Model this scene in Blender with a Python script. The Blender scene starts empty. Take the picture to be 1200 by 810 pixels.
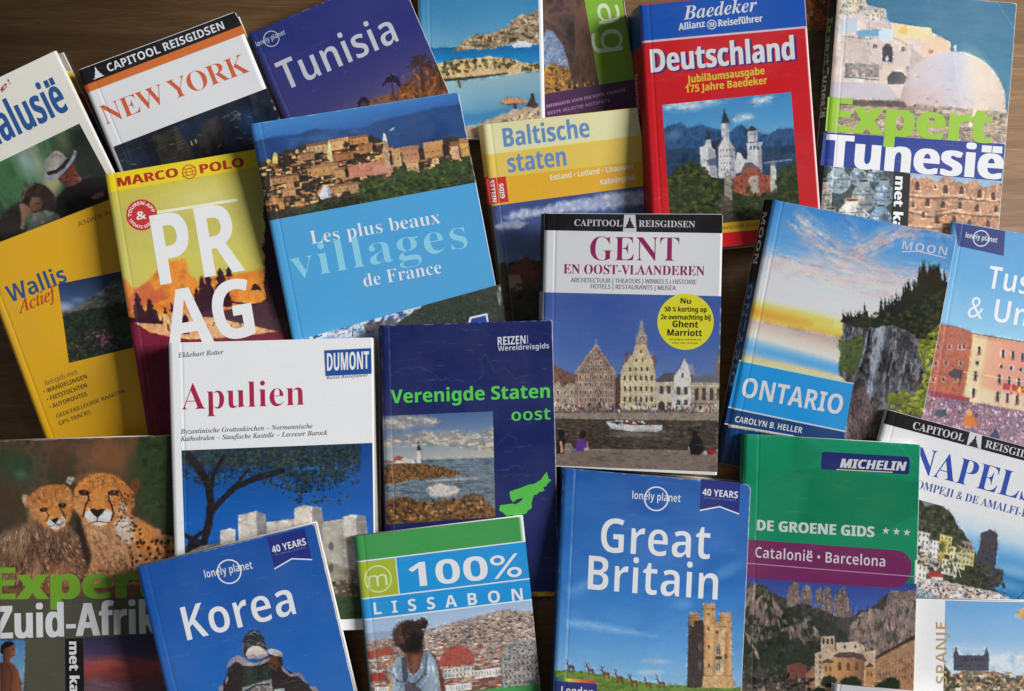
# Travel guidebooks spread over a wooden table, seen from above.
import bpy, math, random
import numpy as np
from mathutils import Matrix, Vector
from mathutils.geometry import tessellate_polygon

SC = bpy.context.scene
COL = SC.collection

# ------------------------------------------------------------------ camera
CAM_H, FOC = 0.90, 1450.0            # metres above the table; focal length in photo pixels (1200 x 810)
cam = bpy.data.cameras.new('camera')
cam.sensor_width = 36.0
cam.lens = 36.0 * FOC / 1200.0
cam.clip_start, cam.clip_end = 0.05, 50
cam_ob = bpy.data.objects.new('camera', cam)
cam_ob.location = (0, 0, CAM_H)
COL.objects.link(cam_ob)
SC.camera = cam_ob
SC.render.resolution_x, SC.render.resolution_y = 1024, 691
SC.render.engine = 'CYCLES'

# ------------------------------------------------------------------ light: a window to the right, a grey room round it
world = bpy.data.worlds.new('World')
SC.world = world
world.use_nodes = True
world.node_tree.nodes['Background'].inputs[0].default_value = (0.90, 0.94, 1.0, 1)
world.node_tree.nodes['Background'].inputs[1].default_value = 0.108

def area(name, loc, target, sx, sy, power, color):
    l = bpy.data.lights.new(name, 'AREA')
    l.shape = 'RECTANGLE'; l.size, l.size_y = sx, sy
    l.energy = power; l.color = color
    o = bpy.data.objects.new(name, l)
    o.location = loc
    o.rotation_euler = (Vector(target) - Vector(loc)).to_track_quat('-Z', 'Y').to_euler()
    COL.objects.link(o)
area('window_light', (6.6, 1.57, 3.7), (0, 0, 0), 2.8, 2.8, 915, (0.985, 0.985, 1.0))

SC.view_settings.view_transform = 'Standard'
SC.view_settings.look = 'None'
SC.view_settings.exposure = 0.0
SC.view_settings.gamma = 1.0

# ------------------------------------------------------------------ colour and materials
GAIN = 1.22
def lin(c):
    c = np.asarray(c, float) / 255.0
    c = c + 0.03 * (c @ np.array([.3, .55, .15]) - c.T).T      # inks a little less pure than they look
    return np.where(c <= 0.04045, c / 12.92, ((c + 0.055) / 1.055) ** 2.4)
def alb(c):
    return np.clip(lin(c) * GAIN, 0.004, 0.88)

def new_mat(name):
    m = bpy.data.materials.new(name)
    m.use_nodes = True
    nt = m.node_tree
    return m, nt, nt.nodes['Principled BSDF']
def N(nt, kind, **kw):
    n = nt.nodes.new(kind)
    for k, v in kw.items():
        if k.startswith('i_'):
            n.inputs[k[2:].replace('_', ' ')].default_value = v
        else:
            setattr(n, k, v)
    return n
def gloss(nt, p, r0=0.36, r1=0.52, bump=0.10):
    tc = N(nt, 'ShaderNodeTexCoord')
    a = N(nt, 'ShaderNodeTexNoise', i_Scale=38.0, i_Detail=5.0)
    nt.links.new(tc.outputs['Object'], a.inputs['Vector'])
    mr = N(nt, 'ShaderNodeMapRange', i_To_Min=r0, i_To_Max=r1)
    mr.inputs['From Min'].default_value = 0.3; mr.inputs['From Max'].default_value = 0.7
    nt.links.new(a.outputs['Fac'], mr.inputs['Value'])
    nt.links.new(mr.outputs['Result'], p.inputs['Roughness'])
    b = N(nt, 'ShaderNodeTexNoise', i_Scale=900.0, i_Detail=3.0)
    nt.links.new(tc.outputs['Object'], b.inputs['Vector'])
    bm = N(nt, 'ShaderNodeBump', i_Strength=bump, i_Distance=0.0004)
    nt.links.new(b.outputs['Fac'], bm.inputs['Height'])
    nt.links.new(bm.outputs['Normal'], p.inputs['Normal'])
    p.inputs['Specular IOR Level'].default_value = 0.26
    return tc
def scuffed(nt, tc, col, p):
    """thin rubbed scratches and pale handling marks over the ink"""
    mp = N(nt, 'ShaderNodeMapping'); mp.inputs['Scale'].default_value = (14, 95, 1); mp.inputs['Rotation'].default_value = (0, 0, 0.9)
    nt.links.new(tc.outputs['Object'], mp.inputs['Vector'])
    a = N(nt, 'ShaderNodeTexNoise', i_Scale=3.0, i_Detail=6.0, i_Roughness=0.7, i_Distortion=0.6)
    nt.links.new(mp.outputs['Vector'], a.inputs['Vector'])
    b = N(nt, 'ShaderNodeTexNoise', i_Scale=16.0, i_Detail=4.0)
    nt.links.new(tc.outputs['Object'], b.inputs['Vector'])
    r = N(nt, 'ShaderNodeMapRange', i_To_Min=0.0, i_To_Max=0.22)
    r.inputs['From Min'].default_value = 0.60; r.inputs['From Max'].default_value = 0.76
    nt.links.new(a.outputs['Fac'], r.inputs['Value'])
    q = N(nt, 'ShaderNodeMapRange', i_To_Min=0.0, i_To_Max=0.045)
    q.inputs['From Min'].default_value = 0.45; q.inputs['From Max'].default_value = 0.7
    nt.links.new(b.outputs['Fac'], q.inputs['Value'])
    ad = N(nt, 'ShaderNodeMath', operation='ADD')
    nt.links.new(r.outputs['Result'], ad.inputs[0]); nt.links.new(q.outputs['Result'], ad.inputs[1])
    m = N(nt, 'ShaderNodeMix', data_type='RGBA')
    m.inputs['B'].default_value = (0.42, 0.42, 0.41, 1)
    nt.links.new(ad.outputs[0], m.inputs['Factor']); nt.links.new(col, m.inputs['A'])
    nt.links.new(m.outputs['Result'], p.inputs['Base Color'])
def ink_material():
    m, nt, p = new_mat('printed_cover')
    at = N(nt, 'ShaderNodeAttribute', attribute_name='ink')
    tc = gloss(nt, p)
    g = N(nt, 'ShaderNodeTexNoise', i_Scale=1500.0, i_Detail=2.0)     # print grain
    nt.links.new(tc.outputs['Object'], g.inputs['Vector'])
    r = N(nt, 'ShaderNodeMapRange', i_To_Min=0.90, i_To_Max=1.10)
    nt.links.new(g.outputs['Fac'], r.inputs['Value'])
    mx = N(nt, 'ShaderNodeVectorMath', operation='SCALE')
    nt.links.new(at.outputs['Color'], mx.inputs[0]); nt.links.new(r.outputs['Result'], mx.inputs['Scale'])
    scuffed(nt, tc, mx.outputs[0], p)
    return m
M_INK = ink_material()
_solid = {}
def solid(c):
    k = tuple(int(v) for v in c)
    if k not in _solid:
        m, nt, p = new_mat('ink_%02x%02x%02x' % k)
        tc = gloss(nt, p)
        g = N(nt, 'ShaderNodeTexNoise', i_Scale=1100.0, i_Detail=2.0)
        nt.links.new(tc.outputs['Object'], g.inputs['Vector'])
        a = alb(k)
        rp = N(nt, 'ShaderNodeMix', data_type='RGBA')
        rp.inputs['A'].default_value = (*(a * 0.90), 1); rp.inputs['B'].default_value = (*np.clip(a * 1.10, 0, .9), 1)
        nt.links.new(g.outputs['Fac'], rp.inputs['Factor'])
        scuffed(nt, tc, rp.outputs['Result'], p)
        _solid[k] = m
    return _solid[k]
def paper_material():
    m, nt, p = new_mat('page_block')
    tc = N(nt, 'ShaderNodeTexCoord')
    mp = N(nt, 'ShaderNodeMapping'); mp.inputs['Scale'].default_value = (6, 6, 2600)
    nt.links.new(tc.outputs['Object'], mp.inputs['Vector'])
    n = N(nt, 'ShaderNodeTexNoise', i_Scale=1.0, i_Detail=2.0)
    nt.links.new(mp.outputs['Vector'], n.inputs['Vector'])
    cr = N(nt, 'ShaderNodeValToRGB')
    cr.color_ramp.elements[0].position = 0.3; cr.color_ramp.elements[0].color = (0.20, 0.17, 0.13, 1)
    cr.color_ramp.elements[1].position = 0.62; cr.color_ramp.elements[1].color = (0.48, 0.44, 0.38, 1)
    nt.links.new(n.outputs['Fac'], cr.inputs['Fac'])
    nt.links.new(cr.outputs['Color'], p.inputs['Base Color'])
    p.inputs['Roughness'].default_value = 0.9
    return m
M_PAGE = paper_material()
def wood_material():
    m, nt, p = new_mat('oak_wood')
    tc = N(nt, 'ShaderNodeTexCoord')
    mp = N(nt, 'ShaderNodeMapping'); mp.inputs['Scale'].default_value = (2.6, 30, 1); mp.inputs['Rotation'].default_value = (0, 0, 0.035)
    nt.links.new(tc.outputs['Object'], mp.inputs['Vector'])
    n1 = N(nt, 'ShaderNodeTexNoise', i_Scale=2.2, i_Detail=12.0, i_Roughness=0.72, i_Distortion=0.9)
    nt.links.new(mp.outputs['Vector'], n1.inputs['Vector'])
    mp2 = N(nt, 'ShaderNodeMapping'); mp2.inputs['Scale'].default_value = (26, 420, 1); mp2.inputs['Rotation'].default_value = (0, 0, 0.035)
    nt.links.new(tc.outputs['Object'], mp2.inputs['Vector'])
    n2 = N(nt, 'ShaderNodeTexNoise', i_Scale=2.0, i_Detail=5.0, i_Roughness=0.7)
    nt.links.new(mp2.outputs['Vector'], n2.inputs['Vector'])
    mul = N(nt, 'ShaderNodeMath', operation='MULTIPLY_ADD'); mul.inputs[1].default_value = 0.62
    nt.links.new(n2.outputs['Fac'], mul.inputs[0]); nt.links.new(n1.outputs['Fac'], mul.inputs[2])
    cr = N(nt, 'ShaderNodeValToRGB')
    e = cr.color_ramp.elements
    e[0].position = 0.50; e[0].color = (0.105, 0.051, 0.021, 1)
    e[1].position = 1.10 if False else 1.0; e[1].color = (0.285, 0.163, 0.072, 1)
    k = e.new(0.78); k.color = (0.178, 0.095, 0.040, 1)
    nt.links.new(mul.outputs[0], cr.inputs['Fac'])
    nt.links.new(cr.outputs['Color'], p.inputs['Base Color'])
    bm = N(nt, 'ShaderNodeBump', i_Strength=0.25, i_Distance=0.0006)
    nt.links.new(n2.outputs['Fac'], bm.inputs['Height'])
    nt.links.new(bm.outputs['Normal'], p.inputs['Normal'])
    p.inputs['Roughness'].default_value = 0.55
    p.inputs['Specular IOR Level'].default_value = 0.3
    return m

# ------------------------------------------------------------------ mesh helpers
def link(name, me, parent=None):
    o = bpy.data.objects.new(name, me)
    COL.objects.link(o)
    if parent is not None:
        o.parent = parent
    return o
def mesh_np(name, V, F, mat, smooth=False, ink=None):
    """V (n,3), F (m,k) all faces with k corners."""
    V = np.ascontiguousarray(V, np.float32); F = np.ascontiguousarray(F, np.int32)
    me = bpy.data.meshes.new(name)
    m, k = F.shape
    me.vertices.add(len(V)); me.vertices.foreach_set('co', V.ravel())
    me.loops.add(m * k); me.loops.foreach_set('vertex_index', F.ravel())
    me.polygons.add(m)
    me.polygons.foreach_set('loop_start', np.arange(0, m * k, k, dtype=np.int32))
    me.update(calc_edges=True)
    if smooth:
        me.polygons.foreach_set('use_smooth', np.ones(m, bool))
    if ink is not None:
        a = me.color_attributes.new('ink', 'FLOAT_COLOR', 'POINT')
        c = np.ones((len(V), 4), np.float32); c[:, :3] = ink
        a.data.foreach_set('color', c.ravel())
    me.materials.append(mat)
    return me
def grid_faces(nu, nv):
    i = np.arange((nu - 1) * (nv - 1)); r, c = i // (nu - 1), i % (nu - 1)
    a = r * nu + c
    return np.stack([a, a + nu, a + nu + 1, a + 1], 1)

def split_long(V, F, lim, fine=None):
    """halve the longest edges of flat triangles until they are short enough to follow the curve of a cover"""
    V = [tuple(v) for v in V]; out = []; todo = [tuple(f) for f in F]; mid = {}
    while todo:
        f = todo.pop()
        e = [(math.dist(V[f[k]], V[f[(k + 1) % 3]]), k) for k in range(3)]
        L, k = max(e)
        lm = lim
        if fine is not None and L > 0.0007 and fine(V[f[0]], V[f[1]], V[f[2]]): lm = 0.0007
        if L < lm: out.append(f); continue
        a, b, c = f[k], f[(k + 1) % 3], f[(k + 2) % 3]
        key = (min(a, b), max(a, b))
        if key not in mid:
            mid[key] = len(V); V.append(((V[a][0] + V[b][0]) / 2, (V[a][1] + V[b][1]) / 2))
        m = mid[key]; todo += [(a, m, c), (m, b, c)]
    V, F = np.array(V), np.array(out, int)
    a, b, c = V[F[:, 0]], V[F[:, 1]], V[F[:, 2]]
    ar = np.abs((b - a)[:, 0] * (c - a)[:, 1] - (b - a)[:, 1] * (c - a)[:, 0])
    lg = np.maximum(np.maximum(np.hypot(*(b - a).T), np.hypot(*(c - b).T)), np.hypot(*(a - c).T))
    return V, F[ar / (lg + 1e-12) > 4e-6]                     # slivers carry no ink

# ------------------------------------------------------------------ noise and the paint box for printed pictures
def _h(ix, iy, seed):
    n = (ix * 374761393 + iy * 668265263 + seed * 974634777) & 0xffffffff
    n = ((n ^ (n >> 13)) * 1274126177) & 0xffffffff
    return ((n ^ (n >> 16)) & 0xffff) / 65535.0
def vn(x, y, seed=0):
    xf, yf = np.floor(x), np.floor(y)
    ix, iy = xf.astype(np.int64), yf.astype(np.int64)
    fx, fy = x - xf, y - yf
    fx = fx * fx * (3 - 2 * fx); fy = fy * fy * (3 - 2 * fy)
    a, b = _h(ix, iy, seed), _h(ix + 1, iy, seed)
    c, d = _h(ix, iy + 1, seed), _h(ix + 1, iy + 1, seed)
    return (a + (b - a) * fx) * (1 - fy) + (c + (d - c) * fx) * fy
def fbm(x, y, seed=0, octv=4):
    s, a, t = 0, 1.0, 0
    for k in range(octv):
        s = s + a * vn(x * 2 ** k + 7.3 * k, y * 2 ** k - 3.1 * k, seed + k); t += a; a *= 0.55
    return s / t
def nz(scale, cols, seed=0, ani=(1, 1), rot=0, lo=0.22, hi=0.78, octv=4):
    """colour picked along a list by fractal noise: a texture usable wherever a colour is."""
    P = np.array(cols, float)
    def f(x, y):
        c, s = math.cos(rot), math.sin(rot)
        X, Y = (x * c + y * s) / (scale * ani[0]), (-x * s + y * c) / (scale * ani[1])
        t = np.clip((fbm(X, Y, seed, octv) - lo) / (hi - lo), 0, 1) * (len(P) - 1)
        i = np.minimum(t.astype(int), len(P) - 2); w = (t - i)[:, None]
        return P[i] * (1 - w) + P[i + 1] * w
    return f
def gr(p0, p1, stops):
    """colour gradient between two points; stops = [(t, colour)...]"""
    T = [s[0] for s in stops]; P = np.array([s[1] for s in stops], float)
    dx, dy = p1[0] - p0[0], p1[1] - p0[1]; L = dx * dx + dy * dy
    def f(x, y):
        t = ((x - p0[0]) * dx + (y - p0[1]) * dy) / L
        return np.stack([np.interp(t, T, P[:, k]) for k in range(3)], 1)
    return f

class Canvas:
    """the inks of one printed picture; coordinates are those in which the picture was measured."""
    def __init__(s, X, Y, shape, jit=0.7):
        s.X0, s.Y0, s.shape = X, Y, shape
        s.X = X + jit * 2 * (fbm(X / 3.1, Y / 3.1, 71, 3) - .5)      # nothing in a photograph has a ruled outline
        s.Y = Y + jit * 2 * (fbm(X / 3.1, Y / 3.1, 83, 3) - .5)
        s.C = np.full((len(X), 3), 255.0)
    def finish(s, grain=0.30, soft=0):
        """what a lens does: fine tone and hue variation where there is detail, then a slight softness"""
        nv, nu = s.shape
        def blur(A, n):
            for _ in range(n):
                P = np.pad(A, ((1, 1), (1, 1), (0, 0)), 'edge')
                A = (P[:-2, 1:-1] + 2 * P[1:-1, 1:-1] + P[2:, 1:-1]) / 4
                P = np.pad(A, ((1, 1), (1, 1), (0, 0)), 'edge')
                A = (P[1:-1, :-2] + 2 * P[1:-1, 1:-1] + P[1:-1, 2:]) / 4
            return A
        A = s.C.reshape(nv, nu, 3)
        busy = blur(np.abs(A - blur(A, 6)).mean(2)[..., None], 2)
        busy = np.clip(busy / 14, 0.06, 1).reshape(-1)
        f = 1 + grain * 2 * busy * (0.7 * (fbm(s.X0 / 1.9, s.Y0 / 1.9, 31, 3) - .5) + 0.5 * (fbm(s.X0 / 9, s.Y0 / 9, 37, 2) - .5)) * 1.6
        h = (fbm(s.X0 / 6, s.Y0 / 6, 41, 3) - .5) * busy * .22
        A = s.C * f[:, None] * np.stack([1 + h, 1 + 0 * h, 1 - h], 1)
        s.C = blur(A.reshape(nv, nu, 3), soft).reshape(-1, 3)
    def _in(s, x0, y0, x1, y1):
        return np.nonzero((s.X > x0) & (s.X < x1) & (s.Y > y0) & (s.Y < y1))[0]
    def put(s, i, a, c):
        if isinstance(c, (int, float)):                 # a plain number darkens or lightens what is there
            s.C[i] *= 1 + a[:, None] * (c - 1); return
        if callable(c): c = c(s.X[i], s.Y[i])
        s.C[i] += a[:, None] * (np.asarray(c, float) - s.C[i])
    def fill(s, c, alpha=1.0):
        s.put(np.arange(len(s.X)), np.full(len(s.X), alpha), c)
    def poly(s, pts, c, soft=0.9, alpha=1.0, rough=0.0, rs=6.0, seed=1):
        P = np.array(pts, float); m = soft + rough + 1
        i = s._in(P[:, 0].min() - m, P[:, 1].min() - m, P[:, 0].max() + m, P[:, 1].max() + m)
        if len(i) == 0: return
        x, y = s.X[i], s.Y[i]
        if rough:
            x, y = x + rough * 2 * (fbm(s.X[i] / rs, s.Y[i] / rs, seed, 3) - .5), y + rough * 2 * (fbm(s.X[i] / rs, s.Y[i] / rs, seed + 9, 3) - .5)
        d = np.full(len(i), 1e9); ins = np.zeros(len(i), bool)
        for k in range(len(P)):
            ax, ay = P[k]; bx, by = P[(k + 1) % len(P)]
            ex, ey = bx - ax, by - ay; L = ex * ex + ey * ey + 1e-12
            t = np.clip(((x - ax) * ex + (y - ay) * ey) / L, 0, 1)
            d = np.minimum(d, (x - ax - t * ex) ** 2 + (y - ay - t * ey) ** 2)
            if ay != by:
                ins ^= ((ay > y) != (by > y)) & (x < ex * (y - ay) / ey + ax)
        d = np.sqrt(d) * np.where(ins, 1, -1)
        a = np.clip(0.5 + d / soft, 0, 1) * alpha
        k = a > 0
        s.put(i[k], a[k], c)
    def ell(s, cx, cy, rx, ry, c, ang=0, soft=0.9, alpha=1.0, rough=0.0, rs=6.0, seed=1):
        m = max(rx, ry) + soft + rough + 1
        i = s._in(cx - m, cy - m, cx + m, cy + m)
        if len(i) == 0: return
        co, si = math.cos(ang), math.sin(ang)
        x, y = s.X[i] - cx, s.Y[i] - cy
        if rough:
            x = x + rough * 2 * (fbm(s.X[i] / rs, s.Y[i] / rs, seed, 3) - .5); y = y + rough * 2 * (fbm(s.X[i] / rs, s.Y[i] / rs, seed + 9, 3) - .5)
        u, v = x * co + y * si, -x * si + y * co
        r = np.sqrt((u / rx) ** 2 + (v / ry) ** 2)
        a = np.clip(0.5 + (1 - r) * min(rx, ry) / soft, 0, 1) * alpha
        k = a > 0
        s.put(i[k], a[k], c)
    def line(s, pts, w, c, soft=0.8, alpha=1.0):
        for (ax, ay), (bx, by) in zip(pts[:-1], pts[1:]):
            m = w + soft + 1
            i = s._in(min(ax, bx) - m, min(ay, by) - m, max(ax, bx) + m, max(ay, by) + m)
            if len(i) == 0: continue
            x, y = s.X[i], s.Y[i]; ex, ey = bx - ax, by - ay
            t = np.clip(((x - ax) * ex + (y - ay) * ey) / (ex * ex + ey * ey + 1e-9), 0, 1)
            d = np.hypot(x - ax - t * ex, y - ay - t * ey)
            a = np.clip(0.5 + (w / 2 - d) / soft, 0, 1) * alpha
            k = a > 0
            s.put(i[k], a[k], c)
    def dots(s, pts, n, size, pal, seed=0, asp=(0.6, 1.6), soft=0.8, alpha=1.0, boxy=False, ang=0.0, jit=0.4):
        """n small daubs inside a polygon: leaves, roofs, people, pebbles."""
        rnd = random.Random(seed); P = np.array(pts, float)
        x0, y0 = P.min(0); x1, y1 = P.max(0)
        def inside(x, y):
            r = False
            for k in range(len(P)):
                ax, ay = P[k]; bx, by = P[(k + 1) % len(P)]
                if (ay > y) != (by > y) and x < (bx - ax) * (y - ay) / (by - ay) + ax: r = not r
            return r
        items = []
        for _ in range(n * 6):
            if len(items) == n: break
            x, y = rnd.uniform(x0, x1), rnd.uniform(y0, y1)
            if inside(x, y): items.append((y, x))
        for y, x in sorted(items):
            r = rnd.uniform(*size); q = rnd.uniform(*asp); c = rnd.choice(pal); f = rnd.uniform(.85, 1.15)
            c = [min(255, v * f) for v in c]; an = ang + rnd.uniform(-jit, jit)
            if boxy:
                co, si = math.cos(an), math.sin(an); rx, ry = r * q, r / q
                s.poly([(x + co * a * rx - si * b * ry, y + si * a * rx + co * b * ry) for a, b in ((-1, -1), (1, -1), (1, 1), (-1, 1))], c, soft, alpha)
            else:
                s.ell(x, y, r * q, r / q, c, an, soft, alpha)
    def wall(s, p0, p1, p3, wall, win, nx, ny, fx=(0.3, 0.7), fy=(0.25, 0.75), alpha=0.9):
        """a house front as a parallelogram p0 (top left), p1 (top right), p3 (bottom left) with rows of windows."""
        p0, p1, p3 = (np.array(p, float) for p in (p0, p1, p3))
        q = [p0, p1, p1 + p3 - p0, p3]
        if wall is not None: s.poly(q, wall)
        A = np.linalg.inv(np.stack([p1 - p0, p3 - p0], 1))
        Q = np.array(q); i = s._in(Q[:, 0].min(), Q[:, 1].min(), Q[:, 0].max(), Q[:, 1].max())
        if len(i) == 0: return
        uv = A @ np.stack([s.X[i] - p0[0], s.Y[i] - p0[1]])
        ok = (uv > 0).all(0) & (uv < 1).all(0)
        a, b = (uv[0] * nx) % 1, (uv[1] * ny) % 1
        wx = np.linalg.norm(p1 - p0) / nx; wy = np.linalg.norm(p3 - p0) / ny
        m = np.clip(np.minimum(a - fx[0], fx[1] - a) * wx / 0.7 + .5, 0, 1) * np.clip(np.minimum(b - fy[0], fy[1] - b) * wy / 0.7 + .5, 0, 1)
        s.put(i, m * ok * alpha, win)
    def fur(s, pts, n, ln, ang, amt=.3, seed=0, w=.9, spread=.4):
        """short strokes that lighten and darken what is under them"""
        rnd = random.Random(seed); P = np.array(pts, float)
        x0, y0 = P.min(0); x1, y1 = P.max(0); k = 0
        while k < n:
            x, y = rnd.uniform(x0, x1), rnd.uniform(y0, y1); k += 1
            q = False
            for j in range(len(P)):
                ax, ay = P[j]; bx, by = P[(j + 1) % len(P)]
                if (ay > y) != (by > y) and x < (bx - ax) * (y - ay) / (by - ay) + ax: q = not q
            if not q: continue
            a = (ang(x, y) if callable(ang) else ang) + rnd.uniform(-spread, spread); l = ln * rnd.uniform(.6, 1.3)
            s.line([(x, y), (x + l * math.cos(a), y + l * math.sin(a))], w, 1 + rnd.uniform(-amt, amt), .9)
    def wisp(s, pts, w, c, alpha, seed=0, ln=16, ac=2.6):
        """a streak of thin cloud along a line"""
        best = np.full(len(s.X), 1e9); al = np.zeros(len(s.X)); sd = np.zeros(len(s.X)); run = 0
        for (ax, ay), (bx, by) in zip(pts[:-1], pts[1:]):
            ex, ey = bx - ax, by - ay; L = math.hypot(ex, ey)
            t = np.clip(((s.X - ax) * ex + (s.Y - ay) * ey) / L / L, 0, 1)
            dx, dy = s.X - ax - t * ex, s.Y - ay - t * ey; d = np.hypot(dx, dy)
            k = d < best
            best[k] = d[k]; al[k] = run + t[k] * L; sd[k] = ((ex * dy - ey * dx) / L)[k]; run += L
        n = fbm(al / ln, sd / ac + .08 * al / ac * np.sin(seed), seed, 4)
        a = alpha * np.exp(-(best / w) ** 2) * np.clip((n - .28) / .4, 0, 1) * np.clip(al / (run * .15) + .2, 0, 1) * np.clip((run - al) / (run * .15) + .2, 0, 1)
        i = np.nonzero(a > .01)[0]
        s.put(i, a[i], c)
    def treeline(s, pts, base, c, seed=0, step=3.0, hgt=(6, 16)):
        """spiky conifers standing along a line."""
        rnd = random.Random(seed)
        for (ax, ay), (bx, by) in zip(pts[:-1], pts[1:]):
            L = math.hypot(bx - ax, by - ay)
            for k in range(int(L / step)):
                t = (k + rnd.random()) * step / L
                x, y = ax + (bx - ax) * t, ay + (by - ay) * t; h = rnd.uniform(*hgt)
                s.poly([(x - h * .24, y + base), (x - h * .08, y - h * .4), (x, y - h), (x + h * .1, y - h * .4), (x + h * .26, y + base)], c, 0.9, 1, 1.6, 2.2, seed + k)

# ------------------------------------------------------------------ lettering (Blender's own font, its serif and bold alphabets)
STY = {'serif': (0x1D400, 0x1D41A, 0x1D7CE, -0.010), 'serifb': (0x1D400, 0x1D41A, 0x1D7CE, 0), 'serifi': (0x1D434, 0x1D44E, None, 0),
       'serifbi': (0x1D468, 0x1D482, None, 0), 'sans': (0x1D5A0, 0x1D5BA, 0x1D7E2, 0), 'bold': (0x1D5D4, 0x1D5EE, 0x1D7EC, 0),
       'semi': (0x1D5D4, 0x1D5EE, 0x1D7EC, -0.011), 'boldi': (0x1D63C, 0x1D656, None, 0), 'plain': None}
UML = {'ë': 'e', 'ü': 'u', 'ö': 'o', 'ä': 'a', 'ï': 'i'}
def glyph_mesh(text, style, spacing=1.0):
    """(n,2) points and triangles of a line of text; cap height comes back as the third value."""
    st = STY[style]
    def conv(ch):
        if st is None: return ch
        up, lo, dg, _ = st
        if 'A' <= ch <= 'Z': return chr(up + ord(ch) - 65)
        if ch == 'h' and style == 'serifi': return '\u210e'
        if 'a' <= ch <= 'z': return chr(lo + ord(ch) - 97)
        if '0' <= ch <= '9' and dg: return chr(dg + ord(ch) - 48)
        return ch
    def run(t):
        cu = bpy.data.curves.new('lettering', 'FONT')
        cu.body = ''.join(conv(c) for c in t); cu.resolution_u = 4
        cu.space_character = spacing
        if st is not None: cu.offset = st[3]
        ob = bpy.data.objects.new('lettering', cu)
        me = ob.to_mesh()
        V = np.array([v.co[:2] for v in me.vertices], float).reshape(-1, 2)
        me.calc_loop_triangles()
        F = np.array([t.vertices for t in me.loop_triangles], int).reshape(-1, 3)
        ob.to_mesh_clear(); bpy.data.objects.remove(ob); bpy.data.curves.remove(cu)
        return V, F
    base = text if st is None else ''.join(UML.get(c, c) for c in text)
    V, F = run(base)
    cap = run('H')[0][:, 1].max()
    if st is not None:
        for k, ch in enumerate(text):
            if ch in UML:
                one = run(UML[ch])[0]; pre = run(base[:k + 1])[0]
                x1 = pre[:, 0].max(); x0 = x1 - (one[:, 0].max() - one[:, 0].min()); w = x1 - x0
                top = 0.80 * cap
                for cx in (x0 + w * .27, x0 + w * .73):
                    r = 0.065 * (1.15 if style != 'serif' else 1)
                    n = len(V)
                    V = np.vstack([V, [(cx - r, top), (cx + r, top), (cx + r, top + 2 * r), (cx - r, top + 2 * r)]])
                    F = np.vstack([F, [(n, n + 1, n + 2), (n, n + 2, n + 3)]])
    return V, F, cap

# ------------------------------------------------------------------ a book
STACK = []            # books laid so far: footprint polygon and top plane, for resting the next ones
def ray(px, py):
    return np.stack([(np.asarray(px, float) - 600) / FOC, -(np.asarray(py, float) - 405) / FOC, -np.ones_like(np.asarray(px, float))], -1)
def to_plane(px, py, pl):
    """where the line of sight of a measured point meets the plane z = a x + b y + c"""
    d = ray(px, py); a, b, c = pl
    t = (CAM_H - c) / (a * d[..., 0] + b * d[..., 1] - d[..., 2])
    o = d * t[..., None]; o[..., 2] += CAM_H
    return o
def in_quad(x, y, q):
    ok = np.ones(np.shape(x), bool)
    for k in range(4):
        ax, ay = q[k]; bx, by = q[(k + 1) % 4]
        ok &= ((bx - ax) * (y - ay) - (by - ay) * (x - ax)) < 0     # corners run clockwise
    return ok
def rest_plane(q):
    """lowest stable pose of a stiff book on what lies under it."""
    c = q.mean(0)
    u = np.linspace(0.04, 0.96, 56)
    U, V = np.meshgrid(u, u)
    X = (q[0][0] * (1 - U) + q[1][0] * U) * (1 - V) + (q[3][0] * (1 - U) + q[2][0] * U) * V
    Y = (q[0][1] * (1 - U) + q[1][1] * U) * (1 - V) + (q[3][1] * (1 - U) + q[2][1] * U) * V
    Z = np.zeros_like(X)
    for (fq, (a, b, cc)) in STACK:
        k = in_quad(X, Y, fq)
        Z[k] = np.maximum(Z[k], (a * X + b * Y + cc)[k] + 0.0007)
    X, Y, Z = (X - c[0]).ravel(), (Y - c[1]).ravel(), Z.ravel()
    def f(a, b): return (Z - a * X - b * Y).max()
    def fb(a):
        lo, hi = -.5, .5
        for _ in range(34):
            m1, m2 = lo + (hi - lo) * .382, lo + (hi - lo) * .618
            if f(a, m1) < f(a, m2): hi = m2
            else: lo = m1
        return f(a, (lo + hi) / 2), (lo + hi) / 2
    lo, hi = -.5, .5
    for _ in range(34):
        m1, m2 = lo + (hi - lo) * .382, lo + (hi - lo) * .618
        if fb(m1)[0] < fb(m2)[0]: hi = m2
        else: lo = m1
    a = (lo + hi) / 2; h, b = fb(a)
    return a, b, h - a * c[0] - b * c[1]
DEBUG = False

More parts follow.
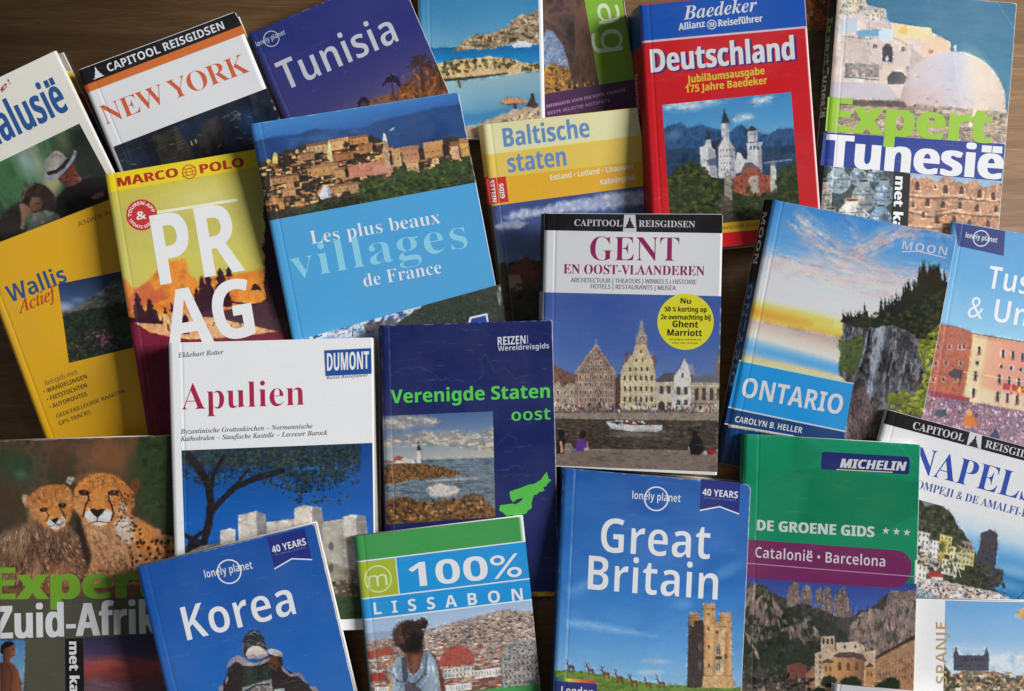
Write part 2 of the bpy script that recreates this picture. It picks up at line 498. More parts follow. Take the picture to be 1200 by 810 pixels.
class Book:
    def __init__(s, corners, thick, cover, spine, label, skew=0.0, crease=8.0, round_=1.1, seed=0, bulge=0.5, wear=0.25, edge=None, spine_fn=None):
        T = s.T = thick * 0.72 / 1000.0
        s.seed, s.crease, s.bulge, s.wear, s.rc = seed, crease, bulge / 1000, wear, round_ / 1000
        cx, cy = np.array(corners, float).T
        top = (0, 0, T + 0.01)
        for _ in range(6):
            P = to_plane(cx, cy, top)
            a, b, c = rest_plane(P[:, :2])
            top = (a, b, c + T * math.sqrt(1 + a * a + b * b))
        s.top = top
        P = to_plane(cx, cy, top)
        n = np.array([-a, -b, 1.0]); n /= np.linalg.norm(n)
        ex = (P[1] - P[0]) + (P[2] - P[3]); ex -= n * ex.dot(n); ex /= np.linalg.norm(ex)
        ey = np.cross(n, ex)
        org = P.mean(0) - n * T
        s.R = np.stack([ex, ey, n], 1); s.o = org
        M = Matrix([[*s.R[0], org[0]], [*s.R[1], org[1]], [*s.R[2], org[2]], [0, 0, 0, 1]])
        s.q = s.local(P)[:, :2]
        STACK.append((P[:, :2].copy(), top))
        if DEBUG: print('POSE', seed, (P[:, 2] * 1000).round(0), label[:30])
        s.W = (np.linalg.norm(s.q[1] - s.q[0]) + np.linalg.norm(s.q[2] - s.q[3])) / 2
        s.H = (np.linalg.norm(s.q[3] - s.q[0]) + np.linalg.norm(s.q[2] - s.q[1])) / 2
        e = bpy.data.objects.new('guidebook', None)
        e.empty_display_size = 0.02
        COL.objects.link(e)
        e.matrix_world = M
        e['label'] = label; e['category'] = 'book'; e['group'] = 'travel guidebooks spread over the table'
        s.root = e
        s.sk = skew * 0.5 / 1000.0
        up = s.R.T @ np.array([0, 0, 1.0])
        s.lean = -up[:2] / up[2]              # the block hangs plumb under a tilted cover
        s._body(cover, spine, edge, spine_fn)
        s.tk = 0
    # -- geometry of the cover
    def local(s, P): return (np.asarray(P) - s.o) @ s.R
    def bil(s, u, v):
        q = s.q; u, v = np.asarray(u)[..., None], np.asarray(v)[..., None]
        return (q[0] * (1 - u) + q[1] * u) * (1 - v) + (q[3] * (1 - u) + q[2] * u) * v
    def inv(s, xy):
        u = np.full(len(xy), .5); v = u.copy(); q = s.q
        for _ in range(6):
            r = xy - s.bil(u, v)
            du = (q[1] - q[0]) * (1 - v)[:, None] + (q[2] - q[3]) * v[:, None]
            dv = (q[3] - q[0]) * (1 - u)[:, None] + (q[2] - q[1]) * u[:, None]
            det = du[:, 0] * dv[:, 1] - du[:, 1] * dv[:, 0]
            u = u + (r[:, 0] * dv[:, 1] - r[:, 1] * dv[:, 0]) / det
            v = v + (du[:, 0] * r[:, 1] - du[:, 1] * r[:, 0]) / det
        return u, v
    def prof(s, u, v):
        """height of the cover sheet: rounded at the spine, a hinge crease, a slight warp."""
        S = u * s.W * 1000
        z = -0.9 * np.clip(1 - S / 3.0, 0, 1) ** 2
        z = z - 0.17 * np.exp(-((S - s.crease) / 0.75) ** 2)
        z = z / 1000 + s.bulge * (np.sin(math.pi * np.clip(u, 0, 1)) ** 1.0 - .35) * (0.6 + 0.8 * vn(u * 1.3 + 5, v * 2.2, s.seed))
        z = z + 0.0009 * (vn(u * 2.1 + 3, v * 3.1, s.seed + 3) - .5)
        z = z + 0.0016 * np.clip(u, 0, 1) ** 5 * vn(u * 0 + 2.7, v * 1.6, s.seed + 8)      # free edge curling up
        return s.T + z
    def px(s, xy, z):
        Wd = np.concatenate([xy, np.asarray(z)[:, None]], 1) @ s.R.T + s.o
        k = FOC / (CAM_H - Wd[:, 2])
        return 600 + Wd[:, 0] * k, 405 - Wd[:, 1] * k
    def at(s, x, y):
        return s.local(to_plane(np.asarray(x, float), np.asarray(y, float), s.top))[..., :2]
    def near_hinge(s, *tri):
        d = []
        for p in tri:
            t = ((p[0] - s.q[0][0]) * (s.q[3][1] - s.q[0][1]) - (p[1] - s.q[0][1]) * (s.q[3][0] - s.q[0][0])) / np.linalg.norm(s.q[3] - s.q[0])
            d.append(abs(t) * 1000)
        return min(d) < max(s.crease + 2, 3) and (max(d) > s.crease - 2 or min(d) < 3)
    def rnd_u(s, u, v):
        """pull the free edge in where the corners are rounded"""
        r = s.rc
        d = np.minimum(v, 1 - v) * s.H
        k = np.where(d < r, r - np.sqrt(np.maximum(r * r - (r - d) ** 2, 0)), 0)
        return u * (1 - k / s.W)
    def _body(s, cover, spine, edge, spine_fn):
        W, H, T = s.W, s.H, s.T
        fu = np.concatenate([np.arange(0, 0.012, 0.0004), np.arange(0.012, W - 0.0003, 0.003), [W]]) / W
        e = np.arange(0, 0.004, 0.00035)
        fv = np.concatenate([e, np.arange(0.004, H - 0.0042, 0.004), H - e[::-1]]) / H
        U, V = np.meshgrid(fu, fv); nu, nv = len(fu), len(fv)
        Uf, Vf = U.ravel(), V.ravel(); Uf = s.rnd_u(Uf, Vf)
        xy = s.bil(Uf, Vf); z = s.prof(Uf, Vf)
        A = np.concatenate([xy, z[:, None]], 1)
        Bm = A.copy(); Bm[:, 2] -= 0.00045
        F = grid_faces(nu, nv); n = nu * nv
        FB = F[:, ::-1] + n
        top = np.arange(nu); bot = n - nu + np.arange(nu); lf = np.arange(nv) * nu; rt = lf + nu - 1
        sk = []
        for r, flip in ((top, False), (rt, False), (bot[::-1], False), (lf[::-1], False)):
            sk.append(np.stack([r[:-1], r[1:], r[1:] + n, r[:-1] + n], 1))
        Fa = np.concatenate([F, FB] + sk)
        col = alb(np.array(cover))
        ink = np.tile(col, (2 * n, 1)); ink[n:] = alb((225, 222, 214))
        ed = np.zeros(n, bool); ed[rt] = True
        ink[n:][top] = ink[n:][bot] = col * 0.8
        ink[:n][ed] = alb((196, 194, 190))
        me = mesh_np('front_cover', np.concatenate([A, Bm]), Fa, M_INK, True, ink)
        s.front = link('front_cover', me, s.root)
        # back cover
        b = s.bil(np.array([0, 1, 1, 0.]), np.array([0, 0, 1, 1.])); b[:, 0] -= s.sk; b = b + s.lean * T
        V8 = [(*p, z) for z in (0.0, 0.00045) for p in b]
        link('back_cover', mesh_np('back_cover', V8, [(0, 1, 2, 3), (7, 6, 5, 4), (0, 4, 5, 1), (1, 5, 6, 2), (2, 6, 7, 3), (3, 7, 4, 0)], M_INK, False, np.tile(alb((205, 203, 198)), (8, 1))), s.root)
        # pages: a block that leans with the spine, its fore-edge a little hollow
        iu, iv = 0.0009 / W, 0.0008 / H
        ring = []
        k = 9
        for t in np.linspace(0, 1, k):
            zz = 0.0005 + t * (T - 0.0022)
            hol = 0.0006 * math.sin(math.pi * t)
            p = s.bil(np.array([iu, 1 - iu - hol / W, 1 - iu - hol / W, iu]), np.array([iv, iv, 1 - iv, 1 - iv]))
            p[:, 0] -= s.sk * (1 - t); p = p + s.lean * (T - zz)
            ring += [(*c, zz) for c in p]
        fc = [(4 * j + m, 4 * j + (m + 1) % 4, 4 * j + 4 + (m + 1) % 4, 4 * j + 4 + m) for j in range(k - 1) for m in range(4)]
        fc = [f[::-1] for f in fc] + [(4 * k - 4, 4 * k - 1, 4 * k - 2, 4 * k - 3), (0, 1, 2, 3)]
        s.pages = link('pages', mesh_np('pages', ring, fc, M_PAGE), s.root)
        if edge:      # coloured thumb marks printed on the fore-edge
            for (v0, v1, c) in edge:
                pts = []
                for t in np.linspace(0.02, 0.98, k):
                    zz = 0.0005 + t * (T - 0.0022); hol = 0.0006 * math.sin(math.pi * t)
                    p = s.bil(np.array([1 - iu - hol / W] * 2), np.array([v0, v1])); p[:, 0] += 0.0002 - s.sk * (1 - t); p = p + s.lean * (T - zz)
                    pts += [(*p[0], zz), (*p[1], zz)]
                link('thumb_mark', mesh_np('thumb_mark', pts, [(2 * j, 2 * j + 1, 2 * j + 3, 2 * j + 2) for j in range(k - 1)], solid(c)), s.pages)
        # spine
        ns, nt = 12, max(24, int(H / 0.0012))
        w, t = np.meshgrid(np.linspace(0, 1, ns), np.linspace(0, 1, nt))
        Ps = s.spine_at(t.ravel(), w.ravel())
        if spine_fn is None:
            sc = np.tile(alb(np.array(spine)), (ns * nt, 1))
        else:
            sc = alb(spine_fn(t.ravel(), w.ravel()))
        s.spine = link('spine', mesh_np('spine', Ps, grid_faces(ns, nt)[:, ::-1], M_INK, True, sc), s.root)
    def spine_at(s, t, w, out=0.0):
        xy = s.bil(np.zeros_like(t), t)
        z0 = s.T - 0.0010 + s.prof(np.zeros_like(t), t) - (s.T - 0.0010)
        z = z0 * (1 - w)
        x = xy[:, 0] - s.sk * w - 0.0011 * np.sin(math.pi * np.clip(w, 0, 1)) - out + s.lean[0] * (s.T - z)
        return np.stack([x, xy[:, 1] + s.lean[1] * (s.T - z), z], 1)
    # -- what is printed on the cover
    def sheet(s, name, quad, paint, off, step=0.00048, stepv=None, parent=None, jit=0.45, grain=0.26):
        """a printed area following the cover; quad = 4 measured corners or None for the whole cover."""
        if quad is None:
            lu, lv = s.W, s.H
        else:
            q = s.at(*np.array(quad, float).T)
            lu = np.linalg.norm(q[1] - q[0]); lv = np.linalg.norm(q[3] - q[0])
        nu = max(3, int(lu / step) + 1); nv = max(3, int(lv / (stepv or step)) + 1)
        U, V = np.meshgrid(np.linspace(0, 1, nu), np.linspace(0, 1, nv))
        U, V = U.ravel(), V.ravel()
        if quad is None:
            g = 0.00018
            V2 = g / s.H + V * (1 - 2 * g / s.H)
            U2 = s.rnd_u(U, V2) * (1 - g / s.W)
            xy = s.bil(U2, V2); cu, cv = U2, V2
        else:
            u, v = U[:, None], V[:, None]
            xy = (q[0] * (1 - u) + q[1] * u) * (1 - v) + (q[3] * (1 - u) + q[2] * u) * v
            cu, cv = s.inv(xy)
        z = s.prof(cu, cv) + off
        if callable(paint):
            c = Canvas(*s.px(xy, z), (nv, nu), jit)
            paint(c)
            c.finish(grain)
            if s.wear:                                        # ink cracked along the hinge and rubbed at the edges
                S = cu * s.W * 1000
                i = np.arange(len(S))
                k = np.exp(-((S - s.crease) / 0.45) ** 2) * (0.35 + 0.65 * vn(cv * 40, cu * 3, s.seed)) * s.wear
                d = np.minimum(np.minimum((1 - cu) * s.W, cv * s.H), (1 - cv) * s.H) * 1000
                k = np.maximum(k, np.clip(1 - d / 0.8, 0, 1) * np.clip(vn(cu * 50, cv * 70, s.seed + 5) * 2.4 - 1.05, 0, 1) * .8)
                k = np.maximum(k, np.clip(1 - S / 0.9, 0, 1) * np.clip(vn(cu * 60, cv * 70, s.seed + 6) * 2 - .9, 0, 1) * s.wear * 1.6)
                kc = np.hypot((1 - cu) * s.W, np.minimum(cv, 1 - cv) * s.H) * 1000          # bumped corners
                k = np.maximum(k, np.clip(1.2 - kc / 2.2, 0, 1) * np.clip(vn(cu * 90, cv * 120, s.seed + 11) * 2 - .4, 0, 1) * .8)
                if s.seed % 3 == 1:                                                        # an old dog-ear
                    k = np.maximum(k, np.exp(-((((1 - cu) * s.W + .8 * cv * s.H) * 1000 - 15) / .35) ** 2) * (.2 + .5 * vn(cv * 200, cu * 9, s.seed)) * .6)
                c.put(i, np.clip(k, 0, 1), (214, 214, 212))
            ink = alb(np.clip(c.C, 0, 255)); mat = M_INK
        else:
            ink = None; mat = solid(paint)
        me = mesh_np(name, np.concatenate([xy, z[:, None]], 1), grid_faces(nu, nv), mat, True, ink)
        return link(name, me, parent or s.front)
    def photo(s, quad, paint, name='cover_photo', off=0.00002, **k): return s.sheet(name, quad, paint, off, **k)
    def band(s, quad, c, name='title_band', off=0.00011): return s.sheet(name, quad, c, off * .33, 0.0006, 0.0015)
    def flat(s, name, pts, c, off=0.00011, holes=()):
        off = off * .33
        """a printed shape with a free outline"""
        loops = [s.at(*np.array(p, float).T) for p in (pts, *holes)]
        allp = np.concatenate(loops)
        tri = tessellate_polygon([[Vector((*p, 0)) for p in l] for l in loops])
        allp, F = split_long(allp, tri, 0.005, s.near_hinge)
        u, v = s.inv(allp)
        V = np.concatenate([allp, (s.prof(u, v) + off)[:, None]], 1)
        a, b, c3 = V[F[:, 0], :2], V[F[:, 1], :2], V[F[:, 2], :2]
        neg = ((b - a)[:, 0] * (c3 - a)[:, 1] - (b - a)[:, 1] * (c3 - a)[:, 0]) < 0
        F[neg] = F[neg][:, ::-1]
        return link(name, mesh_np(name, V, F, solid(c)), s.front)
    def circle(s, name, cx, cy, r, c, off=0.00011, inner=None, sq=1.0, n=64, rot=0):
        f = lambda R: [(cx + R * math.cos(2 * math.pi * k / n), cy + R * sq * math.sin(2 * math.pi * k / n)) for k in range(n)]
        return s.flat(name, f(r), c, off, (f(inner),) if inner else ())
    def updir(s, x, y):
        """photo direction 'up the page' at a measured point"""
        p = s.at(np.array([x]), np.array([y])); u, v = s.inv(p)
        a = s.bil(u, v); b = s.bil(u, v - 0.02)
        ax, ay = s.px(a, np.full(1, s.T)); bx, by = s.px(b, np.full(1, s.T))
        d = np.array([bx[0] - ax[0], by[0] - ay[0]])
        return d / np.linalg.norm(d)
    def text(s, name, t, p0, p1, cap, c, style='bold', heavy=0.0, up=None, off=0.00017, spacing=1.0, shear=0.0, arc=None, parent=None):
        off = off * .33
        V, F, ch = glyph_mesh(t, style, spacing)
        x0, x1 = V[:, 0].min(), V[:, 0].max()
        gx = (V[:, 0] - x0) / (x1 - x0); gy = V[:, 1] / ch * cap
        p0, p1 = np.array(p0, float), np.array(p1, float)
        if arc:
            (acx, acy, r, a0, a1) = arc
            an = np.radians(a0 + (a1 - a0) * gx); rr = r + gy * (1 if a1 > a0 else -1)
            X, Y = acx + rr * np.cos(an), acy + rr * np.sin(an)
            dirx = np.array([1., 0])
        else:
            u = s.updir(*((p0 + p1) / 2)) if up is None else np.array(up, float) / np.linalg.norm(up)
            dirx = (p1 - p0) / np.linalg.norm(p1 - p0)
            Q = p0 + (p1 - p0) * gx[:, None] + u * gy[:, None] + dirx * (shear * gy)[:, None]
            X, Y = Q[:, 0], Q[:, 1]
        Vs, Fs = [], []
        sh = [0.0] if not heavy else [-heavy, 0.0, heavy]
        for k, h in enumerate(sh):
            xy, Fk = split_long(s.at(X + dirx[0] * h, Y + dirx[1] * h), F, 0.005, s.near_hinge)
            cu, cv = s.inv(xy)
            Fs.append(Fk + sum(len(q) for q in Vs)); Vs.append(np.concatenate([xy, (s.prof(cu, cv) + off + k * 0.000003)[:, None]], 1))
        V, F = np.concatenate(Vs), np.concatenate(Fs)
        a, b, c3 = V[F[:, 0], :2], V[F[:, 1], :2], V[F[:, 2], :2]
        neg = ((b - a)[:, 0] * (c3 - a)[:, 1] - (b - a)[:, 1] * (c3 - a)[:, 0]) < 0
        F[neg] = F[neg][:, ::-1]
        return link(name, mesh_np(name, V, F, solid(c)), parent or s.front)
    def spine_text(s, t, t0, t1, w0, w1, c, style='bold'):
        """lettering down the spine: t along the book, w from the baseline (w0) to the cap line (w1)"""
        V, F, ch = glyph_mesh(t, style)
        gx = (V[:, 0] - V[:, 0].min()) / (V[:, 0].max() - V[:, 0].min()); gy = V[:, 1] / ch
        P = s.spine_at(t0 + (t1 - t0) * gx, w0 + (w1 - w0) * gy, 0.00012)
        link('spine_lettering', mesh_np('spine_lettering', P, F, solid(c)), s.spine)

WHITE = (226, 228, 234)
GREYW = (212, 214, 218)
BOOKS = []
def planet_logo(b, x, y, r, slope, c=GREYW):
    """two words set across a ring"""
    b.circle('logo_ring', x, y, r, c, 0.00014, r - max(0.9, r * .11))
    w = r * 1.95; cs, sn = math.cos(slope), math.sin(slope)
    b.text('logo', 'lonely planet', (x - w * cs, y + 2 - w * sn), (x + w * cs, y + 2 + w * sn), r * .62, c, 'semi')
def tower_emblem(b, x, y, h, slope, c=GREYW):
    cs, sn = math.cos(slope), math.sin(slope)
    f = lambda a, d: (x + (a * cs - d * sn) * h, y + (a * sn + d * cs) * h)
    b.flat('emblem', [f(-.5, .5), f(-.28, .34), f(-.34, .28), f(-.16, .1), f(-.2, .05), f(-.06, -.18), f(-.08, -.24), f(0, -.5), f(.08, -.24), f(.06, -.18), f(.2, .05), f(.16, .1), f(.34, .28), f(.28, .34), f(.5, .5)], c, 0.00015)
def ribbon(b, tl, tr, depth, text):
    tl, tr = np.array(tl, float), np.array(tr, float)
    u = -b.updir(*((tl + tr) / 2)); d = u * depth
    mid = (tl + tr) / 2
    b.flat('anniversary_ribbon', [tl, tr, tr + d, mid + d * .82, tl + d], (32, 44, 118), 0.00010)
    e = u * 1.6
    b.flat('ribbon_edge', [tl + d, mid + d * .82, tr + d, tr + d + e, mid + d * .82 + e, tl + d + e], GREYW, 0.00013)
    x = (tr - tl)
    b.text('ribbon_lettering', text, tl + x * .05 + d * .52, tr - x * .05 + d * .52, depth * .22, GREYW, 'bold')
    b.text('ribbon_lettering', 'OF TRAVEL GUIDES', tl + x * .09 + d * .62, tr - x * .09 + d * .62, 1.7, (120, 130, 175), 'sans')

# ------------------------------------------------------------------ the table
def table():
    V = []
    w, h, t = 0.62, 0.45, 0.03
    for z in (-t, 0):
        V += [(-w, -h, z), (w, -h, z), (w, h, z), (-w, h, z)]
    o = link('tabletop', mesh_np('tabletop', V, [(3, 2, 1, 0), (4, 5, 6, 7), (0, 1, 5, 4), (1, 2, 6, 5), (2, 3, 7, 6), (3, 0, 4, 7)], wood_material()))
    o['kind'] = 'structure'
    o['label'] = 'brown wooden tabletop with long grain under all the books'
    o['category'] = 'table'
table()

# ================================================================== the books, lowest first
# ---- city guide with a green strip (top centre, half hidden)
b = Book([(520, -138), (708, -164), (750, 133), (562, 159)], 7, (80, 60, 70), (70, 50, 60),
         'dark guidebook with a slanted green strip and purple foot, beside the beach book', seed=11)
def art(c):
    c.fill(nz(22, [(40, 32, 38), (78, 58, 55), (104, 76, 62), (66, 50, 58)], 3))
    c.poly([(630, 112), (632, 60), (640, 34), (652, 40), (664, 62), (668, 90), (664, 112)], nz(5, [(92, 110, 150), (140, 160, 190), (110, 120, 150), (172, 180, 196)], 5, (.5, 1.6), .35), 2, 1, 2)
    c.poly([(628, 112), (636, 78), (650, 74), (668, 82), (676, 108)], nz(4, [(120, 84, 40), (190, 140, 60), (90, 60, 40), (150, 105, 60)], 6), 1.5, 1, 3)
    c.line([(634, 30), (650, 33), (664, 52), (672, 84), (676, 110)], 6, nz(3, [(60, 45, 45), (95, 70, 60)], 4), 3)
    c.poly([(670, -60), (690, -60), (704, 112), (676, 112)], nz(12, [(70, 48, 44), (110, 78, 60), (84, 58, 50)], 8, (.5, 2)), 2, .9)
    c.dots([(632, 100), (700, 96), (702, 110), (634, 112)], 30, (.8, 1.8), [(200, 160, 90), (60, 40, 40), (40, 30, 35)], 4)
b.photo(None, art)
b.band([(672, -74), (717, -80), (743.5, 93), (702, 99.5)], lambda c: c.fill(gr((700, -70), (742, 95), [(0, (128, 178, 50)), (1, (116, 160, 44))])), 'green_strip')
b.text('title', 'Praag', (690, -78), (706, 62), 33, (205, 216, 178), 'sans', up=(1, -.14))
b.band([(640, 110), (743.5, 93.5), (750, 133), (590, 156)], (82, 48, 84), 'purple_strip', 0.00013)
b.text('subtitle', 'INFORMATIE VOOR EEN KORTE VAKANTIE', (640, 127), (733, 107), 3.6, (170, 140, 170), 'bold', off=.0002)
b.text('subtitle', 'BESTE SELECTIE HOTSPOTS', (642, 135), (715, 119.5), 3.6, (160, 130, 162), 'bold', off=.0002)

# ---- brown book almost hidden between the red one and the one with the white dome
b = Book([(888, -70), (1060, -62), (1050, 226), (880, 218)], 9, (70, 50, 38), (40, 30, 26),
         'dark brown guidebook almost hidden in the gap left of the white-domed book', seed=12)
b.photo(None, lambda c: (c.fill(nz(9, [(40, 30, 24), (66, 48, 34), (52, 40, 30)], 4)),
                         c.poly([(870, -80), (1070, -80), (1070, 30), (870, 36)], nz(7, [(70, 40, 22), (150, 80, 30), (96, 50, 26), (60, 44, 34), (176, 104, 44)], 7), 10)))

# ---- guidebook with a white dome (top right)
b = Book([(983, -14), (1191, 4), (1165, 333), (957, 315)], 12, (205, 190, 178), (30, 28, 30),
         'guidebook with a big white dome by the sea under a green and white title', skew=9, crease=7, seed=13, wear=.5)
def art(c):
    c.fill(gr((1100, -20), (1090, 150), [(0, (36, 92, 130)), (.5, (42, 110, 142)), (1, (66, 128, 150))]))
    c.fill(nz(9, [(30, 92, 130), (56, 122, 150)], 2, (3, .5), .09), .35)
    W1 = nz(14, [(196, 176, 166), (222, 204, 190), (206, 188, 182), (230, 214, 196)], 5)
    c.poly([(960, -30), (1010, -26), (1016, 6), (1034, 10), (1042, 26), (1080, 32), (1112, 48), (1116, 70), (1180, 130), (1180, 170), (950, 170)], W1, 1)
    for pts, f in (([(986, 40), (1020, 44), (1018, 76), (986, 76)], .9), ([(1066, 54), (1082, 66), (1062, 92), (1060, 78)], .86), ([(1016, 26), (1042, 26), (1046, 44), (1020, 46)], .93), ([(1092, 48), (1112, 50), (1112, 70), (1094, 62)], .92), ([(1020, 74), (1066, 78), (1064, 84), (1020, 82)], .8)): c.poly(pts, f, 3)
    for l in ([(1016, 8), (1018, 26), (1020, 46)], [(1042, 26), (1046, 44), (1066, 54)], [(1016, 46), (1024, 74), (1020, 98)], [(1092, 33), (1092, 62)], [(1114, 50), (1114, 72)], [(984, 42), (1022, 46)], [(1066, 54), (1062, 96)]): c.line(l, 1.1, .80, 1.2)
    for l in ([(1046, 28), (1092, 33)], [(1084, 41), (1114, 50)], [(1024, 49), (1066, 54)], [(985, 41), (1016, 44)], [(1018, 76), (1062, 78)]): c.line(l, 1.2, 1.10, 1.2)
    c.poly([(984, 0), (1012, -2), (1014, 14), (984, 20)], nz(4, [(150, 150, 140), (226, 210, 176), (90, 110, 120)], 3))
    c.poly([(1003, 36), (1036, 34), (1030, 42), (1006, 44)], (92, 150, 190)); c.poly([(985, 22), (1005, 20), (1004, 38), (984, 40)], (176, 190, 200))
    c.poly([(1010, 8), (1038, 10), (1040, 24), (1016, 24)], nz(3, [(120, 130, 130), (226, 214, 196), (70, 76, 80)], 9))
    c.ell(1038, 41, 9, 8, (196, 214, 226)); c.poly([(1046, 28), (1092, 33), (1092, 48), (1048, 44)], (234, 206, 150)); c.ell(1058, 36, 5, 4, (240, 190, 90))
    c.poly([(1084, 40), (1114, 49), (1114, 72), (1080, 66)], (226, 192, 160)); c.ell(1091, 61, 3, 2.4, (190, 130, 90))
    c.dots([(986, 44), (1020, 44), (1020, 50), (986, 50)], 10, (.6, .9), [(150, 130, 124)], 3)
    c.poly([(1024, 48), (1068, 54), (1066, 78), (1020, 74)], (208, 190, 182), 1.5)
    c.poly([(1034, 72), (1034, 56), (1038, 51), (1043, 52), (1046, 58), (1046, 73)], (44, 48, 60)); c.ell(1039.5, 69, 2, 3.4, (210, 196, 190))
    c.poly([(1023, 52), (1028, 52), (1028, 57), (1023, 57)], (110, 96, 80)); c.poly([(1056, 55), (1060, 55), (1060, 60), (1056, 60)], (110, 96, 80))
    c.poly([(1031, 100), (1034, 76), (1062, 78), (1062, 98)], (216, 196, 178)); c.poly([(1040, 99), (1040, 90), (1046, 84), (1056, 84), (1062, 90), (1062, 99)], (66, 66, 70))
    c.poly([(990, 74), (1030, 76), (1030, 90), (990, 92)], nz(4, [(176, 160, 150), (110, 104, 104), (200, 180, 166)], 6)); c.line([(992, 76), (992, 90)], 1, (70, 66, 70)); c.line([(990, 90), (1030, 94)], 1.2, (90, 84, 84))
    c.poly([(968, 96), (1040, 98), (1060, 122), (966, 124)], gr((980, 96), (1050, 120), [(0, (186, 180, 190)), (1, (196, 186, 190))]), 2)
    D = gr((1056, 112), (1178, 106), [(0, (170, 150, 150)), (.12, (196, 178, 174)), (.35, (200, 192, 196)), (.5, (190, 192, 204)), (.62, (204, 200, 202)), (.74, (222, 204, 184)), (1, (214, 196, 178))])
    arc = [(1117 + 61.5 * math.cos(a) * (1 - .06 * max(0, math.sin(a)) ** 2), 122 - 62 * math.sin(a) ** .94) for a in [math.pi * k / 40 for k in range(41)]]
    c.poly(arc + [(1055, 142), (1178, 142)], D, 1.6); c.ell(1090, 122, 34, 16, (206, 172, 160), 0, 22, .4); c.ell(1080, 84, 20, 12, (206, 200, 206), -.6, 16, .4); c.ell(1146, 84, 12, 24, (228, 214, 196), -.5, 16, .4)
    for k in range(26):
        q = random.Random(k); c.ell(q.uniform(1066, 1170), q.uniform(74, 130), q.uniform(1, 3.4), q.uniform(.5, 1.2), 0.9, q.uniform(-1, 1), 2, .7)
    c.fill(nz(20, [(150, 140, 150), (230, 214, 204)], 8), .10)
    c.line([(1119.5, 61), (1119.5, 54)], 2.4, (226, 214, 206)); c.ell(1119.5, 55, 1.8, 1.6, (230, 220, 210))
    c.line([(1119, 62), (1122, 90), (1128, 126)], 1.2, (214, 204, 206), 2, .6)
    for x, y in ((1087, 116), (1098, 119), (1075, 90)): c.ell(x, y, 2.4, 1.6, (170, 136, 130))
    c.poly([(960, 118), (1062, 122), (1180, 132), (1180, 168), (950, 168)], nz(7, [(150, 128, 110), (196, 174, 150), (120, 104, 92), (180, 160, 146)], 4, (2, .6)), 3)
    c.poly([(984, 116), (1060, 119), (1062, 126), (984, 123)], nz(3, [(70, 64, 60), (110, 96, 84)], 4, (2, 1)), 2)
    c.dots([(1070, 122), (1176, 132), (1176, 150), (1070, 140)], 40, (1, 3), [(120, 124, 110), (176, 156, 140), (96, 92, 88), (206, 190, 176)], 3)
    # lower pictures
    c.poly([(940, 190), (1048, 198), (1048, 340), (930, 340)], nz(5, [(40, 48, 52), (70, 80, 82), (52, 60, 64)], 12), 1)
    def pot(x, y, w, h, base, k, rim=(150, 160, 160)):
        q = random.Random(k)
        c.ell(x, y, w, h, nz(3, [[v * .8 for v in base], base, [min(235, v * 1.15) for v in base]], k), 0, 1.2)
        for r in range(3): 
            yy = y - h * .5 + r * h * .5
            for m in range(7):
                t = (m + .5) / 7 * 2 - 1; c.ell(x + w * t * math.sqrt(max(0, 1 - ((yy - y) / h) ** 2)) * .95, yy, 1.4, 1.2, q.choice([(70, 90, 120), (206, 206, 196), (96, 116, 136), (176, 170, 150)]), q.uniform(0, 2), 1, .85)
        c.line([(x - w * .9, y - h * .25), (x, y - h * .18), (x + w * .9, y - h * .25)], 1.1, (74, 92, 116), 1, .8); c.line([(x - w * .8, y + h * .45), (x, y + h * .55), (x + w * .8, y + h * .45)], 1.1, (74, 92, 116), 1, .8)
        c.poly([(x - w * .55, y - h * .8), (x + w * .55, y - h * .8), (x + w * .48, y - h * 1.25), (x - w * .48, y - h * 1.25)], base, 1.2); c.ell(x, y - h * 1.25, w * .58, h * .17, rim); c.ell(x, y - h * 1.25, w * .42, h * .1, (52, 54, 56))
        c.ell(x + w * .55, y + h * .15, w * .4, h * .8, .72, 0, w * .4, .8); c.ell(x - w * .35, y - h * .3, w * .22, h * .4, 1.22, .3, w * .3, .8)
    pot(1026, 205, 10, 9, (120, 134, 140), 5); pot(1006, 208, 11, 10, (136, 148, 150), 6); pot(982, 213, 15, 14, (146, 164, 172), 7); pot(1036, 228, 12, 14, (126, 146, 160), 8); pot(1012, 232, 14, 16, (140, 152, 154), 9); pot(966, 232, 9, 16, (176, 166, 150), 10); pot(1032, 256, 13, 12, (110, 140, 170), 12); pot(998, 252, 16, 14, (206, 204, 194), 11, (196, 150, 104)); pot(974, 262, 11, 14, (150, 150, 146), 13)
    c.line([(1012, 246), (1018, 252), (1012, 258)], 2, (190, 190, 184), 1.2)
    R = nz(6, [(170, 122, 92), (196, 148, 114), (150, 106, 80), (210, 168, 134)], 14)
    c.poly([(1060, 200), (1180, 212), (1180, 340), (1060, 340)], R, 1)
    c.poly([(1064, 192), (1180, 206), (1180, 216), (1166, 214), (1160, 220), (1150, 219), (1143, 210), (1130, 216), (1120, 212), (1110, 206), (1098, 213), (1086, 207), (1074, 210), (1064, 206)], (146, 172, 194), 1.2, 1, 1.6, 3)
    for y0, d in ((228, 0), (246, 4), (264, 0)):
        c.line([(1064, y0), (1090, y0 + 2 + d), (1118, y0 + 1), (1146, y0 + 5), (1178, y0 + 6)], 2.4, (214, 174, 140), 1.4, .8); c.line([(1064, y0 + 2.6), (1090, y0 + 4.6 + d), (1118, y0 + 3.6), (1146, y0 + 7.6), (1178, y0 + 8.6)], 2, .62, 1.4, .8)
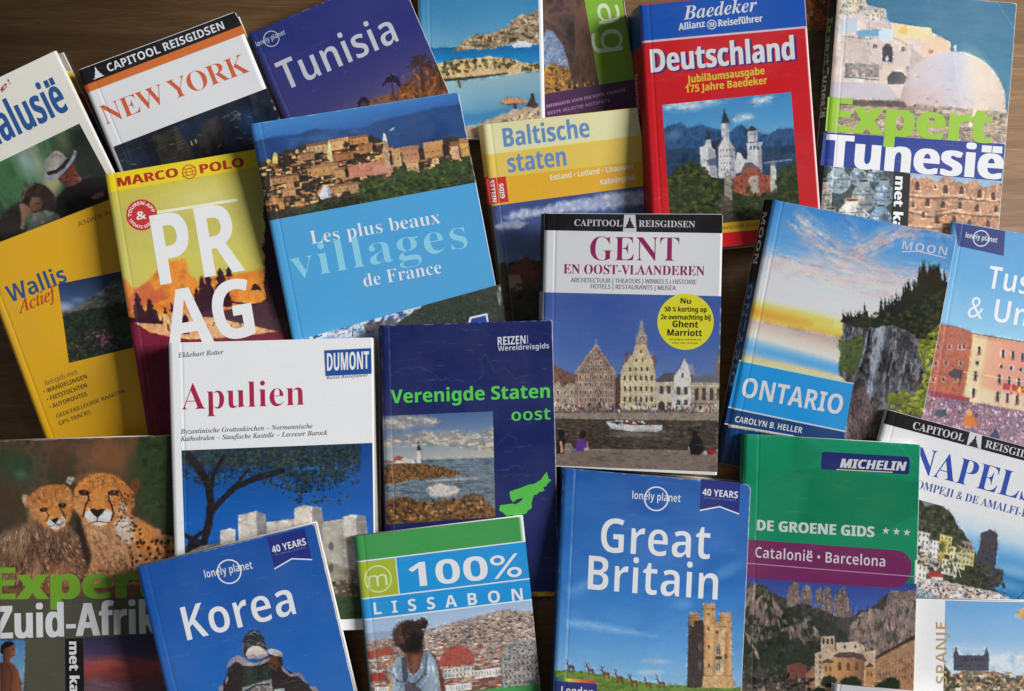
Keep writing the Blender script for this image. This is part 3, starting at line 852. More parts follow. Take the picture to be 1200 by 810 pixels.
    for k, (x, y, h) in enumerate([(1075, 218, 5), (1087, 237, 5), (1108, 222, 5), (1127, 223, 4.6), (1148, 227, 5), (1164, 230, 4.6), (1125, 241, 4), (1145, 244, 4.4), (1082, 252, 3.6), (1167, 245, 4), (1105, 240, 4), (1070, 240, 3), (1098, 258, 4.4), (1118, 257, 4), (1136, 262, 4.4), (1158, 262, 4), (1096, 219, 2), (1138, 233, 2)]):
        w = h * .55; c.poly([(x - w, y + h), (x - w, y - h * .4), (x - w * .5, y - h), (x + w * .5, y - h), (x + w, y - h * .4), (x + w, y + h)], nz(2, [(64, 38, 30), (96, 62, 46)], k), 1.1); c.line([(x - w - 1, y + h + .8), (x + w + 1.4, y + h + .8)], 1.3, (226, 188, 152), 1); c.line([(x + w + .8, y - h * .6), (x + w + .8, y + h)], 1.2, 1.18, 1)
    for k in range(5): c.line([(1097 + k * 1.6, 262 - k * 7), (1104 + k * 1.6, 260 - k * 7)], 1.4, .7, 1.2)
    c.poly([(1092, 268), (1098, 244), (1103, 228), (1107, 229), (1104, 250), (1100, 270)], .82, 2, .8)
b.photo(None, art)
b.band([(966, 155), (1177, 169), (1173.5, 212.5), (961.8, 193.5)], (38, 58, 136), 'title_band')
b.text('title', 'Tunesië', (968, 195), (1173, 210.5), 38, (222, 222, 226), 'bold', 1.7, off=.00019)
b.text('series_title', 'Expert', (969.5, 153.5), (1159, 168), 40, (142, 184, 52), 'bold', 1.9, off=.00022)
b.band([(1047.5, 201), (1067, 203.5), (1062, 300), (1042.5, 298)], (24, 24, 28), 'black_strip', 0.00014)
b.text('strip_lettering', 'met kaart', (1049.5, 207), (1043.8, 296), 11, (226, 226, 226), 'bold', .5, up=(1, .07))
b.spine_text('Expert', .10, .27, .78, .25, (120, 140, 70), 'bold')
b.spine_text('Tunesië', .28, .46, .78, .25, (170, 168, 160), 'bold')

# ---- beach book without a readable title
b = Book([(489, -30), (635, -36), (639, 160), (494, 165)], 8, (214, 216, 218), (64, 70, 84),
         'guidebook with a turquoise cove and rocky island on its cover, no title in view', seed=14, wear=.1)
def art(c):
    c.fill(gr((560, -30), (564, 60), [(0, (44, 116, 166)), (.5, (62, 134, 176)), (1, (104, 158, 188))]))
    c.poly([(480, 57), (650, 52), (650, 76), (480, 80)], gr((560, 55), (561, 76), [(0, (20, 96, 156)), (1, (30, 134, 190))]), 1.2)
    R = nz(4, [(84, 72, 56), (166, 144, 112), (120, 102, 80), (196, 174, 138), (146, 124, 96)], 21)
    c.poly([(531, 61), (536, 54), (548, 46), (553, 41), (566, 40), (578, 39), (586, 35), (594, 31), (602, 23), (611, 17), (620, 16), (632, 12), (650, 10), (650, 54), (606, 50), (580, 57), (552, 58)], R, 1, 1, 2, 4, 3)
    c.dots([(540, 56), (556, 44), (580, 42), (600, 32), (620, 18), (634, 18), (634, 44), (600, 48), (570, 56)], 60, (.8, 2.6), [(70, 66, 46), (92, 80, 58), (60, 52, 42), (206, 184, 148)], 5, (1, 2), alpha=.8)
    c.poly([(600, 53), (604, 50), (612, 48.5), (624, 51), (622, 55), (602, 56)], (206, 216, 224))
    c.line([(606, 49), (616, 49)], 1.4, (240, 240, 240))
    c.poly([(504, 78), (522, 72), (540, 69), (556, 68), (574, 66.5), (590, 68), (604, 70), (618, 74), (650, 74), (650, 82), (616, 85), (600, 88), (570, 90), (540, 93), (516, 95), (508, 90)], nz(5, [(196, 164, 118), (214, 184, 136), (176, 142, 100)], 22), 1, 1, 1.5)
    c.dots([(512, 86), (520, 74), (556, 70), (588, 69), (604, 71), (600, 78), (560, 82), (520, 88)], 70, (1, 3), [(84, 80, 44), (112, 98, 58), (70, 64, 40), (140, 116, 74)], 6)
    c.dots([(604, 80), (640, 73), (640, 82), (600, 83)], 26, (1, 2.6), [(76, 74, 44), (96, 84, 56)], 7)
    c.poly([(515, 93), (560, 89), (596, 85), (596, 87), (560, 92), (540, 95), (516, 97)], (50, 58, 48), 1.4)
    c.poly([(480, 98), (516, 96), (545, 94), (600, 87), (650, 84), (650, 142), (480, 150)], gr((560, 92), (566, 140), [(0, (140, 172, 182)), (.5, (112, 160, 182)), (1, (72, 132, 172))]), 1.5)
    c.poly([(480, 128), (560, 134), (606, 124), (600, 130), (560, 144), (480, 150)], (50, 120, 168), 6, .8)
    c.poly([(560, 146), (580, 138), (604, 128), (628, 124), (650, 122), (650, 240), (470, 240), (480, 160)], nz(5, [(168, 146, 118), (196, 172, 140), (150, 128, 104)], 25), 2, 1, 2)
    c.ell(538.5, 99, 1.4, 3.8, (120, 84, 60), -.3); c.ell(537.2, 96, 1.2, 1.2, (60, 44, 40))
    c.poly([(585, 120), (596, 114.5), (608, 115), (620, 119), (612, 121), (592, 121.5)], (214, 146, 86)); c.poly([(585, 120), (592, 121.5), (612, 121), (604, 123), (594, 123)], (120, 80, 60))
    c.poly([(602, 122), (605, 122), (606, 128), (602.5, 127)], (40, 44, 52))
    c.poly([(616, 125), (620, 118), (622.5, 111), (625.5, 112), (627, 118), (631, 124), (628, 127)], nz(2, [(40, 36, 34), (84, 66, 54)], 4)); c.ell(623.4, 111.4, 1.8, 2, (50, 36, 32))
    c.dots([(560, 150), (640, 126), (640, 138), (570, 152)], 60, (.6, 1.6), [(130, 108, 88), (206, 186, 156), (110, 92, 76)], 8)
b.photo([(489.6, -29), (630, -35), (634.4, 159.4), (494.4, 164)], art)

# ---- purple-blue guidebook (top left centre)
b = Book([(291, 40), (466, -34), (546, 155), (371, 229)], 12, (66, 66, 136), (50, 54, 120),
         'purple-blue guidebook with palm trees, tucked under the book of hill villages', seed=15, crease=5, wear=.15)
def art(c):
    c.fill(gr((370, 0), (450, 190), [(0, (44, 54, 126)), (.35, (52, 56, 126)), (.6, (74, 70, 126)), (.78, (110, 92, 124)), (1, (140, 104, 96))]))
    c.poly([(300, 250), (390, 140), (430, 118), (470, 106), (530, 80), (600, 180), (400, 300)], nz(8, [(70, 50, 50), (120, 78, 56), (150, 96, 62), (90, 62, 54)], 5), 6)
    c.dots([(470, 112), (478, 92), (500, 76), (520, 88), (526, 110), (500, 118)], 70, (2, 5), [(150, 84, 36), (112, 62, 32), (176, 104, 44), (84, 50, 34)], 6, (.3, .6), jit=1.2, alpha=.8)
    for cx, cy, r, col in ((493, 77, 17, (62, 46, 44)), (459, 96, 11, (34, 30, 46)), (515, 84, 12, (80, 54, 44)), (426, 120, 7, (36, 30, 46))):
        rnd = random.Random(int(cx))
        for k in range(22):
            a = rnd.uniform(-3.5, .45); rr = r * rnd.uniform(.6, 1.05)
            c.line([(cx, cy), (cx + rr * .6 * math.cos(a), cy + rr * .6 * math.sin(a) - 2), (cx + rr * math.cos(a), cy + rr * math.sin(a) + 3)], 1.7, tuple(v * rnd.uniform(.8, 1.3) for v in col))
        c.line([(cx, cy), (cx + 3, cy + r * 1.7)], 4 if r > 14 else 2, nz(2, [(90, 56, 36), (50, 36, 34)], 3))
b.photo(None, art)
b.band([(292.5, 39.6), (338, 20.3), (346.5, 46.5), (303, 65)], (38, 52, 122), 'logo_tab')
planet_logo(b, 318, 45.5, 9.5, -.41, (196, 200, 216))
b.text('title', 'Tunisia', (335, 107), (468, 48.5), 35, (204, 206, 214), 'semi')

# ---- cream guidebook with two people (left)
b = Book([(-105, 141), (66, 59), (183, 302), (12, 384)], 14, (220, 216, 204), (200, 196, 186),
         'cream guidebook with blue title and a photo of a man in a grey hat', seed=16, skew=-4,
         edge=[(.09, .20, (214, 180, 30)), (.20, .30, (170, 60, 44)), (.30, .56, (62, 62, 110))])
def art(c):
    c.fill(nz(26, [(44, 72, 46), (70, 104, 72), (56, 88, 60), (96, 122, 100)], 3, (.6, 1.6), -.4))
    c.poly([(64, 165), (100, 140), (200, 330), (90, 330), (76, 220)], nz(16, [(30, 36, 32), (46, 52, 44)], 6), 16)
    c.ell(28, 188, 9, 20, (150, 172, 168), -.5, 16, .8); c.ell(44, 190, 6, 24, (166, 164, 140), -.4, 12, .7); c.ell(62, 214, 9, 14, (186, 172, 130), 0, 9, .8); c.ell(74, 166, 6, 12, (110, 128, 80), -.2, 12, .6); c.ell(0, 200, 16, 20, (60, 104, 64), 0, 18, .6)
    c.poly([(-30, 300), (6, 246), (24, 236), (30, 270), (20, 300)], nz(10, [(38, 34, 34), (54, 46, 44)], 5), 6)
    c.poly([(66, 232), (78, 220), (94, 212), (116, 208), (140, 206), (190, 300), (110, 290), (60, 270)], nz(9, [(22, 18, 20), (32, 26, 28), (26, 22, 24)], 7), 3)
    # man: dark face under a pale hat
    c.poly([(68, 210), (72, 204), (80, 196), (87, 192), (89, 200), (92, 205), (95.6, 210), (94, 213), (90, 215), (86, 218), (76, 218)], gr((68, 205), (96, 210), [(0, (66, 38, 32)), (.5, (96, 52, 42)), (.85, (126, 72, 58)), (1, (150, 96, 80))]), 1.8); c.line([(86, 205), (90, 206)], 1.4, (40, 26, 24)); c.line([(87, 213), (92, 212.6)], 1.2, (60, 34, 32)); c.ell(74, 208, 2.4, 3.4, (110, 64, 50), .3, 1.6)
    c.poly([(52, 204), (58, 203), (68, 202), (76, 196), (82, 188), (86, 180), (86.6, 176), (90, 177), (89, 184), (84, 192), (76, 201), (68, 209), (58, 212), (52.6, 209)], nz(6, [(120, 124, 136), (150, 154, 166)], 4), 1.6)
    c.poly([(53, 198), (52, 190), (56, 184), (62, 178), (68, 176), (74, 180), (79, 186), (78, 194), (70, 201), (60, 204)], gr((54, 186), (80, 190), [(0, (130, 122, 114)), (.5, (166, 158, 148)), (1, (120, 114, 108))]), 1.6); c.line([(60, 184), (66, 181), (71, 184)], 2.4, .8, 3); c.line([(57, 203), (66, 201), (74, 195), (79, 188)], 4.4, (40, 34, 34), 1.6)
    c.poly([(106, 232), (114, 226), (121, 225), (122, 229), (112, 234)], (130, 96, 82), 2)
    # woman: dark hair, face in her hands
    c.poly([(24, 240), (26, 226), (33, 217), (42, 214), (54, 218), (63, 228), (66, 242), (60, 252), (44, 250), (30, 252)], nz(4, [(38, 28, 26), (62, 48, 40), (30, 22, 22)], 6, (.4, 2), .6), 2); c.line([(25, 236), (30, 222), (38, 216)], 2, (120, 112, 100), 2, .7)
    c.poly([(34, 240), (38, 231), (46, 231), (50, 238), (48, 246), (38, 248)], gr((34, 236), (50, 244), [(0, (130, 92, 74)), (1, (100, 64, 52))]), 2); c.line([(42, 239), (47, 238)], 1.2, (50, 34, 30))
    c.poly([(38, 250), (56, 246), (70, 252), (72, 270), (30, 286)], nz(5, [(120, 122, 112), (96, 98, 92), (140, 140, 130)], 8), 2.4)
    c.poly([(23, 240), (28, 238), (36, 244), (38, 250), (30, 256), (28, 270), (24, 268), (25, 254)], gr((22, 250), (38, 252), [(0, (150, 112, 92)), (1, (120, 84, 68))]), 2)
b.photo([(-76, 226), (93.5, 145), (176, 300), (12, 381)], art)
b.text('title', 'Andalusië', (-47, 193), (81.5, 129), 43, (32, 82, 142), 'bold', .5)
b.text('subtitle', 'de reisgids met alle tips, speciaal voor el', (-92, 156), (6, 107), 6, (160, 54, 50), 'bold', spacing=1.1)
b.text('subtitle', 'e!', (3, 108), (13, 98), 6.5, (176, 60, 60), 'bold')

# ---- white guidebook with orange line
b = Book([(91, 82), (276, 14), (400, 320), (216, 388)], 18, (226, 228, 236), (30, 28, 34),
         'white guidebook with black and orange bands and a dark night photo of a city', seed=17, crease=9, round_=2.0, wear=.1)
b.band([(91.4, 82.6), (275.4, 15), (284, 30.2), (98, 100.6)], (27, 26, 30), 'title_band')
b.band([(98, 100.6), (284, 30.2), (288, 39.6), (101.4, 109)], (208, 108, 46), 'orange_stripe')
tower_emblem(b, 113.5, 84.5, 14, -.36)
b.text('series_title', 'CAPITOOL REISGIDSEN', (127.5, 84.5), (264, 34), 9.6, (214, 216, 222), 'bold')
b.text('title', 'NEW YORK', (124, 146.5), (294, 84), 23, (204, 92, 56), 'serif', spacing=.93)
def art(c):
    c.fill(nz(13, [(14, 20, 32), (26, 34, 50), (18, 26, 40), (36, 40, 48)], 3, (.8, 1.4), -.35))
    c.ell(222, 152, 20, 12, (26, 48, 74), -.4, 12, .7); c.ell(292, 142, 16, 14, (28, 50, 80), -.3, 12, .7); c.ell(150, 190, 18, 12, (26, 44, 66), -.3, 12, .6)
    tw = nz(6, [(46, 42, 38), (66, 58, 46), (38, 38, 40)], 6)
    c.poly([(178, 160), (206, 148), (226, 176), (236, 210), (196, 214)], tw, 2, .8); c.poly([(226, 168), (240, 142), (256, 136), (262, 160), (250, 200), (232, 200)], nz(6, [(34, 34, 38), (56, 50, 44)], 8), 2, .8)
    for k in range(11): c.line([(180 + k * 2.7, 160 - k * 1.1), (190 + k * 3, 178 - k * .6), (200 + k * 3.2, 206)], .9, (104, 92, 72), 1.1, .5)
    for k in range(12): c.line([(181 + k * 1.6, 163 + k * 3.4), (209 + k * 1.8, 152 + k * 3.6)], .8, (28, 28, 30), 1.2, .6)
    for k in range(8): c.line([(238 + k * 2.2, 146 - k * 1.4), (234 + k * 2, 172 - k), (232 + k * 1.6, 196)], .8, (84, 78, 66), 1.1, .5)
    rnd = random.Random(4)
    for k in range(24):
        x, y = rnd.uniform(134, 322), rnd.uniform(112, 210); w, h = rnd.uniform(5, 12), rnd.uniform(8, 24)
        c.poly([(x, y), (x + w, y - w * .36), (x + w + h * .3, y + h - w * .36), (x + h * .3, y + h)], rnd.choice([.7, .8, 1.3, 1.5, .6]), 2, .7)
    for k in range(26):
        x, y = rnd.uniform(140, 316), rnd.uniform(112, 200); c.line([(x, y), (x + rnd.uniform(2, 6), y - rnd.uniform(-2, 3))], rnd.uniform(.7, 1.4), rnd.choice([(130, 96, 60), (110, 112, 120), (90, 100, 124), (150, 120, 80)]), 1.2, .7)
    c.line([(224, 166), (225, 170)], 1.4, (190, 180, 130)); c.line([(229, 164), (230, 168)], 1.4, (190, 180, 130))
    c.line([(262, 138), (276, 130), (282, 134), (270, 142)], 1, (120, 124, 130), 1.2, .6)
b.photo([(132.5, 172), (313, 103.6), (376, 250), (192, 318)], art)

# ---- yellow guidebook
b = Book([(-29, 295), (159, 222), (264, 503), (76, 576)], 10, (226, 168, 30), (206, 150, 24),
         'yellow guidebook with a small tilted mountain photo and blue and red title, left', seed=18, crease=6)
def art(c):
    c.fill(gr((110, 325), (118, 420), [(0, (36, 52, 92)), (.3, (70, 92, 130)), (.5, (96, 112, 138)), (1, (60, 70, 70))]))
    c.ell(75, 360, 10, 5, (170, 186, 206), 0, 6, .8); c.ell(92, 352, 8, 3, (120, 140, 170), 0, 4, .6)
    c.poly([(64, 370), (86, 362), (104, 350), (122, 338), (134, 328), (150, 326), (180, 360), (180, 400), (66, 400)], nz(5, [(84, 82, 80), (120, 116, 108), (66, 70, 72), (104, 96, 88)], 4, (1.4, .7), -.4), 1.2, 1, 1.6)
    c.poly([(66, 372), (88, 364), (112, 362), (150, 352), (180, 360), (180, 430), (66, 440)], nz(6, [(34, 44, 38), (52, 62, 44), (28, 36, 34), (64, 70, 48)], 5), 2, 1, 3)
    c.poly([(120, 376), (150, 372), (170, 380), (170, 400), (130, 396)], nz(4, [(70, 80, 50), (48, 60, 44)], 6), 5, .7)
    c.dots([(76, 396), (160, 384), (172, 420), (80, 430)], 200, (.6, 1.8), [(40, 44, 36), (66, 66, 44), (96, 84, 60), (34, 38, 34), (84, 62, 66)], 7, alpha=.8)
    c.dots([(108, 390), (128, 384), (140, 396), (120, 408)], 36, (.7, 1.5), [(140, 78, 110), (110, 60, 84), (160, 96, 124)], 8)
b.photo([(68, 333), (149, 316.5), (170, 404), (81, 425.5)], art)
b.text('title', 'Wallis', (12, 355), (79.5, 330), 20, (48, 84, 128), 'bold')
b.text('subtitle', 'Actief', (22, 368), (68, 349), 15, (186, 60, 44), 'serifi', .25, shear=.1)
b.text('series_title', 'ANWB Actief', (92, 266), (150, 243), 5.5, (176, 110, 30), 'bold')
YB = (96, 82, 50)
b.text('subtitle', 'Reisgids met', (54, 452), (92, 438), 6, (150, 120, 60), 'sans', .2)
for t, x0, y0, x1, y1 in (('• WANDELINGEN', 52, 461.5, 103, 443), ('• FIETSTOCHTEN', 56, 470.5, 103, 453.5), ('• AUTOROUTES', 59, 479.5, 103, 463.5)):
    b.text('subtitle', t, (x0, y0), (x1, y1), 5, (70, 62, 40), 'bold')
b.text('subtitle', 'GEDETAILLEERDE KAARTEN', (67, 490), (147, 460), 4.6, YB, 'sans', .2)
b.text('subtitle', 'GPS-TRACKS', (70, 498.5), (107, 484.5), 4.6, YB, 'sans', .2)

# ---- olive, orange and maroon city guide
b = Book([(123, 204.5), (315, 172.5), (370, 501), (177, 533)], 12, (200, 186, 72), (150, 130, 50),
         'olive and maroon city guidebook with huge white letters and a red round badge', seed=19, crease=6, wear=.2)
def art(c):
    c.fill(gr((210, 200), (240, 400), [(0, (192, 178, 66)), (.25, (184, 174, 84)), (.5, (192, 184, 86)), (1, (208, 180, 72))]))
    c.ell(232, 232, 34, 14, (214, 208, 150), -.15, 24, .5)
    O = nz(12, [(206, 116, 40), (226, 142, 52), (196, 104, 44)], 3)
    c.poly([(136, 334), (146, 326), (156, 338), (166, 336), (178, 324), (188, 312), (194, 306), (218, 303), (221, 320), (232, 330), (246, 326), (262, 322), (284, 320), (306, 316), (330, 312), (370, 420), (140, 420)], O, 3.5)
    c.poly([(150, 352), (158, 340), (166, 334), (176, 330), (182, 340), (190, 336), (196, 350), (150, 366)], (186, 84, 60), 3, .7)
    c.poly([(186, 322), (189, 306), (192, 322)], (206, 120, 50), 2, .8)
    M = nz(10, [(92, 20, 42), (116, 30, 52), (102, 24, 46)], 5)
    tan = nz(6, [(206, 146, 96), (222, 170, 118), (190, 128, 84)], 6, (2, .6))
    c.poly([(140, 376), (178, 374), (210, 364), (250, 366), (300, 372), (360, 380), (360, 420), (250, 400), (196, 396), (166, 384)], tan, 1.6)
    c.poly([(140, 374), (158, 378), (176, 390), (196, 394), (222, 398), (260, 396), (300, 392), (380, 380), (400, 540), (150, 560)], M, 1.4)
    c.poly([(178, 396), (230, 404), (280, 398), (380, 384), (400, 540), (160, 560)], M, 2)
    B = (52, 24, 36)
    def statue(x, y, h, w, k):
        q = random.Random(k); pts = []
        for t, f in ((0, .55), (.25, .6), (.42, .42), (.5, .5), (.62, .3), (.72, .42), (.82, .2), (.9, .24), (1, .04)): pts.append((x - w * f * q.uniform(.8, 1.2) - t * h * .12, y - h * t))
        for t, f in ((.9, .2), (.8, .22), (.7, .45), (.6, .3), (.48, .5), (.4, .44), (.25, .62), (0, .6)): pts.append((x + w * f * q.uniform(.8, 1.2) - t * h * .12, y - h * t))
        c.poly(pts, nz(9, [(48, 22, 34), (60, 30, 44)], k), 1, 1, .9, 2, k)
    for x, y, h, w in ((164, 376, 34, 11), (178, 378, 28, 10), (170, 378, 14, 12), (184, 378, 16, 5), (233, 366, 28, 9), (241, 364, 40, 12), (248, 362, 48, 10), (226, 366, 16, 6), (202, 366, 12, 3), (208, 366, 14, 3), (194, 368, 9, 3)): statue(x, y, h, w, int(x))
    c.poly([(226, 372), (232, 362), (262, 364), (306, 354), (312, 350), (360, 340), (380, 400), (250, 372)], (54, 28, 46), 1.2, .9)
    for x, y, h, w in ((263, 360, 46, 14), (300, 340, 8, 10), (322, 352, 84, 16), (330, 370, 120, 22), (318, 320, 20, 8)): statue(x, y, h, w, int(x))
    c.poly([(313, 352), (312, 320), (309, 290), (312, 264), (308, 250), (310, 236), (316, 220), (340, 200), (376, 380), (320, 372)], (50, 24, 38), 1, 1, 2.6, 5, 7)
    c.line([(268, 352), (268, 322)], 1.2, B); c.poly([(264.5, 324), (265.5, 317), (271, 317), (272, 324)], B); c.poly([(264, 317), (268, 313), (272, 317)], B)
    c.line([(256, 352), (300, 358)], 2.4, B); c.poly([(150, 372), (190, 376), (190, 380), (150, 378)], B, 1.4)
    c.poly([(212, 374), (217, 368), (221, 374), (222, 392), (214, 392)], B, 1)
    c.dots([(176, 372), (340, 372), (340, 384), (200, 388)], 26, (1, 2), [B, (60, 30, 40)], 8, (.3, .5))
b.photo(None, art)
b.band([(123.6, 204.6), (314.6, 173), (318, 193), (127, 225.6)], (236, 194, 30), 'title_band')
b.text('series_title', 'MARCO', (138.5, 219), (209, 207), 10.5, (168, 44, 28), 'bold', .55)
b.text('series_title', 'POLO', (235.5, 203.5), (286, 195), 10.5, (168, 44, 28), 'bold', .55)
b.circle('emblem', 221.8, 201.5, 8.6, (176, 90, 30), .00014, 7.2)
b.circle('emblem', 221.8, 201.5, 4.6, (176, 90, 30), .00014, 3.6)
for d in (-4, 0, 4): b.flat('emblem_line', [(213.5, 202.6 + d), (229.6, 199.4 + d), (229.8, 200.5 + d), (213.7, 203.7 + d)], (176, 90, 30), .000145)
b.flat('title_rule', [(184, 247.4), (278, 232.6), (278.6, 235.8), (184.6, 250.6)], (224, 222, 190), .00014)
b.text('title', 'PR', (188.5, 334), (287, 317), 82, (226, 226, 226), 'bold', .5)
b.text('title', 'AG', (198, 410), (300, 392.5), 68, (226, 226, 226), 'bold', .5)
b.circle('badge', 166, 252, 18.2, (186, 44, 44), .00013)
b.text('badge_lettering', '&', (160.6, 258), (171.6, 256), 10, (222, 214, 206), 'bold', .4, off=.00019)
b.text('badge_lettering', 'TOUREN-APP', (0, 0), (1, 0), 4.0, (222, 200, 190), 'bold', .15, off=.00019, arc=(166, 252, 12.0, 172, 346))
b.text('badge_lettering', 'UPDATE-SERVICE', (0, 0), (1, 0), 3.6, (222, 200, 190), 'bold', .1, off=.00019, arc=(166, 252, 15.8, 158, 4))

# ---- blue book of hill villages
b = Book([(293, 145.5), (537, 108), (598, 422), (354, 459)], 16, (72, 154, 206), (40, 80, 130),
         'blue book with a hill village photo on top and pale serif title, left of centre', seed=20, crease=7, round_=2.5, wear=.2)
def art(c):
    c.fill(gr((415, 125), (430, 185), [(0, (62, 124, 186)), (.35, (50, 100, 166)), (.7, (42, 78, 138)), (1, (38, 68, 118))]))
    c.poly([(290, 168), (322, 160), (348, 158), (368, 151), (392, 152), (420, 151), (450, 140), (480, 134), (510, 126), (560, 120), (560, 190), (290, 200)], nz(30, [(28, 56, 104), (40, 72, 124), (34, 62, 110)], 4), 3, .9)
    c.wisp([(330, 168), (380, 160), (440, 150)], 5, (70, 108, 160), .6, 3, 12, 3)
    c.poly([(456, 153), (460, 150), (463, 149), (461, 152), (457, 154)], (150, 176, 206), 1.2)
    dk = nz(4, [(30, 30, 28), (50, 44, 34), (66, 54, 40), (38, 36, 30)], 5)
    c.poly([(290, 200), (306, 190), (318, 184), (332, 178), (358, 170), (384, 166), (430, 158), (446, 164), (466, 176), (494, 174), (506, 166), (530, 160), (546, 166), (575, 166), (578, 240), (290, 280)], dk, 1.4, 1, 1.5)
    sun = [(214, 164, 102), (196, 142, 86), (228, 184, 124), (180, 124, 76), (206, 150, 100)]; roof = [(150, 100, 64), (126, 84, 56), (170, 118, 78)]; pink = [(196, 130, 100), (180, 112, 86), (206, 146, 114)]
    reg = [(306, 196), (330, 182), (380, 172), (432, 162), (470, 180), (500, 174), (540, 166), (560, 172), (562, 196), (500, 206), (450, 216), (424, 224), (380, 236), (310, 250)]
    c.dots(reg, 360, (1.2, 3.4), roof + [(60, 48, 38), (44, 38, 32), (84, 66, 48)], 3, (1.1, 2.2), boxy=True, ang=-.15, jit=.06)
    c.dots(reg, 330, (.9, 2.4), sun, 4, (.8, 2.4), boxy=True, ang=-.15, jit=.06)
    c.dots(reg, 260, (.8, 2.0), [(34, 30, 28), (48, 40, 34), (60, 46, 38)], 5, (.5, 1.4), boxy=True, ang=-.12, jit=.1)
    def quad(x, y, w, h, cl, s=-.15): c.poly([(x, y), (x + w, y + s * w), (x + w + h * .16, y + h + s * w), (x + h * .16, y + h)], cl, 1)
    def house(x, y, w, h, cl, n=0):
        quad(x, y, w, h, nz(3, [[v * .88 for v in cl], cl], int(x)))
        quad(x - .6, y - h * .32, w + 1.2, h * .34, random.Random(int(x + y)).choice(roof + [(190, 140, 92)])); quad(x + w, y - .1 * w, w * .32, h, (44, 36, 34))
        for k in range(n): c.ell(x + w * (k + .6) / (n + .2), y + h * .45 - .15 * w * k / max(n, 1), .6, 1, (70, 46, 36), 0, .8, .9)
    house(359, 172, 24, 9, (206, 168, 118), 4); house(386, 167, 22, 10, (214, 170, 110), 2); c.ell(405.6, 169.6, 3, 4, (60, 42, 36)); house(409, 163, 22, 7, (190, 130, 82), 3); house(388, 183, 26, 7, (170, 112, 74), 3); house(420, 172, 16, 8, (180, 118, 78), 2)
    quad(396, 196, 62, 15, nz(4, [(176, 112, 84), (196, 134, 104), (160, 98, 74)], 9)); quad(436, 194, 20, 12, (196, 138, 112)); house(364, 198, 32, 10, (200, 150, 92), 3); house(392, 200, 12, 9, (210, 156, 100), 1)
    house(459, 180, 10, 16, (206, 172, 118), 2); house(470, 177, 20, 13, (190, 134, 96), 4); house(476, 192, 14, 12, (214, 176, 130), 2); house(496, 172, 22, 14, (196, 142, 86), 3); house(446, 184, 10, 10, (200, 130, 84), 1); house(528, 172, 9, 16, (214, 164, 132), 2); house(538, 168, 10, 16, (216, 164, 84), 2); house(506, 186, 8, 7, (220, 186, 140), 1)
    house(316, 210, 34, 7, (186, 134, 86), 4); house(330, 224, 16, 7, (206, 150, 106), 1); house(336, 214, 8, 7, (200, 144, 96)); house(318, 232, 8, 8, (214, 150, 84)); house(386, 220, 34, 7, (190, 148, 96), 4); house(326, 236, 6, 10, (206, 150, 80)); house(350, 182, 18, 7, (170, 124, 84), 2)
    c.poly([(449, 176), (448.6, 164), (449.6, 156), (452, 158), (455, 170), (457.6, 198), (459, 210), (452, 196)], nz(3, [(206, 182, 150), (150, 120, 96)], 6), 1); c.poly([(449, 164), (449.8, 155), (452.4, 159), (453.4, 166)], (226, 214, 190), 1)
    c.poly([(383.4, 186), (384, 166), (386, 163), (388, 172), (390, 190)], (230, 204, 140), 1); c.poly([(319, 191), (320, 182), (322, 178), (325, 181), (325.6, 192)], (232, 200, 116), 1); c.poly([(312, 190), (314, 186), (318, 188), (316, 192)], (206, 176, 100), 1); c.poly([(346, 180), (347, 175), (350, 175), (350, 180)], (206, 176, 120), 1)
    T = [(24, 34, 18), (40, 56, 26), (56, 74, 32), (34, 46, 24), (66, 84, 38)]
    for x, y, rx, ry in ((440, 222, 18, 14), (462, 222, 12, 12), (484, 212, 16, 12), (470, 206, 8, 8), (508, 208, 16, 11), (530, 200, 16, 12), (552, 196, 14, 13), (424, 232, 12, 8), (400, 240, 14, 6), (560, 204, 12, 14), (520, 212, 20, 8), (366, 248, 18, 6)):
        c.ell(x, y, rx, ry, nz(3, T[:4], int(x)), -.15, 2.5, 1, 3, 4); c.ell(x - rx * .2, y - ry * .5, rx * .6, ry * .4, (74, 92, 42), -.15, ry * .7, .5)
    c.dots([(420, 240), (428, 212), (448, 208), (474, 204), (520, 196), (548, 184), (562, 184), (566, 214), (430, 236)], 420, (.8, 2.2), T + [(80, 98, 46)], 8, alpha=.75)
    c.dots([(340, 256), (380, 240), (424, 228), (430, 236), (350, 254)], 180, (.8, 2.2), [(26, 32, 22), (42, 50, 28), (54, 56, 34)], 9, alpha=.9)
    c.poly([(372.6, 228), (377.6, 218), (382, 216.6), (387, 221.4), (388, 231), (376.6, 234)], (214, 212, 216), 1); c.poly([(371, 227.4), (377.4, 216.6), (380, 216.4), (374, 228.6)], (176, 140, 106), 1); c.poly([(383, 218), (387, 221.4), (388, 231), (384.6, 232)], (150, 156, 176), 1)
b.photo([(293.6, 145.8), (536.4, 108.6), (558, 213.8), (315, 258.8)], art)
b.text('title', 'villages', (343.5, 328), (549, 290), 36, (128, 194, 218), 'serif', spacing=1.05)
b.text('title', 'Les plus beaux', (365, 286.5), (516.5, 261.5), 15.5, (218, 226, 234), 'serif', off=.00021)
b.text('title', 'de France', (427, 336.5), (518, 320), 15, (218, 226, 234), 'serif', off=.00021)
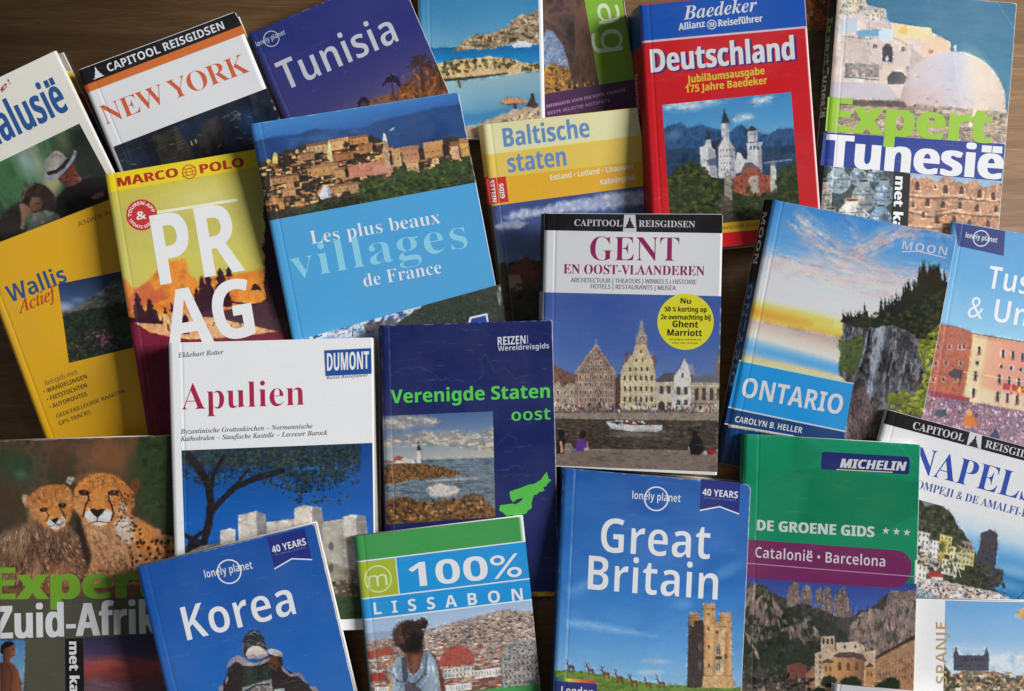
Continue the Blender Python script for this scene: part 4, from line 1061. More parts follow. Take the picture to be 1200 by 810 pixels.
def art(c):
    c.fill(gr((450, 330), (455, 400), [(0, (74, 150, 206)), (.6, (110, 170, 214)), (1, (150, 190, 220))]))
    S = nz(8, [(52, 78, 130), (96, 126, 176), (206, 214, 228), (228, 232, 238), (84, 110, 160), (44, 60, 100)], 11, (1.5, .55), -.6, .25, .75)
    c.poly([(330, 420), (346, 390), (356, 394), (366, 382), (376, 374), (388, 371), (402, 374), (420, 368), (442, 366), (456, 362), (472, 358), (490, 353), (508, 347), (520, 350), (520, 420)], S, 1, 1, 1.6, 4)
    c.poly([(330, 420), (340, 398), (360, 400), (384, 394), (412, 392), (440, 384), (470, 380), (520, 376), (520, 440)], nz(9, [(206, 212, 224), (130, 152, 192), (226, 228, 234)], 12, (1.6, .6), -.4), 3)
    c.line([(413, 394), (414, 384)], 1.2, (40, 44, 54))
    c.poly([(460, 382), (472, 374), (490, 362), (508, 350), (540, 341), (578, 333), (606, 330), (610, 440), (450, 440)], nz(4, [(30, 40, 36), (54, 64, 50), (40, 46, 42), (70, 78, 64)], 13), 1.6, 1, 1.5)
    c.poly([(425, 380), (470, 372), (456, 384), (430, 392)], nz(3, [(60, 56, 60), (110, 100, 100)], 14), 2, .8)
b.photo([(344.5, 400), (586, 333), (597.6, 421), (354.6, 457)], art)
b.flat('publisher_mark', [(548.5, 379), (550.5, 371.5), (571, 367), (573, 380), (560, 384)], (206, 216, 232), .00013)
b.flat('publisher_mark', [(551, 379), (552.5, 373.5), (569, 369.6), (571, 379), (560, 382)], (38, 66, 150), .00016)

# ---- yellow-headed Baltic guidebook
def sp(t, w):
    k = np.zeros((len(t), 3)); k[:] = (214, 190, 130)
    k[t > .11] = (206, 166, 70); k[(t > .205) & (t < .31)] = (176, 36, 40); k[t > .31] = (60, 56, 60)
    return k
b = Book([(565, 146), (747, 126), (782, 424), (600, 444)], 9, (226, 178, 60), (210, 180, 110),
         'guidebook with cream and yellow title bands, pale blue title and small red tab', skew=6, seed=21, crease=6, spine_fn=sp, wear=.35)
b.band([(565.6, 146.2), (746.4, 126.6), (751.4, 158), (569.4, 181)], (236, 213, 162), 'title_band')
b.band([(569.4, 181), (751.4, 158), (755, 188.5), (572.8, 209.5)], (234, 188, 84), 'title_band')
b.band([(572.8, 209.5), (755, 188.5), (758.6, 217.5), (576.4, 241.5)], (226, 166, 44), 'title_band')
b.flat('title_rule', [(568.9, 180.5), (751.2, 157.5), (751.4, 158.7), (569.1, 181.7)], (240, 214, 130), .00014)
b.text('title', 'Baltische', (591, 172.5), (691.5, 160.5), 22, (98, 136, 184), 'bold', .3)
b.text('title', 'staten', (596, 202.5), (664, 194), 22, (98, 136, 184), 'bold', .3)
b.text('subtitle', 'Estland • Letland • Litouwen', (645, 211.5), (742, 198), 6.4, (236, 228, 200), 'bold')
b.text('subtitle', 'Kaliningrad', (704, 217), (744, 210.5), 6.4, (236, 228, 200), 'bold')
b.flat('red_tab', [(569.5, 209.6), (592.5, 206.6), (596.2, 236.6), (574, 239.6)], (196, 40, 44), .00014)
b.text('tab_lettering', 'NELLES', (582.2, 236.5), (578.8, 211), 5.4, (236, 220, 214), 'bold', .2, up=(-1, .1), off=.0002)
b.text('tab_lettering', 'GIDS', (591.8, 232), (589.6, 215), 5.4, (236, 220, 214), 'bold', .2, up=(-1, .1), off=.0002)
def art(c):
    c.fill(gr((660, 230), (680, 320), [(0, (56, 74, 128)), (.5, (84, 104, 152)), (1, (120, 136, 166))]))
    W = nz(7, [(200, 206, 220), (160, 172, 200), (214, 218, 228)], 4)
    c.poly([(590, 254), (610, 246), (640, 242), (660, 236), (690, 232), (720, 226), (760, 222), (760, 240), (700, 246), (640, 252), (600, 258)], W, 5, .85, 3)
    c.poly([(578, 266), (590, 260), (606, 258), (620, 262), (606, 268), (582, 268)], W, 3, .9, 2)
    c.ell(690, 262, 20, 5, W, 0, 5, .6)
    c.poly([(580, 312), (600, 306), (618, 304), (640, 306), (700, 300), (780, 290), (800, 430), (600, 440)], nz(6, [(40, 40, 32), (66, 60, 44), (50, 50, 38), (84, 70, 50)], 6), 3, 1, 4)
    c.poly([(596, 322), (600, 314), (610, 308), (616, 298), (624, 308), (634, 312), (644, 322), (646, 334), (600, 336)], nz(4, [(96, 56, 44), (120, 72, 54), (80, 52, 44)], 7), 1.6)
    c.poly([(596, 322), (610, 322), (612, 340), (598, 342)], (150, 128, 104), 1.4); c.poly([(614, 326), (646, 324), (650, 340), (616, 342)], nz(3, [(96, 70, 56), (70, 54, 46)], 4), 1.4)
    c.dots([(584, 336), (660, 330), (700, 400), (600, 420)], 150, (1.5, 4), [(36, 38, 28), (56, 56, 38), (46, 48, 34), (74, 64, 46)], 9, alpha=.7)
b.photo([(576.4, 241.4), (758.6, 217.4), (781.6, 423.6), (600.3, 443.4)], art)

# ---- thick red guidebook
def sp(t, w):
    k = np.zeros((len(t), 3)); k[:] = (150, 26, 30); k[t < .165] = (20, 56, 120)
    return k
b = Book([(749, 6), (942, -13), (963.5, 279), (766, 297)], 40, (204, 28, 36), (150, 26, 30),
         'thick red guidebook with a blue head band and a white castle among trees', skew=9, seed=22, crease=7, spine_fn=sp, wear=.45, bulge=.8)
b.band([(749.6, 6.6), (941.6, -12.4), (945, 31.4), (752, 48.6)], (18, 82, 176), 'title_band')
b.flat('title_rule', [(752, 48.2), (945, 31), (945.2, 33.2), (752.2, 50.6)], (224, 190, 200), .00014)
b.text('series_title', 'Baedeker', (801, 23.5), (887.5, 13), 15.5, (214, 222, 236), 'serifbi')
b.text('series_title', 'Allianz', (795.5, 36), (826, 31.8), 8, (208, 220, 238), 'bold', .2)
b.text('series_title', 'Reiseführer', (842, 31.6), (893.5, 25.6), 8, (208, 220, 238), 'bold', .2)
b.circle('emblem', 834, 29.2, 5.6, (208, 220, 238), .00015, 4.5)
for d in (-2.1, 0, 2.1): b.flat('emblem_line', [(833.4 + d, 26.6), (834.7 + d, 26.6), (834.9 + d, 32), (833.6 + d, 32)], (208, 220, 238), .00016)
b.text('title_shadow', 'Deutschland', (766, 86.5), (933.5, 71.3), 27, (70, 40, 120), 'bold', 1.0, off=.00014)
b.text('title', 'Deutschland', (763.5, 85), (931, 69.8), 27, (226, 226, 232), 'bold', .6, off=.0002)
b.text('subtitle', 'Jubiläumsausgabe', (805.5, 97.5), (896, 87), 8.6, (240, 186, 60), 'bold', .2)
b.text('subtitle', '175 Jahre Baedeker', (803.5, 109), (899, 98.3), 8.6, (240, 186, 60), 'bold', .2)
def art(c):
    c.fill(gr((850, 115), (858, 185), [(0, (62, 136, 192)), (.5, (84, 154, 202)), (1, (130, 176, 206))]))
    W = (206, 216, 226)
    c.wisp([(774, 124), (800, 124), (824, 120), (852, 114)], 6, W, 1, 3, 8, 3); c.ell(816, 122, 16, 5, W, -.15, 8, .55, 3, 5); c.wisp([(858, 140), (872, 138), (884, 137)], 4, W, 1, 4, 7, 3); c.ell(872, 138, 8, 2.4, W, -.1, 4, .5); c.wisp([(880, 120), (894, 117), (908, 114)], 5, W, 1, 5, 7, 3); c.ell(893, 117.6, 8, 3, W, -.2, 4, .6)
    c.poly([(770, 156), (782, 147), (794, 144), (806, 150), (822, 147), (838, 150), (852, 156), (868, 147), (884, 154), (900, 158), (912, 152), (945, 149), (945, 210), (770, 214)], nz(8, [(38, 72, 116), (56, 92, 136), (32, 62, 100)], 4, (.7, 1.3)), 2.4, 1, 2)
    c.ell(790, 158, 8, 5, (120, 146, 170), -.4, 7, .5)
    c.poly([(770, 180), (800, 172), (830, 178), (870, 176), (945, 168), (945, 214), (770, 216)], nz(7, [(30, 54, 84), (46, 72, 98), (26, 46, 70)], 5), 4, .9, 3)
    c.line([(896, 191), (928, 187)], 1.6, (150, 176, 196), 1.6, .8)
    G = [(30, 42, 22), (46, 60, 30), (38, 50, 26), (64, 74, 38), (74, 70, 38)]
    c.poly([(770, 214), (784, 206), (794, 196), (808, 190), (822, 192), (834, 202), (850, 214), (880, 226), (905, 208), (918, 196), (932, 192), (948, 196), (950, 290), (770, 290)], nz(5, G, 6), 2.5, 1, 4)
    st = nz(4, [(190, 190, 192), (214, 212, 210), (176, 178, 184)], 7); sh = nz(4, [(126, 130, 142), (150, 152, 160), (110, 114, 128)], 9); dk = (50, 56, 72)
    # pale castle: turret wing on the left, gabled centre, round tower on the right, red gatehouse in front
    c.poly([(824, 178), (828, 168), (846, 162), (849, 176), (846, 190), (824, 190)], dk, 1.2)
    c.poly([(820, 172), (829, 169), (838, 176), (841, 209), (834, 207), (821, 196)], st, 1); c.poly([(829, 170), (838, 178), (841, 209), (832, 204)], sh, 1.4, .7)
    c.poly([(826.4, 172), (827, 163), (833, 162.6), (834, 174)], st, .9); c.poly([(826, 164), (830, 151.6), (834, 163)], dk, 1); c.line([(819.4, 172), (824, 171)], 1.4, dk)
    c.poly([(828, 188), (840, 184), (842, 194), (830, 194)], (70, 86, 120), 1.6, .8)
    c.poly([(842, 209), (842, 173), (849.4, 157), (861, 173), (862, 209)], st, 1); c.line([(842, 173), (849.4, 157), (861, 173)], 1.2, (120, 124, 134)); c.poly([(855, 170), (861, 174), (862, 209), (856, 209)], sh, 2, .6)
    c.poly([(845.6, 160), (845.6, 144), (854, 143), (854.4, 166)], st, .9); c.poly([(850.4, 145), (854, 143), (854.4, 166), (851, 164)], sh, 1, .7); c.line([(845, 152), (855, 151)], 1, (150, 152, 160)); c.poly([(844.8, 145), (848.8, 128), (855, 143.6)], dk, 1)
    for y in (176, 183, 191, 199):
        for x in (845, 848.4, 852, 855.4, 858.6): c.ell(x + .2 * (y - 180) / 10, y, .8, 1.4, (96, 98, 110), 0, .9, .85)
    c.poly([(861, 192), (864, 178), (866, 174), (870, 184), (877, 186), (878, 200), (862, 204)], st, 1); c.poly([(863, 178), (866, 172), (878, 176), (878, 188), (872, 186), (868, 180)], dk, 1.2)
    c.poly([(876, 200), (875.6, 172), (874.4, 168), (893.6, 166.4), (892, 172), (893.4, 202)], st, 1); c.poly([(888, 172), (892, 172), (893.4, 202), (888.6, 202)], sh, 1.6, .7)
    for x in (880, 884, 888): c.poly([(x - 1, 175.6), (x - 1, 171), (x + .8, 170.6), (x + .8, 175.4)], (60, 62, 74), .8)
    c.poly([(876.6, 167), (876.2, 154), (887.4, 152.6), (887.8, 166)], st, .9); c.poly([(883, 154), (887.4, 153), (887.8, 166), (884, 166)], sh, 1.4, .7); c.poly([(875.4, 154), (880.6, 146.8), (888.4, 152.6)], dk, 1); c.line([(876, 158), (888, 157)], .9, (120, 122, 130))
    rd = nz(4, [(140, 70, 54), (164, 86, 66), (120, 60, 48)], 8)
    c.poly([(859, 224), (859, 208), (868, 205), (872, 194), (879, 191), (890, 196), (892, 204), (903, 206), (905, 226), (882, 232)], rd, 1.2)
    c.poly([(868, 202), (873, 191), (881, 190), (888, 198), (876, 196)], (84, 90, 104), 1.2); c.poly([(876, 212), (880, 206), (888, 206), (890, 226), (884, 228), (880, 220)], nz(3, [(190, 180, 166), (160, 146, 134)], 10), 1.2)
    for x, y in ((864, 214), (869, 212), (874, 206), (893, 212), (898, 212), (884, 212)): c.ell(x, y, .9, 1.6, (80, 46, 42), 0, .9, .9)
    c.poly([(903, 226), (902.6, 194), (905, 190), (909, 193), (910.6, 226)], nz(3, [(206, 200, 188), (176, 170, 160)], 11), .9); c.poly([(902, 195), (905.4, 188), (909.4, 194)], (120, 124, 134), 1)
    c.poly([(849, 236), (848.6, 204), (852, 200), (857, 203), (858, 232), (856, 250), (850, 248)], nz(3, [(176, 166, 150), (130, 120, 112), (196, 186, 172)], 10), 1.2)
    c.poly([(838, 238), (846, 226), (860, 236), (862, 262), (842, 262)], nz(3.5, [(96, 88, 80), (64, 60, 54), (130, 120, 110)], 11), 2, .9, 3)
    c.dots([(775, 270), (780, 212), (806, 190), (824, 194), (842, 222), (846, 262)], 330, (1, 3), G + [(84, 92, 48)], 12, alpha=.8)
    c.dots([(880, 232), (910, 212), (936, 194), (942, 252), (880, 270)], 160, (1, 3), G, 13, alpha=.8); c.dots([(858, 238), (880, 216), (884, 258), (860, 262)], 90, (1, 2.4), G, 14, alpha=.8)
b.photo([(776, 123), (927, 108), (938, 252.5), (786, 267)], art)
b.flat('yellow_band', [(785.6, 267.2), (962.5, 250.8), (963.3, 262), (786.4, 279)], (232, 176, 40), .00013)
b.text('band_lettering', 'Deutschland Allianz', (845, 269.5), (888, 265), 4.6, (150, 90, 30), 'bold')
b.spine_text('Deutschland', .26, .50, .62, .36, (206, 180, 176), 'bold')

# ---- canal-house guidebook
def sp(t, w):
    k = np.zeros((len(t), 3)); k[:] = (150, 150, 156); k[t < .30] = (24, 24, 28)
    return k
b = Book([(638, 250), (847, 251), (840, 557), (632, 546)], 15, (224, 224, 230), (30, 30, 34),
         'guidebook with black head band, magenta title, gabled houses and a round yellow sticker', skew=4, seed=23, crease=8, spine_fn=sp, wear=.2)
b.band([(638.4, 250.4), (846.6, 251.4), (846.4, 273.4), (637.8, 270)], (26, 25, 28), 'title_band')
b.text('series_title', 'CAPITOOL', (673, 264.6), (729, 265.4), 7.4, (196, 196, 202), 'serifb')
b.flat('emblem_tile', [(731.5, 251.6), (744.5, 251.8), (746, 272), (730, 271.8)], (200, 200, 206), .00014)
tower_emblem(b, 738, 260.5, 14, 0, (40, 40, 46))
b.text('series_title', 'REISGIDSEN', (748.5, 265.6), (814.5, 266.6), 7.4, (196, 196, 202), 'serifb')
b.text('title', 'GENT', (691.5, 305), (795.5, 306), 27.5, (146, 30, 92), 'serif')
b.text('title', 'EN OOST-VLAANDEREN', (660.5, 320.6), (825.5, 323), 11, (146, 30, 92), 'serif', .2)
b.text('subtitle', 'ARCHITECTUUR | THEATERS | WINKELS | HISTORIE', (669, 330.6), (816, 333), 5.2, (130, 126, 136), 'sans', .15)
b.text('subtitle', 'HOTELS | RESTAURANTS | MUSEA', (692.5, 338), (792, 340), 5.2, (130, 126, 136), 'sans', .15)
def art(c):
    c.fill(gr((740, 343), (740, 470), [(0, (58, 84, 158)), (.5, (74, 104, 170)), (1, (122, 146, 184))]))
    c.fill(nz(40, [(58, 86, 158), (88, 118, 176)], 4), .3)
    c.poly([(640, 481), (848, 480), (848, 494), (640, 494)], (110, 98, 90))
    brick = nz(3, [(128, 100, 86), (156, 130, 114), (140, 112, 98), (116, 90, 78)], 5)
    win = (60, 54, 56); frm = (206, 194, 178)
    def rows(l, r, ys, n, w=.9, h=2.2, f=True):
        for y in ys:
            for k in range(n):
                x = l + (r - l) * (k + .5) / n
                if f: c.poly([(x - w - .9, y - h - .9), (x + w + .9, y - h - .9), (x + w + .9, y + h + .7), (x - w - .9, y + h + .7)], frm, .9, .75)
                c.poly([(x - w, y - h), (x + w, y - h), (x + w, y + h), (x - w, y + h)], win, .8, .9)
    c.poly([(636, 428), (650, 428), (664, 436), (675, 440), (675, 484), (636, 484)], nz(3, [(96, 66, 56), (130, 96, 82), (76, 56, 52)], 6), 1.4)
    c.poly([(648, 452), (654, 446), (660, 454), (668, 448), (675, 452), (675, 482), (648, 482)], nz(3, [(176, 160, 144), (150, 132, 116)], 7), 1.2); rows(650, 674, (460, 470), 3)
    c.poly([(674, 480), (674, 438), (677, 432), (682, 424), (688, 417), (694, 410), (698.6, 402), (703, 410), (709, 417), (714, 425), (719, 433), (721.4, 438), (722, 480)], brick, 1)
    c.line([(674, 438), (698.6, 404), (721.4, 438)], 1.4, (176, 150, 132)); c.line([(698.6, 404), (698.6, 397)], 1, (150, 130, 118))
    rows(677, 719, (442, 451, 460, 469), 7, .9, 2.3); rows(684, 713, (433,), 5, .8, 2); rows(690, 707, (425,), 3, .8, 1.8); rows(694, 703, (416,), 1, .9, 2)
    for y in (438, 447, 456, 465): c.line([(675, y), (721, y)], .9, (190, 166, 148), 1, .6)
    c.poly([(721, 480), (721, 444), (727, 438), (728, 480)], (84, 62, 58), 1.2); c.poly([(732, 428), (733, 415), (736, 412), (738, 424)], (130, 90, 80), 1.2); c.poly([(763, 424), (764.6, 414), (768, 416), (768, 430)], (120, 84, 76), 1.2)
    cream = nz(4, [(196, 176, 138), (214, 196, 158), (182, 162, 126), (220, 204, 170)], 8)
    c.poly([(727, 480), (727.4, 437), (730, 428), (735, 424), (738, 418), (741, 416), (743, 410), (745, 402), (748, 398), (755, 398), (758, 403), (759, 410), (762, 417), (765, 424), (768, 437), (769, 480)], cream, 1)
    c.poly([(744.4, 404), (746, 394), (748.6, 388), (750.4, 380), (752, 373), (753.6, 380), (755.4, 388), (757.6, 394), (758.6, 404)], nz(2, [(130, 112, 100), (176, 156, 136), (96, 88, 88)], 9), 1)
    rows(729, 767, (443, 455.6, 468), 6, 1.3, 2.9, False); rows(735, 762, (432.6,), 4, 1.2, 2.2, False); rows(742, 757, (422.4,), 2, 1, 2, False); rows(746, 756, (412,), 1, 1, 1.8, False)
    for y in (437, 449.4, 462): c.line([(728, y), (768, y)], 1, (226, 212, 182), 1, .7)
    c.poly([(769, 446), (777, 438), (800, 436), (812, 440), (812, 450), (769, 452)], (88, 80, 88), 1.4)
    c.poly([(769, 480), (769, 448), (789, 447), (789, 480)], nz(3, [(196, 182, 156), (214, 202, 178)], 10)); rows(771, 788, (457,), 2, 2.2, 4.4, False); c.poly([(771, 480), (771, 473), (775, 469.6), (779, 473), (779, 480)], (70, 56, 50), 1); c.poly([(782, 480), (782, 472), (787, 472), (787, 480)], (96, 70, 62), 1)
    c.poly([(789, 480), (789, 444), (793, 436), (797, 432), (800, 424), (802.4, 420), (805, 426), (808, 434), (809.6, 442), (810, 480)], nz(3, [(206, 200, 192), (222, 216, 208), (190, 182, 174)], 12), 1); c.poly([(806, 428), (812, 426), (814, 440), (809, 440)], (150, 146, 146), 1.4, .8)
    rows(791, 808, (458,), 2, 2.2, 4.6, False); rows(791, 808, (471.6,), 2, 2, 3, False); rows(796, 804, (440,), 1, 1.2, 3, False)
    c.poly([(811, 450), (812, 442), (832, 438), (846, 444), (848, 450)], (104, 104, 112), 1.4); c.poly([(836, 442), (839, 424), (842, 408), (844, 424), (847, 442)], (120, 108, 106), 1.4)
    c.poly([(810, 482), (810, 448), (848, 449), (848, 484)], nz(3, [(160, 142, 118), (184, 166, 140), (140, 122, 102)], 11)); rows(812, 847, (462,), 4, 2.2, 7, False); c.line([(811, 452), (848, 452)], 1.2, (206, 192, 168)); c.line([(811, 473), (848, 474)], 1.2, (110, 92, 80))
    c.dots([(641, 472), (846, 475), (846, 484), (641, 482)], 260, (.6, 1.3), [(36, 34, 38), (200, 190, 178), (130, 56, 52), (60, 70, 100), (90, 84, 80), (222, 214, 206), (50, 46, 48)], 13, (.5, .9))
    c.poly([(636, 484), (848, 484), (848, 494), (636, 491)], nz(3, [(130, 116, 104), (156, 142, 128), (108, 96, 88)], 14, (2, 1)), 1.2, .9)
    c.poly([(636, 490.6), (848, 493.4), (848, 540), (636, 540)], nz(5, [(46, 40, 36), (76, 66, 56), (58, 50, 44), (88, 78, 66)], 15, (1.6, .7)), 1.5)
    c.fur([(640, 494), (848, 496), (848, 526), (640, 526)], 500, 7, 0, .28, 16, 1.2, .1)
    for x in range(650, 840, 9): c.line([(x, 496), (x + 2, 512 + x % 7)], 2.6, 1.22, 4, .7)
    c.ell(744, 509, 26, 3, (130, 124, 118), .04, 3, .6)
    c.poly([(711, 495), (722, 496.4), (745, 498.6), (776, 498), (775.6, 504), (768, 506.4), (740, 505.6), (716, 502.6)], gr((740, 495), (740, 507), [(0, (226, 224, 224)), (1, (180, 178, 180))]), 1); c.dots([(718, 492), (768, 494), (768, 499), (720, 497)], 26, (.8, 1.5), [(206, 200, 190), (176, 56, 52), (50, 46, 50), (226, 220, 214)], 18)
    c.line([(711, 494.6), (724, 493.4)], 1, (230, 228, 226))
    c.poly([(636, 526), (720, 527), (848, 529), (850, 560), (630, 560)], nz(5, [(110, 96, 86), (130, 114, 104), (96, 84, 76)], 17, (2.2, .7)), 1.2); c.line([(636, 526), (848, 529)], 1.2, (150, 136, 124), 1.4, .7)
    # people on the quay
    c.poly([(652, 532), (653, 518), (657, 510), (661, 512), (664, 520), (664, 531)], (34, 28, 30), 1.2); c.ell(657.6, 508.4, 4.2, 4.6, (30, 24, 26), 0, 1.2); c.poly([(656, 517), (658.6, 517), (660, 530), (657, 531)], (196, 150, 124), 1); c.poly([(662, 520), (669, 519), (672, 526), (668, 531), (660, 531)], nz(2, [(96, 84, 78), (150, 136, 124), (60, 54, 54)], 4), 1.2)
    c.poly([(675, 529), (675, 520), (679, 513.6), (685, 513.6), (688, 520), (687.4, 528)], (96, 54, 140), 1.2); c.ell(683, 509.6, 4, 5, (44, 30, 28), .3, 1.2); c.line([(688, 518), (688.6, 526)], 1.6, (200, 156, 130)); c.ell(687, 526.6, 3, 1.8, (200, 196, 194), 0, 1)
    c.poly([(807, 531), (808, 520), (812, 511.6), (818, 511), (823, 517), (825, 528), (820, 533), (810, 533)], (22, 22, 26), 1.2); c.ell(814, 508.6, 3, 3.8, (34, 26, 26), 0, 1.1); c.line([(807, 524), (808, 531)], 1.4, (180, 136, 112)); c.ell(827, 531, 3, 2, (206, 200, 196), 0, 1); c.ell(834, 529.6, 5.6, 3.8, (150, 34, 40), -.1, 1.2)
b.photo([(637.6, 342.6), (845.2, 347), (840.6, 553), (633.4, 545)], art)
b.circle('sticker', 803.3, 377, 33, (222, 212, 42), .00016)
for t, x0, x1, y, cap in (('Nu', 797.5, 809.5, 355.6, 6.2), ('50 % korting op', 779, 828, 365.2, 5.8), ('2e overnachting bij', 774.5, 832.5, 374.4, 5.8), ('Ghent', 788, 818, 383.6, 7.6), ('Marriott', 782, 822.5, 393.6, 7.6)):
    b.text('sticker_lettering', t, (x0, y - .3), (x1, y + .4), cap, (40, 38, 24), 'bold', .15, off=.00022)
b.text('sticker_lettering', 'niet geldig in combinatie met', (784, 398.4), (822, 399), 1.9, (120, 112, 30), 'sans', .1, off=.00022)
b.text('sticker_lettering', 'andere acties, zie de gids', (787, 402.6), (818, 403), 1.9, (120, 112, 30), 'sans', .1, off=.00022)

# ---- wildlife guidebook (bottom left)
b = Book([(-14, 517), (206, 510.5), (212, 836), (-9, 841)], 15, (90, 84, 64), (60, 58, 50),
         'guidebook with two cheetahs above a green and white title', seed=24, crease=6)
def art(c):
    c.fill(nz(30, [(36, 46, 30), (72, 54, 38), (58, 54, 36), (96, 66, 46), (44, 38, 30)], 5, (.8, 1.3)))
    c.ell(18, 548, 30, 22, (44, 66, 44), .3, 26, .8); c.ell(24, 556, 6, 5, (70, 120, 84), 0, 8, .5); c.ell(128, 534, 30, 24, (136, 84, 50), 0, 26, .75); c.ell(70, 530, 14, 18, (92, 60, 44), 0, 16, .6); c.ell(6, 600, 18, 34, (62, 48, 36), 0, 18, .8); c.ell(178, 556, 26, 40, (40, 58, 28), 0, 20, .9)
    c.poly([(166, 512), (212, 512), (212, 622), (186, 618), (164, 600), (158, 560)], nz(9, [(30, 44, 24), (50, 66, 32), (38, 52, 28)], 9), 10, .85)
    tan = nz(9, [(166, 112, 66), (190, 138, 92), (150, 100, 60), (200, 152, 108)], 8)
    # adult: back, shoulder and chest
    c.poly([(92, 606), (112, 616), (150, 600), (166, 612), (184, 620), (202, 628), (214, 640), (216, 700), (96, 700), (104, 660)], tan, 3, 1, 2.5)
    c.poly([(152, 612), (166, 610), (182, 620), (186, 640), (176, 652), (162, 646), (154, 632)], nz(6, [(186, 112, 50), (206, 132, 64), (176, 104, 48)], 11), 5, .9)
    c.poly([(132, 606), (146, 602), (156, 612), (158, 634), (148, 640), (136, 626)], (206, 188, 172), 5, .85)
    c.poly([(100, 616), (130, 618), (150, 640), (150, 690), (106, 690)], nz(6, [(196, 150, 112), (166, 116, 80), (206, 164, 126)], 12), 5, .7)
    c.fur([(96, 612), (150, 606), (214, 640), (214, 700), (100, 700)], 900, 6, 1.3, .22, 3)
    rnd = random.Random(3)
    for k in range(64):
        x, y = rnd.uniform(152, 204), rnd.uniform(612, 684)
        if y > 609 + max(0, (x - 160) * .42): c.ell(x, y, rnd.uniform(1.3, 2.8), rnd.uniform(1.1, 2.2), (48, 30, 22), rnd.uniform(0, 3), 1.2, .9)
    for k in range(60):
        x, y = rnd.uniform(104, 156), rnd.uniform(632, 684); c.ell(x, y, rnd.uniform(1, 2.2), rnd.uniform(.8, 1.4), (110, 66, 44), rnd.uniform(0, 3), 1.4, .7)
    for k in range(16): c.ell(rnd.uniform(136, 154), rnd.uniform(606, 636), rnd.uniform(1.2, 2.4), rnd.uniform(.8, 1.3), (66, 48, 44), rnd.uniform(-.5, .5), 1.2, .8)
    # cub: woolly body
    c.poly([(-16, 690), (-14, 640), (4, 624), (24, 616), (36, 606), (80, 616), (94, 630), (100, 660), (102, 690)], nz(8, [(104, 76, 56), (134, 98, 70), (90, 66, 52), (150, 112, 84)], 10, (.7, 1.4)), 4, 1, 4)
    c.ell(20, 634, 20, 14, (150, 118, 90), -.4, 14, .6)
    c.fur([(-14, 640), (30, 614), (90, 624), (102, 690), (-14, 690)], 1500, 8, lambda x, y: 1.5 + (40 - x) * .012, .34, 5)
    for k in range(150):
        x, y = rnd.uniform(32, 98), rnd.uniform(632, 690); c.ell(x, y, rnd.uniform(.8, 1.7), rnd.uniform(.8, 1.6), (70, 46, 34), 0, 1.2, .6)
    c.poly([(36, 680), (42, 652), (48, 664), (50, 700), (38, 700)], (176, 120, 82), 5, .7); c.poly([(56, 690), (60, 664), (84, 660), (92, 690)], (170, 112, 74), 8, .5)
    c.poly([(85, 590), (92, 604), (100, 626), (107, 650), (104, 666), (98, 650), (92, 626)], (42, 26, 22), 4, .9)
    # adult head
    hd = nz(7, [(190, 112, 46), (208, 130, 58), (180, 102, 42)], 12)
    c.poly([(150, 568), (156, 560.6), (163, 561), (165, 569), (161, 579), (154, 582)], nz(3, [(110, 62, 32), (84, 48, 28)], 4), 2)
    c.poly([(77, 565), (80, 558.5), (86, 559), (87.5, 563), (82, 568)], nz(2, [(190, 180, 166), (110, 100, 92)], 5), 1.4)
    c.poly([(85, 595), (87, 574), (93, 564.7), (104.7, 556.8), (118.6, 554), (134, 557), (146, 565), (156, 577), (158, 592), (152, 605), (138, 608), (130, 614), (118.6, 618.5), (104.7, 616), (95, 606)], hd, 2)
    c.ell(115, 562, 20, 6, (216, 140, 66), 0, 8, .6); c.ell(92, 590, 5, 12, (206, 150, 96), 0, 6, .7); c.ell(150, 588, 6, 12, (160, 96, 48), .2, 7, .6); c.ell(143, 598, 7, 8, (206, 176, 146), .2, 6, .8)
    c.poly([(112, 566), (119, 566), (124, 597), (105, 597)], (214, 140, 66), 5, .6)
    c.poly([(98, 603), (104, 596), (116, 602), (126, 596), (132, 602), (130, 611), (120, 616.5), (106, 614.5)], (216, 206, 198), 2.6); c.ell(106, 604, 6, 4.4, (226, 218, 212), 0, 3); c.ell(124, 603.6, 6, 4.4, (226, 218, 212), 0, 3)
    c.fur([(86, 592), (94, 566), (118, 555), (146, 566), (157, 592), (140, 606), (100, 606)], 420, 4, lambda x, y: math.atan2(y - 588, x - 115), .16, 6)
    for x, sg in ((98.3, 1), (132.8, -1)):
        c.ell(x + 3 * sg, 582, 4, 2.6, (216, 176, 136), 0, 3, .7)
        c.poly([(x - 7, 576.5 - sg), (x - 2, 574), (x + 4, 574.6), (x + 7, 577 + sg), (x + 4, 581), (x - 2, 581), (x - 5, 579)], (30, 20, 18), 1.3); c.ell(x, 577.6, 3.2, 2.4, (84, 50, 28)); c.ell(x, 577.4, 1.5, 1.7, (14, 10, 10)); c.ell(x + 1, 576.6, .6, .5, (200, 190, 180))
    c.line([(103.5, 580), (104, 586), (100.6, 592), (98.4, 600), (97.4, 606)], 1.9, (34, 22, 20)); c.line([(127.4, 579), (127.6, 586), (131, 593), (133, 602), (130, 610)], 1.9, (34, 22, 20))
    c.line([(139, 574), (144, 582), (148, 592)], 1.3, (50, 32, 24), 1.2, .8)
    c.poly([(105, 597.4), (109, 596), (114, 597.6), (119, 596), (123.6, 597.2), (120, 602), (114, 607), (109, 602.6)], (24, 18, 20), 1); c.line([(114, 606), (114, 611)], 1.2, (50, 34, 32)); c.line([(105, 613.6), (110, 611.6), (114, 611), (119, 611.6), (128, 612.4)], 1.3, (52, 38, 36))
    for x in (109, 115, 121): c.line([(x, 559), (x - .4, 566), (x + (115 - x) * .3, 574)], 1, (130, 76, 34), 1.4, .7)
